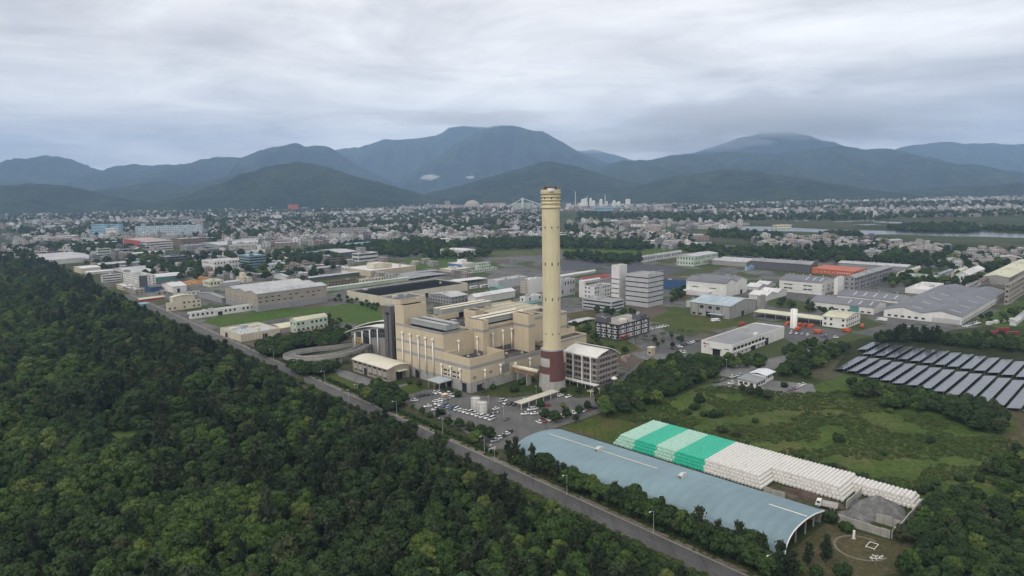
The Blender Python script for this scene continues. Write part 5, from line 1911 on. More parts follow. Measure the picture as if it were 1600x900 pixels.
t = B_('warehouse', 'grey panelled warehouse with pale blue grey roof and square windows', 'warehouse', 'F', 755, 818, 288, 1055, 668, 'gv', 'c', 'u', rise=3.6, near=True, doors=2)
for k in range(6):
    c = t['L'] * k / 5 * .98
    pbox(t, -.16, .1, c, c + .45, 0, t['h'] - .3, wallm('D'), 'pilaster')
for c in (.26, .45, .66):
    w = pbox(t, -.12, .1, t['L'] * c, t['L'] * c + 3.6, t['h'] * .62, t['h'] * .86, GLASS, 'window')
for c in (.7, .86):
    pbox(t, -.12, .1, t['L'] * c, t['L'] * c + 3.2, .8, 2.6, GLASS, 'window')
for k in range(6):
    c = t['W'] * k / 6 + 1
    pbox(t, c, c + .35, -.14, .1, 0, t['h'], wallm('G'), 'pilaster')
pbox(t, -4, -.2, t['L'] * .15, t['L'] * .5, 3.2, 3.5, wallm('u'), 'door_canopy')
t = B_('truck_shelter', 'long pale green roof shelter over the orange trucks', 'shelter', '6', 478, 612, -88, 520, 575, 'canopy', 'g', 'y', rise=2, Wd=17)
t = B_('loading_hall', 'white block with pale yellow roof at the end of the green shelter', 'building', '6', 486, 616, 338, 575, 552, 'gv', 'W', 'y', rise=2.0, floors=2)
B_('tent_hall', 'white double tent roof beside the twin gable warehouse', 'shed', 'F', 1085, 478, 945, 1290, 442, 'g2v', 'w', 'q', rise=2.6)
B_('tent_hall', 'lower white tent roofs with a grey patch before the other tents', 'shed', 'F', 1180, 604, 975, 1420, 545, 'g2v', 'w', 'q', rise=3.0)
B_('block', 'pale green small block at the left end of the grey panelled warehouse', 'building', 'F', 292, 676, 240, 385, 604, 'flat', 'e', 'e')
B_('tower_block', 'plain concrete stair block behind the grey panelled warehouse', 'tower', 'F', 1102, 708, 1085, 1170, 548, 'flat', 'c', 'c')
B_('shed', 'white shed row with grey roof beyond the dark field', 'shed', '5', 817, 200, 805, 1060, 166, 'gu', 'w', 'L', rise=1.5, floors=1)
B_('hall', 'pale green hall with light roof beyond the dark field', 'hall', 'F', 332, 198, 130, 612, 84, 'gu', 'e', 'L', rise=1.5, floors=2, doors=1)
B_('hall', 'wide grey double roofed hall in front of the far meadow', 'hall', 'F', 950, 203, 538, 1130, 152, 'g2v', 'c', 'L', rise=2)
B_('hut', 'bright blue flat hut before the wide grey hall', 'building', 'F', 952, 245, 940, 1042, 205, 'flat', 'U', 'U')
B_('hall', 'long dark open fronted hall with grey roof left of the orange hall', 'hall', '6', 265, 264, -110, 310, 215, 'gv', 'D', 'G', rise=3)
t = B_('orange_hall', 'orange hall with white lettering along its front', 'hall', 'G', 855, 312, 358, 1000, 262, 'mono', 'O', 'O', rise=1.0)
HALL_T = t
B_('hall', 'long grey roof running on to the right behind the orange hall', 'hall', '6', 870, 256, 438, 905, 230, 'gv', 'G', 'L', rise=2)
t = B_('frame_building', 'dark grey steel framed building right of the orange hall', 'building', 'G', 862, 484, 735, 1300, 332, 'gu', 'G', 'G', rise=2, floors=3)
for i in range(12):
    c = t['W'] * i / 12
    pbox(t, c, c + .4, -.2, .1, 0, t['h'], wallm('D'), 'steel_column')
t = B_('warehouse', 'white four storey warehouse with grey roof and paired window strips', 'warehouse', 'G', 475, 534, -20, 632, 392, 'gv', 'W', 'd', rise=4.2)
for k in (.3, .62):
    for c in (.22, .33, .68, .79):
        pbox(t, -.1, .1, t['L'] * c, t['L'] * c + 4.4, t['h'] * k, t['h'] * k + 1.4, GLASS, 'window')
    for c in (.1, .45, .8):
        pbox(t, t['W'] * c, t['W'] * c + 2.2, -.1, .1, t['h'] * k, t['h'] * k + 1.5, GLASS, 'window')
for k in range(4):
    pbox(t, -.12, .1, .2, t['L'], t['h'] * (k + 1) / 4.3, t['h'] * (k + 1) / 4.3 + .25, wallm('L'), 'band')
B_('silo_block', 'square white silo tower at the corner of the four storey warehouse', 'tower', 'G', 662, 534, 620, 732, 335, 'flat', 'W', 'w')
t = B_('warehouse', 'white warehouse with dark grey roof and a blue gate, the nearest of the white group', 'warehouse', 'G', 1085, 764, 340, 1232, 682, 'gv', 'W', 'd', rise=3.6)
for i in range(10):
    c = t['L'] * (i + .4) / 10
    pbox(t, -.1, .1, c, c + 3, .9, 2.3, GLASS, 'window')
pbox(t, -.4, .1, t['L'] * .22, t['L'] * .36, 0, 6, wallm('t'), 'gate')
t = B_('warehouse', 'white warehouse with broad dark grey roof in the middle of the white group', 'warehouse', 'G', 1372, 632, 655, 1525, 603, 'gv', 'W', 'd', rise=3.6)
t = B_('warehouse', 'largest white warehouse with twin dark grey roofs and gables to the yard', 'warehouse', '6', 1205, 592, 722, 1485, 542, 'g2u', 'W', 'd', rise=3.4)
for i in range(24):
    c = t['W'] * (i + .4) / 24
    pbox(t, c, c + 2.2, -.1, .1, .9, 2.6, GLASS, 'window')
for i in range(6):
    c = t['L'] * (.45 + .09 * i)
    pbox(t, -.1, .1, c, c + 2.6, 1.2, 2.8, GLASS, 'window')
pbox(t, -.14, .1, .6, t['L'] * .36, .3, t['h'] * .62, wallm('L'), 'open_bay')
B_('workshop', 'pale green workshop behind the bushes right of the framed building', 'building', 'H', 450, 392, 75, 512, 322, 'flat', 'g', 'L', floors=1)
B_('workshop', 'light blue block between the green workshop and the white gable hall', 'building', 'H', 522, 372, 505, 662, 278, 'flat', 'u', 'q', floors=2)
B_('hall', 'white gable hall with dark door and solar strip on its roof', 'hall', 'H', 845, 398, 688, 1032, 300, 'gu', 'W', 'q', rise=3.2, doors=1, floors=1)
B_('shed', 'cream roofed sheds left of the green workshop', 'shed', 'H', 32, 332, 0, 285, 290, 'gu', 'C', 'y', rise=2)
B_('shed', 'cream roof behind the light blue block', 'shed', 'H', 700, 330, 640, 840, 270, 'gu', 'C', 'y', rise=2)
t = B_('concrete_block', 'tall stained concrete block at the right frame edge', 'building', 'H', 1310, 646, 1298, 1700, 408, 'flat', 'a', 'c', floors=4)
B_('shed', 'long cream roof behind the stained concrete block', 'shed', 'H', 1320, 420, 1020, 1700, 330, 'gu', 'c', 'y', rise=2)
B_('workshop', 'brown grey low block behind the largest white warehouse', 'building', 'H', 902, 504, 888, 1190, 452, 'flat', 'c', 'G', floors=1)
B_('workshop', 'rusty roofed block beside the tall concrete block', 'building', 'H', 1010, 440, 998, 1170, 372, 'flat', 'N', 'P', floors=1)
B_('yard_wall', 'low panelled wall building behind the largest white warehouse', 'wall', 'H', 652, 560, 640, 1290, 518, 'flat', 'L', 'c')
B_('annex', 'white flat annex behind the middle white warehouse', 'building', 'H', 372, 528, 105, 560, 472, 'flat', 'W', 'q')
B_('shed', 'pale shed roof at the lower right yard corner', 'shed', 'H', 1405, 895, 1330, 1640, 850, 'gu', 'w', 'L', rise=1.5)

# the white factory in front, with its letters and long window row
t = B_('factory', 'bright white factory with grey roof, upper window row and small wall sign', 'factory', '5', 1375, 797, 1182, 1700, 716, 'flat', 'W', 'G')
W_, L_, h_ = t['W'], t['L'], t['h']
for i in range(9):
    c = W_ * .02 + W_ * .065 * i
    w = pbox(t, c, c + W_ * .05, -.12, .1, h_ * .52, h_ * .74, GLASS, 'window')
    pbox(t, c - .1, c + W_ * .05 + .1, -.22, .05, h_ * .48, h_ * .51, wallm('w'), 'sill')
for i in range(8):
    c = W_ * .02 + W_ * .075 * i
    pbox(t, c, c + 1.6, -.1, .1, 1.2, 2.4, GLASS, 'window')
pbox(t, W_ * .02, W_ * .6, -1.2, -.05, h_ * .42, h_ * .455, wallm('W'), 'ledge')
pbox(t, W_ * .60, W_ * .67, -.12, .1, 0, 5, DARK, 'door')
pbox(t, W_ * .34, W_ * .42, -.12, .1, 0, 3.6, DARK, 'door')
pbox(t, -.12, .1, L_ * .38, L_ * .62, 0, 4.6, DARK, 'door')
pbox(t, -1.6, -.05, L_ * .34, L_ * .66, 4.8, 5.1, wallm('L'), 'door_canopy')
pbox(t, -.1, .1, L_ * .1, L_ * .24, 5.0, 5.5, GLASS, 'window')
pbox(t, -.1, .1, L_ * .08, L_ * .22, 1.2, 2.0, GLASS, 'window')
SIGNR, SIGNB = surf('sign red', (.5, .03, .03), .5), surf('sign blue', (.04, .09, .3), .5)
pbox(t, -.12, .1, L_ * .86, L_ * .93, h_ * .72, h_ * .86, SIGNR, 'sign_mark')
for k in range(3):
    pbox(t, -.12, .1, L_ * (.76 + .03 * k), L_ * (.78 + .03 * k), h_ * (.72 + .02 * (k % 2)), h_ * .82, SIGNB, 'sign_mark')
pbox(t, -.12, .1, L_ * .84, L_ * .9, h_ * .5, h_ * .62, wallm('G'), 'sign_mark')
for i in range(15):
    c = W_ * (.15 + .027 * i)
    pbox(t, c, c + .8, -.1, .1, h_ * .86, h_ * .92, wallm('G'), 'sign_mark')

# lettering on the orange hall
LETM = surf('white letters', (.72, .7, .66), .6, .05, 1)
W_, L_, h_ = HALL_T['W'], HALL_T['L'], HALL_T['h']


def letters(t, txt, y0, dy, size, z):
    for i, ch in enumerate(txt):
        if ch == ' ':
            continue
        cu = bpy.data.curves.new('letter', 'FONT')
        cu.body = ch
        cu.size = size
        cu.extrude = .06
        cu.align_x = 'CENTER'
        tmp = bpy.data.objects.new('letter_tmp', cu)
        COL.objects.link(tmp)
        dg = bpy.context.evaluated_depsgraph_get()
        me = bpy.data.meshes.new_from_object(tmp.evaluated_get(dg))
        bpy.data.objects.remove(tmp, do_unlink=True)
        me.materials.clear()
        me.materials.append(LETM)
        o = link('letter', me, t)
        o.location = (-.12, y0 - dy * i, z)
        o.rotation_euler = (math.pi / 2, 0, -math.pi / 2)


letters(HALL_T, 'TAMDA', L_ * .86, L_ * .095, h_ * .42, h_ * .42)
for i in range(6):
    pbox(HALL_T, -.14, .1, L_ * (.36 - .055 * i), L_ * (.385 - .055 * i), h_ * .44, h_ * .64, LETM, 'letter_mark')
# ------------------------------------------------------------------ vegetation
def leafmat(name, stops, patch=None):
    m, t, b = newmat(name)
    oi = N(t, 'ShaderNodeObjectInfo')
    at = N(t, 'ShaderNodeAttribute', attribute_name='tint')
    c = ramp_n(t, oi.outputs['Random'], stops)
    if patch:
        P = N(t, 'ShaderNodeNewGeometry').outputs['Position']
        f = noise_n(t, P, .012, 4, .6)
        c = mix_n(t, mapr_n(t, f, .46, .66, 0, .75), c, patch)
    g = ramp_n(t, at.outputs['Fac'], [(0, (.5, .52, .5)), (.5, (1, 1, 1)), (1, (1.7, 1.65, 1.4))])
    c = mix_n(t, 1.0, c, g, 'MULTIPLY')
    t.links.new(c, b.inputs['Base Color'])
    b.inputs['Roughness'].default_value = .65
    b.inputs['Specular IOR Level'].default_value = .22
    tr = N(t, 'ShaderNodeBsdfTranslucent')
    t.links.new(c, tr.inputs['Color'])
    mx = N(t, 'ShaderNodeMixShader')
    mx.inputs[0].default_value = .22
    t.links.new(b.outputs[0], mx.inputs[1])
    t.links.new(tr.outputs[0], mx.inputs[2])
    out = [n for n in t.nodes if n.type == 'OUTPUT_MATERIAL'][0]
    t.links.new(mx.outputs[0], out.inputs[0])
    return m


LF = leafmat('broad leaves', [(0, (.030, .058, .013)), (.3, (.042, .078, .016)), (.55, (.038, .068, .022)), (.72, (.062, .108, .020)), (.88, (.090, .130, .028)), (1.0, (.135, .16, .042))], (.07, .118, .022))
LD = leafmat('dark leaves', [(0, (.026, .048, .015)), (.45, (.035, .062, .018)), (.8, (.044, .076, .02)), (.92, (.06, .066, .028)), (1.0, (.055, .075, .035))])
LC = leafmat('casuarina needles', [(0, (.03, .044, .022)), (.5, (.04, .058, .027)), (1.0, (.06, .074, .036))])
LB = leafmat('hedge leaves', [(0, (.03, .06, .012)), (1, (.045, .08, .018))])
LT = leafmat('rank grass', [(0, (.05, .082, .018)), (.5, (.072, .106, .024)), (1, (.105, .118, .04))])
LP = leafmat('palm leaves', [(0, (.035, .05, .02)), (1, (.05, .07, .03))])
BARK = surf('bark', (.09, .07, .055), .95, .3, 2.0)


def leaves_mesh(name, leaves, mat, core=None):
    """leaves: (centre, normal, size, tint, stretch)"""
    V, Fc, T = [], [], []
    for (c, n, s, tint, st) in leaves:
        n = n.normalized()
        a = n.orthogonal().normalized()
        w = random.uniform(0, 6.28)
        q = n.cross(a)
        e1 = a * math.cos(w) + q * math.sin(w)
        e2 = n.cross(e1)
        o = len(V)
        bend = n * (-.22 * s)
        for (i, j) in ((-1, -1), (1, -1), (1, 1), (-1, 1)):
            V.append(tuple(c + e1 * (i * s * .5 * st) + e2 * (j * s * .5) + (bend if i > 0 else bend * .2)))
        Fc.append((o, o + 1, o + 2, o + 3))
        T.append(tint)
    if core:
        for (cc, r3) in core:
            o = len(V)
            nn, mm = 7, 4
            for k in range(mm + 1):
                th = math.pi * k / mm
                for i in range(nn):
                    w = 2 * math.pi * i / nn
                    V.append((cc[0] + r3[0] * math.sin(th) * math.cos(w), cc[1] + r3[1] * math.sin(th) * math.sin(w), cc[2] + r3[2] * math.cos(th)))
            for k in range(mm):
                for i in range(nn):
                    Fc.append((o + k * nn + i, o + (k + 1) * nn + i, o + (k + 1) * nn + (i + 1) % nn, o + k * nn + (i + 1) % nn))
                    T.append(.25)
    me = bpy.data.meshes.new(name)
    me.from_pydata(V, [], Fc)
    me.materials.append(mat)
    at = me.attributes.new('tint', 'FLOAT', 'FACE')
    at.data.foreach_set('value', T)
    me.update()
    return me


def broadleaf(name, mat, r=3.2, h=7.0, nclump=13, nleaf=70, size=.62, seed=0, flat=.7):
    rr = random.Random(seed)
    cl = []
    for i in range(nclump):
        w = 2.4 * i + rr.uniform(-.5, .5)
        q = math.sqrt((i + .3) / nclump)
        rad = r * .74 * q
        zz = h * (.46 + .42 * (1 - q ** 1.6)) + rr.uniform(-.5, .5)
        cr = r * rr.uniform(.34, .5)
        cl.append((Vector((rad * math.cos(w), rad * math.sin(w), zz)), cr, rr.uniform(-.14, .14)))
    lv = []
    for (c, cr, ct) in cl:
        for k in range(nleaf):
            d = Vector((rr.gauss(0, 1), rr.gauss(0, 1), rr.gauss(.35, 1))).normalized()
            p = c + Vector((d.x * cr, d.y * cr, d.z * cr * flat)) * rr.uniform(.82, 1.08)
            nrm = (d + Vector((rr.uniform(-.7, .7), rr.uniform(-.7, .7), rr.uniform(-.3, .8)))).normalized()
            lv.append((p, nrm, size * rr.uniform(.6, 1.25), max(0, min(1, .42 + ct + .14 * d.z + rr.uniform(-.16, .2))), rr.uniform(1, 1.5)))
    core = [(c, (cr * .78, cr * .78, cr * .55)) for c, cr, _ in cl] + [(Vector((0, 0, h * .5)), (r * .7, r * .7, h * .28))]
    return leaves_mesh(name, lv, mat, core)


def casuarina(name, mat, r=2.0, h=9.5, n=760, seed=0):
    rr = random.Random(seed)
    lv = []
    lobes = [(rr.uniform(0, 6.28), rr.uniform(.25, .95)) for _ in range(26)]
    for (w0, zf) in lobes:
        rad = r * (1.08 - zf) ** .65 * rr.uniform(.7, 1.1)
        tip = Vector((rad * math.cos(w0), rad * math.sin(w0), h * zf + .7))
        root = Vector((0, 0, h * zf - .8))
        ct = rr.uniform(-.15, .15)
        for k in range(n // 26):
            q = rr.uniform(.2, 1.0)
            p = root.lerp(tip, q) + Vector((rr.gauss(0, .34), rr.gauss(0, .34), rr.gauss(0, .35)))
            d = (tip - root).normalized()
            nrm = Vector((rr.gauss(0, 1), rr.gauss(0, 1), rr.gauss(.2, .6))).normalized()
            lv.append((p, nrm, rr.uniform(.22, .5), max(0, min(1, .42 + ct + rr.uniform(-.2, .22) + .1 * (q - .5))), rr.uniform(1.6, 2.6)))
    core = [(Vector((0, 0, h * .42)), (r * .5, r * .5, h * .3)), (Vector((0, 0, h * .7)), (r * .28, r * .28, h * .2))]
    return leaves_mesh(name, lv, mat, core)


def bushmesh(name, mat, r=1.8, h=2.2, n=420, size=.42, seed=0):
    rr = random.Random(seed)
    lv, core = [], []
    for i in range(6):
        w = i * 1.1 + rr.uniform(-.4, .4)
        rad = r * .5 if i else 0
        c = Vector((rad * math.cos(w), rad * math.sin(w), h * rr.uniform(.4, .62)))
        cr = r * rr.uniform(.42, .62)
        ct = rr.uniform(-.15, .15)
        core.append((c, (cr * .8, cr * .8, h * .4)))
        for k in range(n // 6):
            d = Vector((rr.gauss(0, 1), rr.gauss(0, 1), rr.gauss(.3, 1))).normalized()
            p = c + Vector((d.x * cr, d.y * cr, d.z * h * .5)) * rr.uniform(.85, 1.08)
            p.z = max(.02, p.z)
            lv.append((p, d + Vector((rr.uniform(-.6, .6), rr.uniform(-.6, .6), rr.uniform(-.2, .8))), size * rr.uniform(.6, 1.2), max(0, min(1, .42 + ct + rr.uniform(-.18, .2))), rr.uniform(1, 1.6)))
    return leaves_mesh(name, lv, mat, core)


def trunkmesh(name, h, r, spread, n=5, seed=0):
    rr = random.Random(seed)
    mb = MB()
    mb.tube((0, 0, -.1), (.1, .05, h * .55), r, r * .6, 7)
    for i in range(n):
        w = 2 * math.pi * i / n + rr.uniform(-.4, .4)
        z = h * rr.uniform(.3, .5)
        mb.tube((0.05, 0.02, z), (spread * math.cos(w), spread * math.sin(w), z + h * rr.uniform(.18, .35)), r * .42, r * .14, 5)
    return mb.mesh(name, BARK, smooth=True)


KIND = {}
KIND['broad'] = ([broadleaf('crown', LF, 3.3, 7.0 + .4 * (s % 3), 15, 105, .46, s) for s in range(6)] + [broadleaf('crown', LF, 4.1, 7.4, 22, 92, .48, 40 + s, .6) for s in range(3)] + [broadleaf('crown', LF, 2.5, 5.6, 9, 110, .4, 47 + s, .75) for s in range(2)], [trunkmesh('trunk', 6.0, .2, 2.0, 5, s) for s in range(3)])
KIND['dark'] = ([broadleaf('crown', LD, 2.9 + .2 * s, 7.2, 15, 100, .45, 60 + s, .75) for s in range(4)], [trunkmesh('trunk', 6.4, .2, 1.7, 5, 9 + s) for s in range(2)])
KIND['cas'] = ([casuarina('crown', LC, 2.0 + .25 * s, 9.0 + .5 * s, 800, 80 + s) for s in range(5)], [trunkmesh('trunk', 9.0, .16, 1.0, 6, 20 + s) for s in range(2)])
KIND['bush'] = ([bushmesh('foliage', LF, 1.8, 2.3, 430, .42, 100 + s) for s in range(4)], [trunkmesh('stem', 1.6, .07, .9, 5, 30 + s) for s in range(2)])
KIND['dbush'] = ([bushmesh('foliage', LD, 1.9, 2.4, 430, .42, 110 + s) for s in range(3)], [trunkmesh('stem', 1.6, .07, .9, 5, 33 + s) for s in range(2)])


def palmmesh(seed):
    rr = random.Random(seed)
    mb = MB()
    n = 15
    for i in range(n):
        w = 2 * math.pi * i / n + rr.uniform(-.15, .15)
        up = rr.uniform(-.1, .9)
        pts = []
        for k in range(6):
            q = k / 5
            rad = 2.4 * q
            z = 5.6 + up * 1.2 * q - 1.9 * q * q
            pts.append((rad * math.cos(w), rad * math.sin(w), z))
        for k in range(5):
            a, b = Vector(pts[k]), Vector(pts[k + 1])
            side = Vector((-math.sin(w), math.cos(w), 0))
            wa, wb = .42 * (1 - abs(k / 5 - .4)), .42 * (1 - abs((k + 1) / 5 - .4)) * (0.3 if k == 4 else 1)
            dr = Vector((0, 0, -.22))
            for sg in (-1, 1):
                mb.add([tuple(a), tuple(b), tuple(b + side * (sg * wb) + dr), tuple(a + side * (sg * wa) + dr)], [(0, 1, 2, 3)])
    me = mb.mesh('crown', LP)
    at = me.attributes.new('tint', 'FLOAT', 'FACE')
    at.data.foreach_set('value', [rr.uniform(.3, .65) for _ in me.polygons])
    return me


def palmtrunk():
    mb = MB()
    for k in range(6):
        mb.tube((0, 0, k * .93 - .1), (0, 0, (k + 1) * .93), .2 - .012 * k, .17 - .012 * k, 8)
    return mb.mesh('trunk', BARK)


KIND['tuft'] = ([bushmesh('foliage', LT, 1.9, 1.1, 240, .45, 130 + s) for s in range(3)], [])
KIND['palm'] = ([palmmesh(s) for s in range(3)], [palmtrunk()])
RT = random.Random(21)


def tree(kind, x, y, sc, name, label, group, cat='tree', sz=None, z=0.0):
    crowns, trunks = KIND[kind]
    o = bpy.data.objects.new(name, None)
    COL.objects.link(o)
    o.empty_display_size = .5
    o.location = (x, y, z)
    o.rotation_euler = (0, 0, RT.uniform(0, 6.28))
    o.scale = (sc * RT.uniform(.9, 1.12), sc * RT.uniform(.9, 1.12), (sz or sc) * RT.uniform(.88, 1.15))
    tag(o, label, cat, group)
    c = RT.choice(crowns)
    link(c.name.split('.')[0], c, o)
    tr = RT.choice(trunks)
    link(tr.name.split('.')[0], tr, o)
    return o


def inpoly(x, y, poly):
    c = False
    j = len(poly) - 1
    for i in range(len(poly)):
        xi, yi = poly[i]
        xj, yj = poly[j]
        if (yi > y) != (yj > y) and x < (xj - xi) * (y - yi) / (yj - yi) + xi:
            c = not c
        j = i
    return c


def fill(poly_px, spacing, seed=0, jit=.42):
    """points on the ground inside a polygon given in photograph points"""
    rr = random.Random(seed)
    P = [G(*p) for p in poly_px]
    x0, x1 = min(p[0] for p in P), max(p[0] for p in P)
    y0, y1 = min(p[1] for p in P), max(p[1] for p in P)
    out = []
    y = y0
    row = 0
    while y < y1:
        x = x0 + (spacing / 2 if row % 2 else 0)
        while x < x1:
            px_, py_ = x + rr.uniform(-jit, jit) * spacing, y + rr.uniform(-jit, jit) * spacing
            if inpoly(px_, py_, P):
                out.append((px_, py_))
            x += spacing
        y += spacing * .87
        row += 1
    return out


def clear_of_buildings(x, y, m=1.5):
    u, v = (x + y) * S2, (y - x) * S2
    return not any(a - m < u < b + m and c - m < v < d + m for a, b, c, d in FOOT)


FOOT += [(257, 373, 293, 368), (272, 318, 367, 458), (238, 259, 349, 392), (289, 307, 257, 275), (314, 339, 244, 272), (205, 242, 84, 211), (248, 283, 62, 187), (218, 285, 410, 463), (376, 404, 174, 190), (420, 545, -80, 165)]


def in_view(x, y, z=5, m=60):
    if y < 60:
        return False
    a, b = PX(x, y, z)
    return -m < a < 1600 + m and 250 < b < 900 + m * 1.6


# the forest on the seaward side
forest = []
rf = random.Random(5)
gx, gy = G(190, 684)
v = 40.0
while v < 1700:
    u = -760.0
    step = 4.9 if v < 520 else 6.8
    step = 4.9 if v < 520 else 6.8
    while u < kerb_u(v) - 11.5:
        uu, vv = u + rf.uniform(-2, 2), v + rf.uniform(-2, 2)
        x, y = XY(uu, vv)
        d = math.hypot(x, y)
        st = 4.6 if d < 420 else 6.4
        gap = kerb_u(vv) - 10.5 - uu
        if in_view(x, y) and gap > .4 and math.hypot((x - gx) / 15, (y - gy) / 10) > 1:
            keep = 1.0 if d < 420 else 1
            if d >= 420 and vv < 520 and rf.random() > .62:
                u += step
                continue
            pr = mnoise.noise((x / 55.0, y / 55.0, 3.3)) + .5 * mnoise.noise((x / 18.0, y / 18.0, 7.7))
            right = max(0, 1 - gap / 120.0)
            kd = 'cas' if rf.random() < .06 + .34 * right + .25 * (pr > .35) else ('dark' if pr > .12 or rf.random() < .14 + .25 * right else 'broad')
            sc = rf.choice([.6, .8, .95, 1.05, 1.15, 1.3]) * rf.uniform(.9, 1.1) * (1.0 if d < 420 else 1.25)
            if rf.random() < .06:
                sc *= 1.35
            if gap < 5 and vv < 250:
                kd, sc = rf.choice(['bush', 'bush', 'dbush']), rf.uniform(.6, 1.1)
            elif gap < 12 and (vv < 195 or vv > 285):
                sc = rf.uniform(.42, .62)
                kd = 'broad' if kd == 'cas' else kd
            elif gap < 20 and vv > 285:
                sc *= .75
            elif gap < 14:
                sc = rf.uniform(.8, 1.2)
            forest.append((x, y, sc, kd, d))
        u += step
    v += step
forest.sort(key=lambda f: f[4] / (f[2] * (2.2 if f[3] in ('broad', 'dark') else 1.2)))
FL = {'broad': ('broadleaf_tree', 'green broadleaf tree in the dense forest at the lower edge of the picture', 'broadleaf trees of the forest'),
      'dark': ('broadleaf_tree', 'dark green broadleaf tree in the dense forest at the lower edge of the picture', 'dark broadleaf trees of the forest'),
      'cas': ('casuarina_tree', 'feathery grey green casuarina in the dense forest at the lower edge of the picture', 'casuarinas of the forest'),
      'bush': ('shrub', 'bright low shrub at the forest side of the asphalt road', 'forest edge shrubs'),
      'dbush': ('shrub', 'dark low shrub at the forest side of the asphalt road', 'dark forest edge shrubs')}
print('forest trees', len(forest))
NF = 285
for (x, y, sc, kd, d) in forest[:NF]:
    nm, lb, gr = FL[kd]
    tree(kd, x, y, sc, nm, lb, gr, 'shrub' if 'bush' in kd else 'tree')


def gn_scatter(name, pts, kinds):
    """one object of many leaf crowns: points with a crown number, a turn and a size each"""
    protos, base = [], {}
    for k in kinds:
        base[k] = (len(protos), len(KIND[k][0]))
        protos += KIND[k][0]
    V = [(p[0], p[1], 0.0) for p in pts]
    me = bpy.data.meshes.new(name)
    me.from_pydata(V, [], [])
    rr = random.Random(77)
    idx = [base[p[3]][0] + rr.randrange(base[p[3]][1]) for p in pts]
    rot = [w for p in pts for w in (0.0, 0.0, rr.uniform(0, 6.28))]
    scl = [w for p in pts for w in (p[2] * rr.uniform(.9, 1.1), p[2] * rr.uniform(.9, 1.1), p[2] * rr.uniform(.85, 1.15))]
    a = me.attributes.new('pick', 'INT', 'POINT'); a.data.foreach_set('value', idx)
    a = me.attributes.new('turn', 'FLOAT_VECTOR', 'POINT'); a.data.foreach_set('vector', rot)
    a = me.attributes.new('size', 'FLOAT_VECTOR', 'POINT'); a.data.foreach_set('vector', scl)
    o = link(name, me)
    ng = bpy.data.node_groups.new(name + ' scatter', 'GeometryNodeTree')
    ng.interface.new_socket('Geometry', in_out='INPUT', socket_type='NodeSocketGeometry')
    ng.interface.new_socket('Geometry', in_out='OUTPUT', socket_type='NodeSocketGeometry')
    gi, go = ng.nodes.new('NodeGroupInput'), ng.nodes.new('NodeGroupOutput')
    join = ng.nodes.new('GeometryNodeGeometryToInstance')
    users = {}
    for ob in bpy.data.objects:
        if ob.data is not None and ob.type == 'MESH':
            users.setdefault(ob.data.name, ob)
    nodes = []
    for pm in protos:
        if pm.name not in users:
            users[pm.name] = bpy.data.objects.new('crown_source', pm)
        oi = ng.nodes.new('GeometryNodeObjectInfo')
        oi.inputs['Object'].default_value = users[pm.name]
        oi.inputs['As Instance'].default_value = False
        nodes.append(oi)
    for oi in reversed(nodes):
        ng.links.new(oi.outputs['Geometry'], join.inputs[0])
    iop = ng.nodes.new('GeometryNodeInstanceOnPoints')
    iop.inputs['Pick Instance'].default_value = True
    for nm, typ, sock in (('pick', 'INT', 'Instance Index'), ('turn', 'FLOAT_VECTOR', 'Rotation'), ('size', 'FLOAT_VECTOR', 'Scale')):
        na = ng.nodes.new('GeometryNodeInputNamedAttribute')
        na.data_type = typ
        na.inputs['Name'].default_value = nm
        ng.links.new(na.outputs['Attribute'], iop.inputs[sock])
    ng.links.new(gi.outputs[0], iop.inputs['Points'])
    ng.links.new(join.outputs[0], iop.inputs['Instance'])
    ng.links.new(iop.outputs[0], go.inputs[0])
    md = o.modifiers.new('scatter', 'NODES')
    md.node_group = ng
    return o


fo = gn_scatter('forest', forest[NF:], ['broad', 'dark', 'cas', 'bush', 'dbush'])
tag(fo, 'dense green forest canopy covering the seaward side of the road', 'forest', kind='stuff')
sheet('glade', [(165, 668), (185, 662), (215, 668), (220, 684), (200, 700), (170, 694)], .03, PLOT)


def grove(poly, spacing, kinds, s0, s1, name, label, group, cat='tree', seed=0, sz=None, maxn=999):
    pts = [p for p in fill(poly, spacing, seed) if clear_of_buildings(*p)]
    rr = random.Random(seed + 1)
    for (x, y) in pts[:maxn]:
        tree(rr.choice(kinds), x, y, rr.uniform(s0, s1), name, label, group, cat)
    return len(pts)


# row in front of the blue shed
rr = random.Random(31)
v = 206.0
while v > 76:
    u = kerb_u(v) + rr.uniform(3.4, 6.5)
    kd = rr.choice(['cas', 'cas', 'dark', 'dark', 'broad'])
    sc = rr.uniform(.55, .9) if v > 150 else rr.uniform(.75, 1.08)
    tree(kd, *XY(u, v), sc * (1.15 if kd == 'cas' else 1.4), 'roadside_tree', 'dark roadside tree between the asphalt road and the blue arched shed', 'roadside trees before the blue shed')
    if rr.random() < .5:
        tree(rr.choice(['dbush', 'bush']), *XY(kerb_u(v) + rr.uniform(3, 9), v - 1.2), rr.uniform(.7, 1.3), 'shrub', 'low shrub under the roadside trees before the blue shed', 'shrubs under the roadside trees', 'shrub')
    v -= rr.uniform(1.9, 3.4)
tree('cas', *G(832, 742), 1.05, 'casuarina_tree', 'tall slim dark conifer like tree at the far end of the blue shed', None)
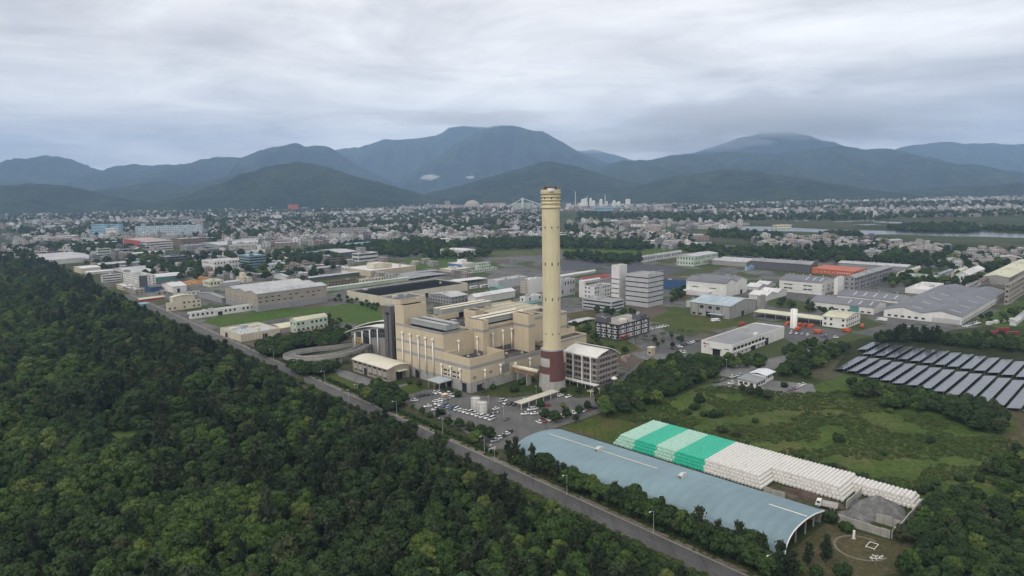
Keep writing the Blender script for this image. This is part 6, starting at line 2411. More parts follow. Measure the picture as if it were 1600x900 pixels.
# end of the shed and the corner below
n = 0
for (x, y, kd, sc) in ((1190, 885, 'cas', .7), (1230, 893, 'dark', .7), (1262, 886, 'cas', .8), (1290, 880, 'cas', 1.0), (1248, 902, 'broad', .6), (1310, 905, 'dark', .6), (1275, 905, 'dark', .7), (1168, 868, 'dark', .7), (1215, 880, 'dbush', 1.2), (1320, 896, 'dbush', 1.2)):
    tree(kd, *G(x, y), sc, 'yard_tree', 'dark tree at the open end of the blue shed', 'trees at the open end of the blue shed')
for (x, y, sc, lb) in ((1297, 815, 1.5, 'round dark bush at the eaves of the blue shed'), (1322, 830, 1.3, 'loose olive bush before the concrete bay wall')):
    tree('dbush' if sc > 1.4 else 'bush', *G(x, y), sc, 'bush', lb, None, 'bush')
grove([(1395, 845), (1440, 800), (1500, 770), (1545, 790), (1600, 800), (1640, 900), (1640, 930), (1430, 930), (1410, 900), (1440, 860)], 4.6, ['dark', 'dark', 'broad'], .6, 1.0, 'thicket_tree', 'dark leafy tree in the thicket right of the gravel bay', 'thicket right of the gravel bay', seed=3)
grove([(1535, 735), (1600, 700), (1640, 720), (1640, 790), (1560, 770)], 5.5, ['dark', 'dbush', 'broad'], .5, .85, 'thicket_tree', 'leafy tree at the right edge beyond the dirt track', 'trees beyond the dirt track', seed=4)
grove([(1445, 760), (1500, 735), (1540, 750), (1490, 790), (1450, 800)], 6.0, ['dbush', 'bush'], .7, 1.3, 'bush', 'low bush in rough grass near the gravel bay', 'bushes near the gravel bay', 'bush', seed=6)
# behind the bales
rr = random.Random(41)
for i in range(26):
    vv = 178 - i * 4.6 + rr.uniform(-1.5, 1.5)
    tree(rr.choice(['dbush', 'dbush', 'bush']), *XY(285 + rr.uniform(0, 4), vv), rr.uniform(.6, 1.15), 'bush', 'dark bush along the back of the bale pile', 'bushes behind the bales', 'bush')
# tree belt between office and pasture
n1 = grove([(938, 652), (955, 622), (985, 596), (1010, 580), (1060, 566), (1120, 568), (1135, 582), (1100, 600), (1050, 622), (985, 652)], 5.2, ['dark', 'broad', 'dark'], .8, 1.15, 'belt_tree', 'leafy tree of the belt between the office block and the pasture', 'tree belt beside the pasture', seed=8)
for (x, y, kd, sc) in ((1092, 636, 'dark', .95), (1085, 640, 'dbush', 1.4), (1075, 648, 'dbush', 1.2), (1100, 650, 'bush', 1.3), (1115, 652, 'dbush', 1.6), (1125, 650, 'dbush', 1.3), (1172, 618, 'dark', .8), (1185, 622, 'dark', .85), (1200, 625, 'dark', .8), (1160, 612, 'dark', .7),
                     (1128, 676, 'dbush', 1.4), (1150, 682, 'dbush', 1.2), (1310, 690, 'dbush', 1.4), (1453, 692, 'dbush', 1.3), (1210, 692, 'bush', .8), (1180, 660, 'bush', 1.0), (1240, 655, 'bush', .9), (1390, 645, 'bush', 1.0), (1250, 715, 'bush', .9), (1380, 712, 'bush', .8), (1225, 605, 'dbush', 1.2)):
    tree(kd, *G(x, y), sc, 'field_bush', 'dark round bush standing in the pasture', 'bushes scattered over the pasture', 'bush')
grove([(1005, 668), (1045, 655), (1100, 690), (1150, 705), (1100, 700), (1040, 685)], 7, ['dbush'], .6, 1.2, 'field_bush', 'low dark bush on the pasture edge behind the green bales', 'bushes behind the green bales', 'bush', seed=12)
# below the solar field
grove([(1312, 595), (1350, 580), (1372, 598), (1370, 622), (1335, 625)], 5, ['dark', 'dark', 'broad'], .8, 1.1, 'thicket_tree', 'dark tree in the left clump below the solar field', 'left clump below the solar field', seed=13)
grove([(1370, 620), (1420, 608), (1470, 612), (1500, 632), (1480, 648), (1420, 645), (1380, 640)], 5, ['dark', 'broad'], .7, 1.05, 'thicket_tree', 'leafy tree in the middle clump below the solar field', 'middle clump below the solar field', seed=14)
grove([(1480, 640), (1530, 632), (1572, 655), (1560, 682), (1510, 672), (1478, 660)], 5, ['dark'], .75, 1.05, 'thicket_tree', 'dark tree in the right clump below the solar field', 'right clump below the solar field', seed=15)
grove([(1215, 588), (1250, 560), (1300, 548), (1345, 548), (1330, 572), (1300, 585), (1260, 592)], 5.5, ['dark', 'broad', 'dark'], .8, 1.1, 'thicket_tree', 'leafy tree left of the solar field', 'trees left of the solar field', seed=16)
grove([(1360, 535), (1400, 524), (1470, 528), (1470, 536), (1400, 538)], 5.0, ['cas', 'cas', 'dark'], .75, 1.1, 'windbreak_tree', 'pointed dark conifer like tree in the windbreak behind the solar field', 'windbreak behind the solar field', seed=17)
grove([(1470, 533), (1540, 528), (1640, 540), (1640, 556), (1540, 548), (1470, 541)], 6.0, ['dark', 'dark', 'broad'], .7, 1.0, 'windbreak_tree', 'rounded tree in the mass behind the solar field', 'tree mass behind the solar field', seed=18)
grove([(1230, 540), (1290, 535), (1310, 545), (1250, 556), (1225, 556)], 6, ['broad', 'bush', 'dark'], .5, .85, 'verge_tree', 'small tree on the verge right of the white factory', 'verge trees right of the white factory', seed=19)
grove([(1085, 566), (1140, 562), (1180, 560), (1200, 566), (1180, 576), (1110, 575)], 6, ['broad', 'dark'], .55, .85, 'verge_tree', 'small tree before the white factory', 'verge trees before the white factory', seed=20)
tree('broad', *G(1184, 580), 1.25, 'road_tree', 'round bright tree at the road fork near the gate house', None)
# around the plant
grove([(400, 548), (440, 536), (520, 524), (548, 528), (520, 540), (462, 546), (430, 566)], 4.4, ['dark', 'dark', 'broad'], .85, 1.2, 'garden_tree', 'leafy tree around the vehicle ramp', 'trees around the ramp', seed=22)
grove([(455, 580), (480, 562), (520, 568), (528, 580), (500, 590), (470, 590)], 4.2, ['dark', 'broad'], .75, 1.1, 'garden_tree', 'leafy tree between the ramp and the forest road', 'trees below the ramp', seed=23)
grove([(560, 618), (590, 606), (625, 618), (632, 636), (610, 645), (575, 632)], 4.2, ['dark', 'dark', 'broad'], .75, 1.1, 'garden_tree', 'dark tree on the lawn before the annex', 'trees before the annex', seed=24)
for (x, y, kd, sc) in ((700, 668, 'dark', .8), (718, 672, 'dark', .85), (735, 680, 'dark', .95), (752, 684, 'dark', 1.0), (766, 690, 'dark', 1.0), (745, 694, 'broad', .8), (684, 655, 'cas', .6), (672, 652, 'bush', 1.2), (660, 648, 'broad', .6), (645, 640, 'broad', .6), (690, 648, 'dbush', 1.1)):
    tree(kd, *G(x, y), sc, 'car_park_tree', 'dark tree between the car park and the forest road', 'trees between car park and road')
for (x, y, sc) in ((852, 656, .85), (868, 660, .9), (885, 655, .8), (905, 650, .8), (845, 640, .7), (880, 640, .75), (918, 640, .7), (935, 632, .7), (900, 660, .6)):
    tree('broad' if RT.random() < .4 else 'dark', *G(x, y), sc, 'car_park_tree', 'loose crowned tree among the right hand rows of parked cars', 'trees among the right hand parking rows')
for (x, y, kd, sc) in ((655, 606, 'dark', .6), (640, 600, 'bush', 1.0), (700, 612, 'bush', 1.2), (716, 620, 'dbush', 1.2), (780, 595, 'dbush', 1.5), (790, 592, 'dbush', 1.3), (803, 612, 'dbush', 1.5), (815, 600, 'bush', 1.3), (830, 596, 'dbush', 1.2), (770, 608, 'bush', 1.1), (845, 610, 'bush', 1.0), (880, 612, 'bush', 1.0), (905, 616, 'dark', .6), (950, 612, 'dark', .7), (930, 618, 'dark', .6), (820, 585, 'dbush', 1.4)):
    tree(kd, *G(x, y), sc, 'garden_bush', 'bush planted along the foot of the incinerator hall', 'bushes along the incinerator hall', 'bush')
tree('broad', *G(690, 705), 1.15, 'yellow_tree', 'bright yellow green tree standing out at the forest road', None)
grove([(500, 545), (515, 537), (530, 541), (512, 551)], 4.5, ['dark', 'broad'], .5, .8, 'garden_tree', 'small tree inside the loop of the ramp', 'trees inside the ramp loop', seed=25)
# palms and street trees in the estate
for i in range(12):
    tree('palm', *G(922 + i * 14.2, 546 - i * 1.9 + (i % 2) * 2), 1.15, 'palm_tree', 'palm, %s from the left in the row by the black framed office' % ORD[i], 'palms by the black framed office')
MID = [([(885, 515), (930, 505), (935, 545), (985, 552), (960, 566), (895, 545)], 8, .6, .85), ([(1000, 540), (1045, 525), (1090, 520), (1060, 545), (1010, 558)], 10, .5, .7), ([(930, 482), (975, 488), (1010, 495), (960, 500), (935, 495)], 7, .7, .95),
       ([(1040, 455), (1075, 450), (1085, 465), (1050, 475)], 8, .8, 1.1), ([(1195, 470), (1245, 476), (1320, 490), (1310, 496), (1220, 482)], 9, .7, 1.0), ([(1370, 440), (1450, 425), (1465, 440), (1400, 452)], 9, .9, 1.3), ([(1530, 500), (1600, 480), (1640, 490), (1560, 512)], 9, .6, .9),
       ([(268, 428), (300, 415), (320, 425), (290, 436)], 8, .9, 1.3), ([(205, 405), (250, 398), (262, 412), (220, 418)], 9, 1.0, 1.4), ([(515, 470), (545, 462), (600, 482), (585, 490)], 8, .5, .8), ([(480, 500), (500, 492), (560, 520), (545, 528), (500, 520)], 7, .6, .9)]
for k, (pl, sp, a, b) in enumerate(MID):
    sp *= 1.4
    grove(pl, sp, ['dark', 'dark', 'broad'], a, b, 'estate_tree', ['leafy tree beside the black framed office', 'small tree in the lot behind the palms', 'tree at the foot of the grey office tower', 'tree below the navy blue warehouse', 'tree in the row before the white tents', 'tree behind the white warehouses on the right', 'bush tree on the plot at the right edge', 'dark tree near the rusty scrap yard', 'tree of the small wood before the green banded factory', 'small tree along the dark solar factory', 'tree behind the vaulted hall'][k],
          'estate trees %s' % 'abcdefghijk'[k], seed=50 + k)

# hedge along the road
mbh = []
rr = random.Random(61)
for (va, vb, off, hh) in ((216, 392, 4.6, 1.7), ):
    v = va
    while v < vb:
        for k in range(5):
            p = Vector((*XY(kerb_u(v) + off + rr.uniform(-1, 1), v + rr.uniform(-.3, .3)), rr.uniform(.1, hh)))
            mbh.append((p, Vector((rr.gauss(0, .7), rr.gauss(0, .7), 1)), rr.uniform(.5, .9), rr.uniform(.25, .65), 1.3))
        v += .22
hm = leaves_mesh('hedge', mbh, LB)
hg = link('hedge', hm)
tag(hg, 'long clipped green hedge between the forest road and the plant', 'hedge')

# far tree belts: one mass
far = []
FARP = [([(0, 395), (60, 385), (200, 378), (260, 385), (230, 398), (100, 402), (0, 405)], 16), ([(300, 368), (420, 362), (440, 372), (330, 380)], 18), ([(440, 405), (560, 380), (600, 382), (620, 398), (520, 402), (470, 415)], 11),
        ([(560, 385), (640, 372), (740, 385), (690, 398), (620, 405)], 12), ([(720, 382), (780, 372), (860, 376), (1000, 380), (1050, 385), (1000, 392), (860, 388), (760, 392)], 11), ([(880, 400), (1000, 404), (1000, 412), (940, 412), (885, 406)], 11),
        ([(1060, 388), (1200, 395), (1330, 405), (1420, 402), (1430, 412), (1300, 412), (1180, 405), (1080, 398)], 12), ([(1290, 392), (1360, 396), (1340, 404), (1280, 402)], 10), ([(1460, 400), (1540, 395), (1600, 402), (1600, 412), (1480, 408)], 10),
        ([(1385, 357), (1430, 353), (1500, 352), (1530, 356), (1530, 363), (1470, 365), (1400, 362)], 12), ([(1535, 357), (1640, 360), (1640, 366), (1540, 362)], 13), ([(1280, 366), (1345, 366), (1348, 371), (1285, 371)], 12), ([(1100, 362), (1180, 366), (1260, 372), (1200, 376), (1110, 372)], 16),
        ([(560, 350), (720, 345), (770, 352), (640, 358)], 20), ([(880, 355), (960, 352), (980, 360), (890, 364)], 16), ([(0, 360), (150, 350), (300, 352), (280, 362), (60, 372)], 22), ([(1000, 342), (1150, 340), (1160, 345), (1010, 348)], 25), ([(1400, 335), (1600, 330), (1640, 336), (1420, 342)], 24),
        ([(650, 405), (720, 395), (770, 400), (740, 408)], 14), ([(1380, 395), (1430, 410), (1420, 425), (1390, 415)], 12), ([(1410, 440), (1500, 430), (1560, 440), (1520, 452), (1440, 450)], 13), ([(1480, 408), (1600, 418), (1640, 435), (1560, 430), (1490, 420)], 13),
        ([(330, 345), (600, 338), (860, 340), (860, 366), (600, 368), (330, 374)], 32), ([(1170, 376), (1320, 376), (1400, 382), (1390, 392), (1200, 394)], 17), ([(1360, 396), (1480, 388), (1600, 398), (1640, 424), (1490, 426), (1365, 412)], 17), ([(880, 368), (1060, 368), (1090, 380), (880, 382)], 18), ([(125, 412), (480, 394), (560, 410), (500, 440), (240, 440)], 26), ([(640, 330), (800, 326), (800, 332), (660, 336)], 30), ([(0, 340), (200, 334), (560, 326), (560, 332), (200, 342), (0, 350)], 34), ([(1050, 322), (1640, 314), (1640, 322), (1060, 330)], 30), ([(300, 340), (860, 335), (860, 345), (320, 352)], 30), ([(900, 335), (1400, 335), (1400, 345), (900, 348)], 34)]
rr = random.Random(71)
for pl, sp in FARP:
    for (x, y) in fill(pl, sp, len(far)):
        if clear_of_buildings(x, y, 3):
            far.append((x, y, rr.uniform(.8, 1.5) * (1 + sp / 60), rr.choice(['dark', 'dark', 'broad'])))
ft = gn_scatter('distant_woods', far, ['dark', 'broad'])
tag(ft, 'dark tree belts and copses spread across the plain', 'woods', kind='stuff')

# rough tussocks over the pasture
tus = []
for (x, y) in fill([(955, 655), (1120, 600), (1240, 615), (1340, 610), (1480, 660), (1590, 690), (1600, 800), (1500, 760), (1440, 770), (1080, 680)], 2.3, 99):
    if clear_of_buildings(x, y, 2) and mnoise.noise((x / 22, y / 22, 1)) > -.12:
        tus.append((x, y, rr.uniform(.25, .75), 'tuft'))
v = 70.0
while v < 520:
    for off in (-9.8, -10.6, -9.2, .9, 1.9, 2.6, 3.4):
        if rr.random() < (.55 if abs(off) > 2.2 else .16):
            x, y = XY(kerb_u(v) + off + rr.uniform(-.5, .5), v + rr.uniform(-.8, .8))
            tus.append((x, y, rr.uniform(.2, .6), 'tuft'))
    v += 1.3
tu = gn_scatter('undergrowth', tus, ['tuft'])
tag(tu, 'rough grass tussocks and weeds over the pasture', 'grass', kind='stuff')
# ------------------------------------------------------------------ cars, lamps, small things
CARP = {'w': (.72, .72, .7), 's': (.42, .44, .46), 'k': (.02, .021, .024), 'g': (.12, .125, .13), 'r': (.3, .03, .025), 'b': (.06, .12, .25), 'o': (.5, .1, .03)}
CWORD = {'w': 'white', 's': 'silver', 'k': 'black', 'g': 'dark grey', 'r': 'red', 'b': 'blue', 'o': 'orange'}


def carpaint(c):
    k = 'car paint ' + c
    if k not in MATS:
        m, t, b = newmat(k)
        b.inputs['Base Color'].default_value = (*CARP[c], 1)
        b.inputs['Roughness'].default_value = .28
        b.inputs['Coat Weight'].default_value = .5
        MATS[k] = m
    return MATS[k]


def loft(secs):
    """closed skin through cross sections (x, half width, z bottom, z top, top half width)"""
    mb = MB()
    vs_ = []
    for (x, w, z0, z1, wt) in secs:
        vs_ += [(x, -w, z0), (x, w, z0), (x, w, z0 + (z1 - z0) * .6), (x, wt, z1), (x, -wt, z1), (x, -w, z0 + (z1 - z0) * .6)]
    fs = []
    for k in range(len(secs) - 1):
        for i in range(6):
            fs.append((k * 6 + i, (k + 1) * 6 + i, (k + 1) * 6 + (i + 1) % 6, k * 6 + (i + 1) % 6))
    fs += [tuple(range(6)), tuple(range((len(secs) - 1) * 6, len(secs) * 6))[::-1]]
    mb.add(vs_, fs)
    return mb


CARM = {}


def carmeshes(shape):
    if shape in CARM:
        return CARM[shape]
    if shape == 'sedan':
        body = loft([(-2.2, .75, .35, .85, .68), (-2.05, .86, .25, .98, .78), (-1.2, .88, .22, 1.0, .8), (.9, .88, .22, .98, .8), (1.9, .86, .24, .82, .74), (2.2, .7, .32, .7, .6)])
        cab = loft([(-1.75, .74, .95, 1.0, .7), (-1.05, .76, .95, 1.42, .6), (.3, .76, .95, 1.45, .6), (1.15, .74, .93, .98, .68)])
        roof = (-1.0, .25, 1.46)
    elif shape == 'hatch':
        body = loft([(-1.95, .78, .35, .95, .74), (-1.85, .88, .25, 1.05, .8), (-1.0, .9, .22, 1.06, .82), (.9, .9, .22, 1.04, .82), (1.75, .87, .24, .9, .76), (2.0, .72, .32, .76, .6)])
        cab = loft([(-1.85, .78, 1.0, 1.1, .74), (-1.6, .8, 1.0, 1.6, .64), (.2, .8, 1.0, 1.66, .66), (1.05, .78, .98, 1.05, .72)])
        roof = (-1.5, .15, 1.67)
    else:
        body = loft([(-2.3, .84, .35, 1.1, .82), (-2.25, .92, .25, 1.15, .88), (1.4, .92, .22, 1.15, .88), (2.1, .9, .24, 1.05, .82), (2.3, .8, .32, .85, .7)])
        cab = loft([(-2.25, .86, 1.1, 1.2, .84), (-2.15, .88, 1.1, 1.9, .78), (1.2, .88, 1.1, 1.92, .78), (1.95, .84, 1.05, 1.12, .8)])
        roof = (-2.0, 1.1, 1.93)
    rf_ = MB()
    rf_.box(roof[0], roof[1], -.58, .58, roof[2] - .03, roof[2] + .03)
    CARM[shape] = (body, cab, rf_, {})
    return CARM[shape]


def car(x, y, rot, c, shape, label, group):
    body, cab, rf_, cache = carmeshes(shape)
    if c not in cache:
        cache[c] = (body.mesh('body', carpaint(c), True), cab.mesh('cabin_glass', CABG, True), rf_.mesh('roof', carpaint(c)))
    o = bpy.data.objects.new('car', None)
    COL.objects.link(o)
    o.location = (x, y, .03)
    o.rotation_euler = (0, 0, rot)
    tag(o, label, 'car', group)
    for nm, me in zip(('body', 'cabin_glass', 'roof'), cache[c]):
        link(nm, me, o)
    add_wheels(o, WCAR, ((1.35, .32), (-1.35, .32)), .78)


RC = random.Random(9)


def row(p, q, cols, where, head=None):
    """parked cars from photograph point p to q; head = heading in degrees, else square to the row"""
    a, b = Vector(G(*p)), Vector(G(*q))
    d = b - a
    h = math.atan2(d.y, d.x) + math.pi / 2 if head is None else math.radians(head)
    n = len(cols)
    for i, c in enumerate(cols):
        if c == '.':
            continue
        w = a + d * (i / max(1, n - 1))
        car(w.x, w.y, h + RC.uniform(-.05, .05) + (math.pi if RC.random() < .5 else 0), c, RC.choice(['sedan', 'sedan', 'hatch', 'hatch', 'van' if c != 'k' else 'hatch']),
            ('%s car, %s from left, %s' % (CWORD[c], ORD[i], where)) if n > 1 else '%s car parked %s' % (CWORD[c], where), 'cars ' + where)


row((653, 620), (706, 611), 'kkkgwwkwk', 'below the plant wall beside the canopy')
row((681, 629), (706, 620), 'wwssw', 'beside the cream kiosk')
row((683, 632), (768, 656), 'wwbsbwwwwwwwww', 'in the long row below the round tanks')
row((785, 628), (785, 628), 's', 'alone behind the round tanks', 20)
row((775, 640), (775, 640), 'w', 'right against the nearer round tank', 40)
row((790, 631), (804, 633), 'wkk', 'at the near end of the carport')
row((812, 629), (842, 622), 'gsgkg', 'under the carport roof')
row((876, 619), (888, 621), 'ww', 'on the asphalt behind the carport', 45)
row((845, 635), (856, 634), 'rr', 'in the middle of the car park, side by side', 20)
row((829, 641), (835, 640), 'ww', 'beside the red cars', 30)
row((820, 648), (849, 647), 'wws', 'in the short row of the inner island', 10)
row((842, 661), (945, 633), 'wrwwswwswswgrkgsk', 'in the row along the right car park edge')
row((773, 690), (796, 676), 'swkwk', 'by the far end of the blue shed', 30)
row((791, 656), (791, 656), 'g', 'on the drive at the lower end of the long row', 60)
row((647, 627), (647, 627), 'w', 'alone at the left entry of the car park', 10)
row((668, 636), (680, 641), 'ww', 'half under the trees of the car park', 20)
row((701, 651), (701, 651), 'g', 'under the trees at the car park edge', 100)
row((1120, 598), (1129, 595), 'kg', 'on the gravel left of the gate house', 20)
row((1142, 600), (1142, 600), 'w', 'right before the gate house door', 10)
row((1145, 590), (1155, 588), 'ws', 'behind the gate house', 25)
row((1234, 611), (1254, 602), 'grsww', 'on the paved lot right of the gate house', 20)
row((1052, 546), (1092, 532), 'kgwkkswkg', 'on the dark lot left of the white factory')
row((1062, 551), (1068, 552), 'ww', 'at the lower lot end beside the white factory', 20)
row((1012, 516), (1042, 510), 'wwswwws', 'behind the black framed office')
row((1236, 521), (1262, 524), 'wwsw', 'in the yard of orange trucks')
row((1284, 527), (1290, 527), 'gb', 'right of the white silo')
row((1306, 528), (1306, 528), 'w', 'by the yard exit', 10)
row((1411, 510), (1418, 511), 'ws', 'on the road before the largest white warehouse', -30)
row((1508, 511), (1528, 505), 'wwsww', 'at the corner of the largest white warehouse')
row((1064, 556), (1064, 556), 's', 'at the roadside before the white factory', 40)
OR, OD = (.5, .1, .035), (.35, .06, .03)
for (x, y, r, lb) in ((1247, 517, 40, 'orange skip truck at the left of the truck yard'), (1277, 521, 130, 'orange lorry beside the white silo'), (1322, 519, 130, 'orange lorry at the corner of the white loading hall'), (1347, 512, 60, 'orange lorry behind the white loading hall'),
                      (1160, 509, 40, 'orange tractor truck on the grass edge left of the green shelter'), (1190, 511, 30, 'orange truck with white cab near the green shelter')):
    truck(UV(x, y), r, OR if 'white cab' not in lb else (.7, .7, .68), OR if 'tractor' not in lb else OD, lb, 'box', 7.0)
truck(UV(1118, 503), 20, (.7, .7, .68), (.72, .72, .7), 'white box lorry before the grey panelled warehouse', 'box', 8)
truck(UV(1378, 502), 135, (.7, .7, .68), (.72, .72, .7), 'white lorry at the gable of the largest white warehouse', 'box', 8)


def container(x, y, rot, col, label, L=6.0, Hh=2.6, Wd=2.4, nm='container', z=0):
    t = thing(nm, label, 'container', UV(x, y), rot=rot, z=z)
    m = surf('container %s' % (col,), col, .6, .15, .5, streak=.3, rib=.35, ribdir=(1, 0, 0))
    mb = MB(); mb.box(0, L, 0, Wd, .15, Hh); mb.build('box', m, t)
    mb = MB()
    for a in (0, L - .15):
        for b in (0, Wd - .15):
            mb.box(a - .03, a + .18, b - .03, b + .18, 0, Hh + .04)
    mb.build('corner_post', m, t)
    mb = MB()
    for b in (.35, .9, 1.5, 2.05):
        mb.tube((-.06, b, .3), (-.06, b, Hh - .2), .04, n=5)
    mb.build('lock_bar', STEEL, t)


for i in range(5):
    container(1230 + i * 9, 509 + i * .9, 40, OD if i % 2 else OR, 'orange skip container, number %s from the left in the row under the green shelter' % ['one', 'two', 'three', 'four', 'five'][i])
for (x, y, lb) in ((1543, 523, 'long red container on the ground right of the white warehouse'), (1560, 518, 'red container behind the long red one'), (1574, 524, 'red container nearest the right frame edge')):
    container(x, y, 0, (.22, .03, .035), lb, 9.0)
for i, (x, y) in enumerate(((1545, 508), (1556, 506), (1567, 504), (1580, 503))):
    container(x, y, 30, (.62, .62, .6), 'white box body parked in the yard right of the warehouses, %s' % ['first from the left', 'second from the left', 'third from the left', 'last on the right'][i], 6)
# buses in the depot
for i, (x, y) in enumerate(((736, 452), (752, 450))):
    t = thing('bus', 'white bus parked in the depot, %s one' % ('nearer' if i == 0 else 'farther'), 'bus', UV(x, y), rot=45)
    mb = MB(); mb.box(0, 11, 0, 2.5, .4, 3.2); mb.build('body', carpaint('w'), t)
    mb = MB(); mb.box(.4, 10.6, -.03, 2.53, 1.6, 2.5); mb.build('window', CABG, t)
    add_wheels(t, WTRUCK, ((2, .5), (8.5, .5)), 1.1)
# scooters
for i in range(9):
    a = Vector(G(764, 648)).lerp(Vector(G(782, 645)), i / 8)
    t = thing('scooter', 'small scooter, %s from the left in the row between tanks and lawn island' % ORD[i], 'scooter', ((a.x + a.y) * S2, (a.y - a.x) * S2), rot=100 + RC.uniform(-8, 8), group='scooters by the tanks')
    mb = MB(); mb.prism([(-.7, .35), (-.65, .75), (-.1, .78), (.05, .4), (.4, .4), (.55, 1.0), (.68, 1.0), (.62, .35)], -.16, .16, 'y'); mb.build('body', carpaint(RC.choice('kgsw')), t)
    for x in (-.55, .65):
        mb = MB(); mb.tube((x, -.07, .24), (x, .07, .24), .24, n=8); mb.build('wheel', RUBBER, t)
    mb = MB(); mb.tube((.58, -.32, 1.02), (.58, .32, 1.02), .03, n=5); mb.build('handlebar', RUBBER, t)

# street lamps
LAMPW = ['first lamp post beyond the ramp', 'second lamp post, beside the ramp loop', 'third lamp post, by the lawn before the annex', 'lamp post before the trees of the annex lawn', 'lamp post at the left end of the car park', 'lamp post beside the yellow green tree',
         'tall lamp post at the car park trees', 'lamp post at the far end of the blue shed', 'lamp post halfway along the blue shed', 'lamp post near the open end of the blue shed', 'lamp post at the bottom edge before the yard']
for (x, y), lb in zip(((428, 563), (465, 582), (508, 600), (560, 622), (620, 650), (692, 678), (757, 708), (773, 722), (886, 773), (1021, 833), (1203, 905)), LAMPW):
    t = thing('street_lamp', 'pale grey ' + lb, 'street lamp', UV(x, y))
    mb = MB(); mb.tube((0, 0, 0), (0, 0, 8.2), .13, .08, 8); mb.build('pole', STEEL, t)
    mb = MB(); mb.tube((0, 0, 8.1), (-1.9, 0, 8.6), .06, .05, 6); mb.build('arm', STEEL, t)
    mb = MB(); mb.box(-2.7, -1.8, -.16, .16, 8.52, 8.68); mb.build('lamp_head', WHITEP, t)
    mb = MB(); mb.box(-.25, .25, -.25, .25, 0, .35); mb.build('base', CONC, t)
for (x, y, lb) in ((764, 638, 'short car park lamp behind the tanks'), (787, 655, 'car park lamp on the green island'), (838, 622, 'car park lamp beside the carport'), (545, 628, 'thin garden lamp on the lawn edge'), (1135, 578, 'lamp by the road fork'), (1440, 533, 'thin pole in the windbreak')):
    t = thing('lamp_post', 'thin grey ' + lb, 'lamp post', UV(x, y))
    mb = MB(); mb.tube((0, 0, 0), (0, 0, 7.0), .1, .07, 6); mb.build('pole', STEEL, t)
    mb = MB(); mb.box(-.9, .1, -.12, .12, 6.95, 7.1); mb.build('lamp_head', WHITEP, t)

# white post and frame in the dry yard
t = thing('marker_post', 'white square post standing in the dry yard', 'post', UV(1334, 842))
mb = MB(); mb.box(-.3, .3, -.3, .3, 0, 3.0); mb.build('shaft', WHITEP, t)
mb = MB(); mb.box(-.6, .6, -.6, .6, 0, .25); mb.build('base', CONC, t)
t = thing('pipe_frame', 'white rectangular pipe frame lying in the dry yard', 'frame', UV(1366, 860))
mb = MB()
for (a, b) in (((0, 0), (4, 0)), ((4, 0), (4, 2.6)), ((4, 2.6), (0, 2.6)), ((0, 2.6), (0, 0))):
    mb.tube((*a, .5), (*b, .5), .1, n=6)
mb.build('frame', WHITEP, t)
for a in ((0, 0), (4, 0), (4, 2.6), (0, 2.6)):
    mb = MB(); mb.tube((*a, 0), (*a, .5), .08, n=6); mb.build('leg', WHITEP, t)
t = thing('debris_heap', 'tangle of white pipes and rubble beside the pipe frame', 'debris', UV(1366, 873))
for i in range(16):
    a = RC.uniform(0, 6.28)
    mb = MB(); c = (RC.uniform(-2, 2), RC.uniform(-1.2, 1.2), RC.uniform(.1, .5)); mb.tube(c, (c[0] + 1.3 * math.cos(a), c[1] + 1.3 * math.sin(a), RC.uniform(.1, .7)), .09, n=5); mb.build('pipe', WHITEP, t)
# a ring path worn in the dry yard
mb = MB()
cx, cy = G(1345, 856)
for i in range(28):
    w0, w1 = 2 * math.pi * i / 36 + .5, 2 * math.pi * (i + 1) / 36 + .5
    mb.poly([(cx + 7.5 * math.cos(w0), cy + 7.5 * math.sin(w0), .035), (cx + 8.4 * math.cos(w0), cy + 8.4 * math.sin(w0), .035), (cx + 8.4 * math.cos(w1), cy + 8.4 * math.sin(w1), .035), (cx + 7.5 * math.cos(w1), cy + 7.5 * math.sin(w1), .035)])
tag(mb.build('path', surf('worn sandy path', (.16, .135, .1), .95, .2, .5)), kind='structure')
# sign kiosk by the road
t = thing('noticeboard', 'small white notice boards at the road before the blue shed', 'sign', UV(764, 708))
for i in range(3):
    mb = MB(); mb.box(i * 1.5, i * 1.5 + 1.3, 0, .12, .5, 2.0); mb.build('board', WHITEP, t)
    mb = MB(); mb.box(i * 1.5 + .55, i * 1.5 + .7, .13, .25, 0, 1.9); mb.build('post', STEEL, t)
t = thing('gate_pillar', 'cream gate pillar by the road right of the office block', 'gate', UV(1018, 556))
mb = MB(); mb.box(0, 4.5, 0, 3.5, 0, 5.2); mb.build('booth', wallm('B'), t)
mb = MB(); mb.box(-.4, 4.9, -.4, 3.9, 5.2, 5.7); mb.build('roof', wallm('C'), t)
mb = MB(); mb.box(-.06, .1, .8, 2.6, 1.2, 2.6); mb.build('window', GLASS, t)
t = thing('gate_wall', 'low curved pinkish entrance wall left of the gate pillar', 'wall', UV(1000, 560))
for i in range(9):
    a = math.radians(60 + i * 14)
    mb = MB(); mb.box(-8 + 8 * math.cos(a), -8 + 8 * math.cos(a) + 1.9, 8 * math.sin(a), 8 * math.sin(a) + .5, 0, 2.2); mb.build('wall_panel', wallm('P'), t)
# scrap yard
heap('scrap_heap', 'rust coloured scrap heap beside the white gable shed, the larger one', 'scrap', UV(300, 443), 22, 13, 5, RUST, 3, sharp=.6)
heap('scrap_heap', 'rust coloured scrap heap at the foot of the pale yellow building', 'scrap', UV(315, 437), 15, 9, 5, RUST, 8, sharp=.6)
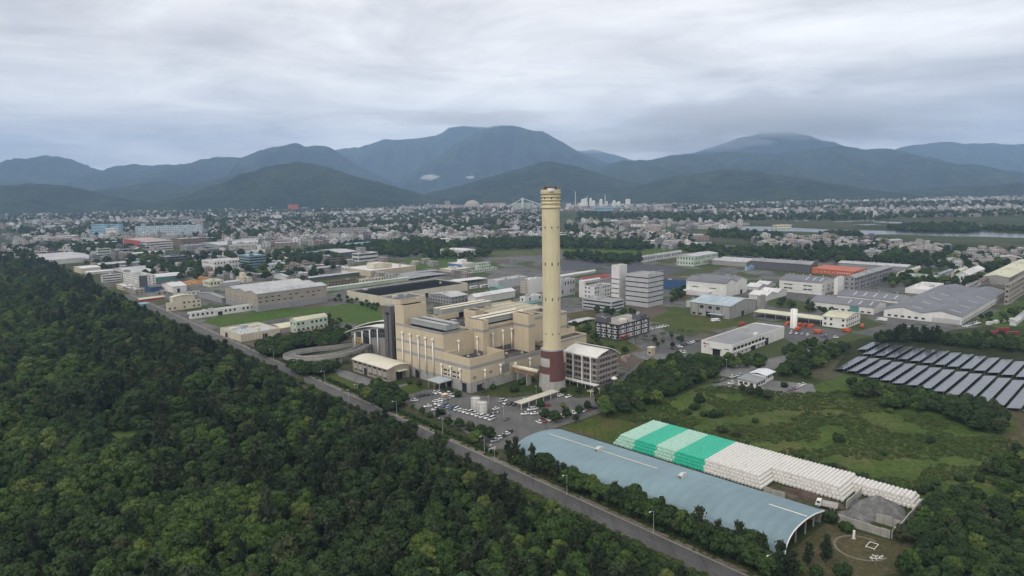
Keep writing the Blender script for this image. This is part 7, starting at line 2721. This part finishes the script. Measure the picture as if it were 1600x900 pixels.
# ------------------------------------------------------------------ the town on the plain
def townmat(name, stops, rough=.8):
    m, t, b = newmat(name)
    oi = N(t, 'ShaderNodeObjectInfo')
    P = N(t, 'ShaderNodeNewGeometry').outputs['Position']
    c = ramp_n(t, oi.outputs['Random'], stops)
    c = mix_n(t, 1.0, c, ramp_n(t, noise_n(t, P, .2, 4, .7), [(.3, (.75, .75, .75)), (.7, (1.12, 1.12, 1.12))]), 'MULTIPLY')
    t.links.new(c, b.inputs['Base Color'])
    b.inputs['Roughness'].default_value = rough
    return m


HW = townmat('town walls', [(0, (.55, .54, .51)), (.22, (.4, .37, .32)), (.42, (.27, .26, .25)), (.58, (.48, .45, .39)), (.72, (.33, .26, .23)), (.86, (.2, .2, .21)), (1, (.62, .61, .59))])
HR = townmat('town roofs', [(0, (.3, .3, .3)), (.3, (.42, .42, .42)), (.5, (.22, .2, .19)), (.65, (.5, .5, .49)), (.78, (.2, .27, .3)), (.88, (.3, .12, .09)), (1, (.38, .38, .36))], .6)
HPROTO = []
rh = random.Random(17)


def house_proto(k):
    """unit houses: a few storeys, set back top floor, roof tank, window rows"""
    W, L, h = rh.uniform(8, 14), rh.uniform(8, 12), rh.choice([6.5, 9.5, 9.5, 12.5])
    wall = MB(); wall.box(0, W, 0, L, 0, h)
    up = rh.uniform(.3, .6)
    wall.box(W * .1, W * (.1 + up), L * .15, L * .85, h, h + 2.8)
    roof = MB()
    if k % 3 == 0:
        roof.prism([(-.3, h + .05), (L / 2, h + 1.8), (L + .3, h + .05), (L + .3, h + .3), (L / 2, h + 2.1), (-.3, h + .3)], -.3, W + .3, 'x')
    else:
        roof.box(-.15, W + .15, -.15, L + .15, h + .01, h + .3)
        roof.box(W * .08, W * (.12 + up), L * .12, L * .88, h + 2.82, h + 3.1)
    win = MB()
    nf = max(2, int(h / 3.1))
    for f in range(nf):
        z = f * h / nf + 1.0
        for i in range(3):
            a = W * (i + .5) / 3
            win.box(a - .8, a + .8, -.06, .1, z, z + 1.4)
            a = L * (i + .5) / 3
            win.box(-.06, .1, a - .8, a + .8, z, z + 1.4)
    tank_ = MB(); tank_.tube((W * .75, L * .6, h + .3), (W * .75, L * .6, h + 2.0), .7, n=10)
    return wall.mesh('wall', HW), roof.mesh('roof', HR), win.mesh('glazing', GLASS), tank_.mesh('water_tank', STEEL), W, L, h


HPROTO = [house_proto(k) for k in range(12)]


def shed_proto(k):
    W, L, h = rh.uniform(24, 46), rh.uniform(14, 24), rh.uniform(6, 9)
    wall = MB(); wall.prism([(0, 0), (L, 0), (L, h), (L / 2, h + 2), (0, h)], 0, W, 'x')
    roof = MB(); roof.prism([(-.4, h - .1), (L / 2, h + 2.05), (L + .4, h - .1), (L + .4, h + .2), (L / 2, h + 2.35), (-.4, h + .2)], -.4, W + .4, 'x')
    win = MB()
    for i in range(6):
        win.box(W * (i + .3) / 6, W * (i + .6) / 6, -.06, .1, h * .5, h * .7)
    return wall.mesh('wall', HW), roof.mesh('roof', HR), win.mesh('glazing', GLASS), None, W, L, h


SPROTO = [shed_proto(k) for k in range(6)]
CLUST = [([(0, 395), (110, 398), (240, 392), (235, 400), (120, 412), (0, 412)], 15, .5, 'left edge above the forest'),
         ([(330, 378), (420, 372), (560, 366), (640, 372), (560, 382), (430, 386), (350, 392)], 15, .45, 'crowded quarter behind the teal office'),
         ([(600, 372), (760, 366), (860, 368), (860, 376), (700, 378), (600, 384)], 17, .6, 'quarter left of the chimney'),
         ([(880, 370), (960, 366), (1060, 370), (1090, 378), (1010, 380), (880, 380)], 16, .55, 'village right of the chimney'),
         ([(1170, 380), (1240, 374), (1320, 378), (1400, 382), (1390, 390), (1300, 392), (1200, 392)], 14, .6, 'village before the river'),
         ([(1360, 398), (1440, 388), (1480, 392), (1470, 404), (1400, 410), (1362, 410)], 14, .6, 'white houses right of the river village'),
         ([(1480, 412), (1530, 398), (1600, 400), (1640, 405), (1640, 425), (1560, 424), (1490, 424)], 14, .65, 'houses at the right frame edge'),
         ([(1000, 384), (1060, 380), (1090, 386), (1030, 392)], 14, .5, 'small group beyond the meadow'),
         ([(125, 415), (300, 398), (480, 396), (560, 410), (500, 440), (380, 440), (240, 440), (180, 430)], 24, .42, 'lots between the left hand factories'),
         ([(560, 412), (640, 404), (760, 420), (850, 424), (840, 448), (700, 440), (580, 436)], 26, .28, 'lots behind the incinerator')]
FARC = [([(0, 350), (150, 345), (330, 340), (330, 378), (200, 384), (0, 390)], 26, .25), ([(330, 340), (600, 336), (860, 338), (860, 366), (600, 366), (330, 374)], 24, .40), ([(0, 338), (560, 322), (860, 322), (860, 336), (560, 336), (0, 350)], 38, .42),
        ([(880, 350), (1000, 346), (1160, 350), (1150, 358), (900, 364)], 24, .3), ([(880, 322), (1100, 320), (1600, 308), (1640, 308), (1640, 330), (1400, 336), (1100, 332), (880, 330)], 38, .42), ([(1100, 334), (1640, 326), (1640, 338), (1140, 344)], 34, .25)]
houses, far_h = [], []
for k, (pl, sp, dens, where) in enumerate(CLUST):
    for (x, y) in fill(pl, sp, 200 + k, .2):
        if rh.random() < dens * (1.0 + 1.3 * mnoise.noise((x / 70.0, y / 70.0, 2.0))) and clear_of_buildings(x, y, 8):
            houses.append((x, y, where))
for k, (pl, sp, dens) in enumerate(FARC):
    for (x, y) in fill(pl, sp, 300 + k, .22):
        if rh.random() < dens * (1.0 + 2.2 * mnoise.noise((x / 170.0, y / 170.0, 4.0))) and clear_of_buildings(x, y, 10):
            far_h.append((x, y))
houses.sort(key=lambda p: p[1])
print('houses', len(houses), len(far_h))
far_h += [(p[0], p[1]) for p in houses[290:]]
for (x, y, where) in houses[:290]:
    big = rh.random() < .12
    pr = rh.choice(SPROTO if big else HPROTO)
    o = bpy.data.objects.new('house' if not big else 'shed', None)
    COL.objects.link(o)
    o.location = (x, y, 0)
    o.rotation_euler = (0, 0, math.radians(rh.choice([45, 45, 40, 30, 55, 20]) + rh.uniform(-4, 4)))
    o.scale = (rh.uniform(.85, 1.15), rh.uniform(.85, 1.15), rh.uniform(.8, 1.15) * (.62 if 'lots' in where else 1))
    tag(o, '%s in the %s' % ('long low shed' if big else 'small flat roofed building', where), 'shed' if big else 'house', '%s: %s' % (where, 'sheds' if big else 'houses'))
    for nm, me in zip(('wall', 'roof', 'glazing', 'water_tank'), pr[:4]):
        if me is not None:
            c = link(nm, me, o)
            if nm == 'glazing':
                c['kind'] = 'stuff'
# the far quarters as one mass
def town_mass(pts):
    V, Fc, MI = [], [], []
    cols = [(.46, .45, .43), (.32, .29, .25), (.2, .195, .19), (.36, .34, .3), (.24, .19, .165), (.13, .13, .14), (.6, .59, .57), (.16, .22, .25), (.22, .09, .07)]
    mats = [surf('far wall %d' % i, c, .8, .1, .1) for i, c in enumerate(cols)]
    mats.append(GLASS)
    for (x, y) in pts:
        d = math.hypot(x, y)
        a = .5 + 1.6 * mnoise.noise((x / 700.0, y / 700.0, 8.0)) + rh.uniform(-.05, .05)
        big = rh.random() < .2
        W, L, h = (rh.uniform(25, 60), rh.uniform(14, 25), rh.uniform(6, 10)) if big else (rh.uniform(8, 17), rh.uniform(8, 14), rh.choice([6, 7, 9, 10, 12, 16]))
        wi = rh.choice([0, 1, 2, 3, 3, 4, 5, 6])
        ri = rh.choice([0, 2, 2, 3, 5, 6, 7]) if rh.random() < .9 else 8
        ca, sa = math.cos(a), math.sin(a)

        def bx(x0, x1, y0, y1, z0, z1, mi, mt=None):
            o = len(V)
            for z in (z0, z1):
                for (p, q) in ((x0, y0), (x1, y0), (x1, y1), (x0, y1)):
                    V.append((x + p * ca - q * sa, y + p * sa + q * ca, z))
            for f, m in (((0, 1, 5, 4), mi), ((1, 2, 6, 5), mi), ((2, 3, 7, 6), mi), ((3, 0, 4, 7), mi), ((4, 5, 6, 7), mi if mt is None else mt)):
                Fc.append(tuple(i + o for i in f))
                MI.append(m)
        bx(0, W, 0, L, 0, h, wi, ri)
        if not big:
            bx(W * .2, W * .6, L * .2, L * .8, h, h + 2.6, wi, ri)
        if d < 3000:
            nf = max(1, int(h / 3.2))
            for f in range(nf):
                z = f * h / nf + 1.1
                for i in range(2 if not big else 5):
                    n_ = 2 if not big else 5
                    c = W * (i + .5) / n_
                    bx(c - 1.3, c + 1.3, -.12, .1, z, z + 1.3, 9)
                    c = L * (i + .5) / n_
                    if i < 2:
                        bx(-.12, .1, c - 1.2, c + 1.2, z, z + 1.3, 9)
    me = bpy.data.meshes.new('distant_town')
    me.from_pydata(V, [], Fc)
    for m in mats:
        me.materials.append(m)
    me.polygons.foreach_set('material_index', MI)
    me.update()
    return link('distant_town', me)


tag(town_mass(far_h), 'distant town houses and sheds spread across the plain to the hills', 'town', kind='stuff')

# larger far landmarks
def far_block(x, y, xr, yt, wall, roofc, label, floors=3, name='far_block', cat='building', dep=18, strip=False):
    u0, v0 = UV(x, y)
    X, Y = G(x, y)
    X2, Y2 = G(xr, y)
    w = max(6.0, math.hypot(X2 - X, Y2 - Y))
    h = height_at(x, yt, X, Y)
    t = thing(name, label, cat, (u0, v0), rot=8)
    shell(t, w, dep, h, 'flat', wall, roofc, floors=floors, strip=strip)


far_block(144, 368, 163, 351, 'U', 'u', 'far bright blue block, its left half', 4)
far_block(165, 367, 184, 351, 'U', 'u', 'far bright blue block, its right half', 4)
far_block(166, 368, 179, 357, 'W', 'w', 'small white block before the far blue one', 2)
for i in range(6):
    far_block(212 + i * 17, 369 - i * .4, 227 + i * 17, 354 - i * .4, 'u', 'w', 'far pale blue apartment block, %s of the row of six from the left' % ['first', 'second', 'third', 'fourth', 'fifth', 'sixth'][i], 5)
far_block(68, 360, 92, 353, 'W', 'w', 'far white hall on the left plain', 2)
far_block(424, 346, 437, 337, 'W', 'w', 'far white cube above the crowded quarter', 3)
far_block(516, 371, 572, 357, 'c', 'L', 'row of grey apartment blocks at the back of the crowded quarter', 5)
far_block(560, 377, 600, 368, 'q', 'w', 'white apartment row right of the grey one', 3)
far_block(688, 383, 704, 373, 'W', 'w', 'single white villa in the trees left of the chimney', 2)
far_block(1005, 361, 1035, 355, 'P', 'L', 'pinkish apartment row beyond the village', 4)
far_block(955, 349, 967, 344, 'W', 'w', 'pair of white towers on the plain right of the chimney', 4)
far_block(600, 337, 640, 333, 'V', 'V', 'far green roofed market', 1)
far_block(450, 330, 462, 320, 'O', 'O', 'far orange temple block at the foot of the hills', 3)
far_block(695, 323, 702, 314, 'c', 'c', 'far grey tower at the foot of the hills', 5, dep=12)
far_block(1450, 316, 1505, 312, 'W', 'W', 'long bright white far roof at the foot of the hills', 1)
far_block(930, 330, 970, 324, 'U', 'U', 'pale blue far hall before the cement works', 1)
far_block(1212, 357, 1240, 352, 'y', 'y', 'low yellow far shed on the river flats', 1)
far_block(600, 318, 660, 315, 'q', 'q', 'long white far roofs below the middle hills', 1)

# cement works
cw = thing('cement_works', 'pale far cement works with silos and slim stacks right of the chimney top', 'factory', UV(885, 325), rot=5)
rr = random.Random(4)
for i in range(26):
    x = rr.uniform(0, 330)
    w, d_, h = rr.uniform(8, 26), rr.uniform(10, 22), rr.choice([12, 16, 22, 30, 40])
    mb = MB(); mb.box(x, x + w, 0 + i * .7, d_ + i * .7, 0, h)
    mb.build('block', wallm(rr.choice(['W', 'w', 'q', 'L'])), cw)
for i in range(12):
    x = rr.uniform(10, 310)
    mb = MB(); r = rr.uniform(5, 9); h = rr.uniform(22, 48); mb.lathe([(r, 0), (r, h), (r * .3, h + 4)], 12, (x, -6)); mb.build('silo', wallm('W'), cw)
for x, h in ((48, 85), (110, 60), (205, 65)):
    mb = MB(); mb.tube((x, 5, 0), (x, 5, h), 2.4, 1.8, 10); mb.build('stack', wallm('w'), cw)
cv = thing('conveyor', 'long white inclined conveyor bridge left of the chimney top', 'conveyor', UV(790, 326), rot=3)
mb = MB(); mb.tube((0, 0, 2), (90, 0, 52), 2.2, n=6); mb.build('belt', wallm('w'), cv)
mb = MB(); mb.tube((90, 0, 52), (215, 0, 8), 2.2, n=6); mb.build('belt', wallm('w'), cv)
mb = MB(); mb.box(84, 96, -6, 6, 0, 56); mb.build('tower', wallm('w'), cv)
mb = MB(); mb.box(40, 150, 14, 50, 0, 28); mb.build('hall', wallm('e'), cv)
tk = thing('storage_dome', 'pale brown dome and roofs at the foot of the hills left of the conveyor', 'dome', UV(738, 324), rot=0)
mb = MB(); mb.lathe([(48, 0), (46, 14), (38, 26), (24, 36), (8, 41), (1, 42)], 20); mb.build('dome', wallm('a'), tk, smooth=True)
mb = MB(); mb.box(60, 190, -20, 30, 0, 22); mb.build('hall', wallm('P'), tk)
mb = MB(); mb.box(-190, -60, -20, 20, 0, 14); mb.build('hall', wallm('P'), tk)
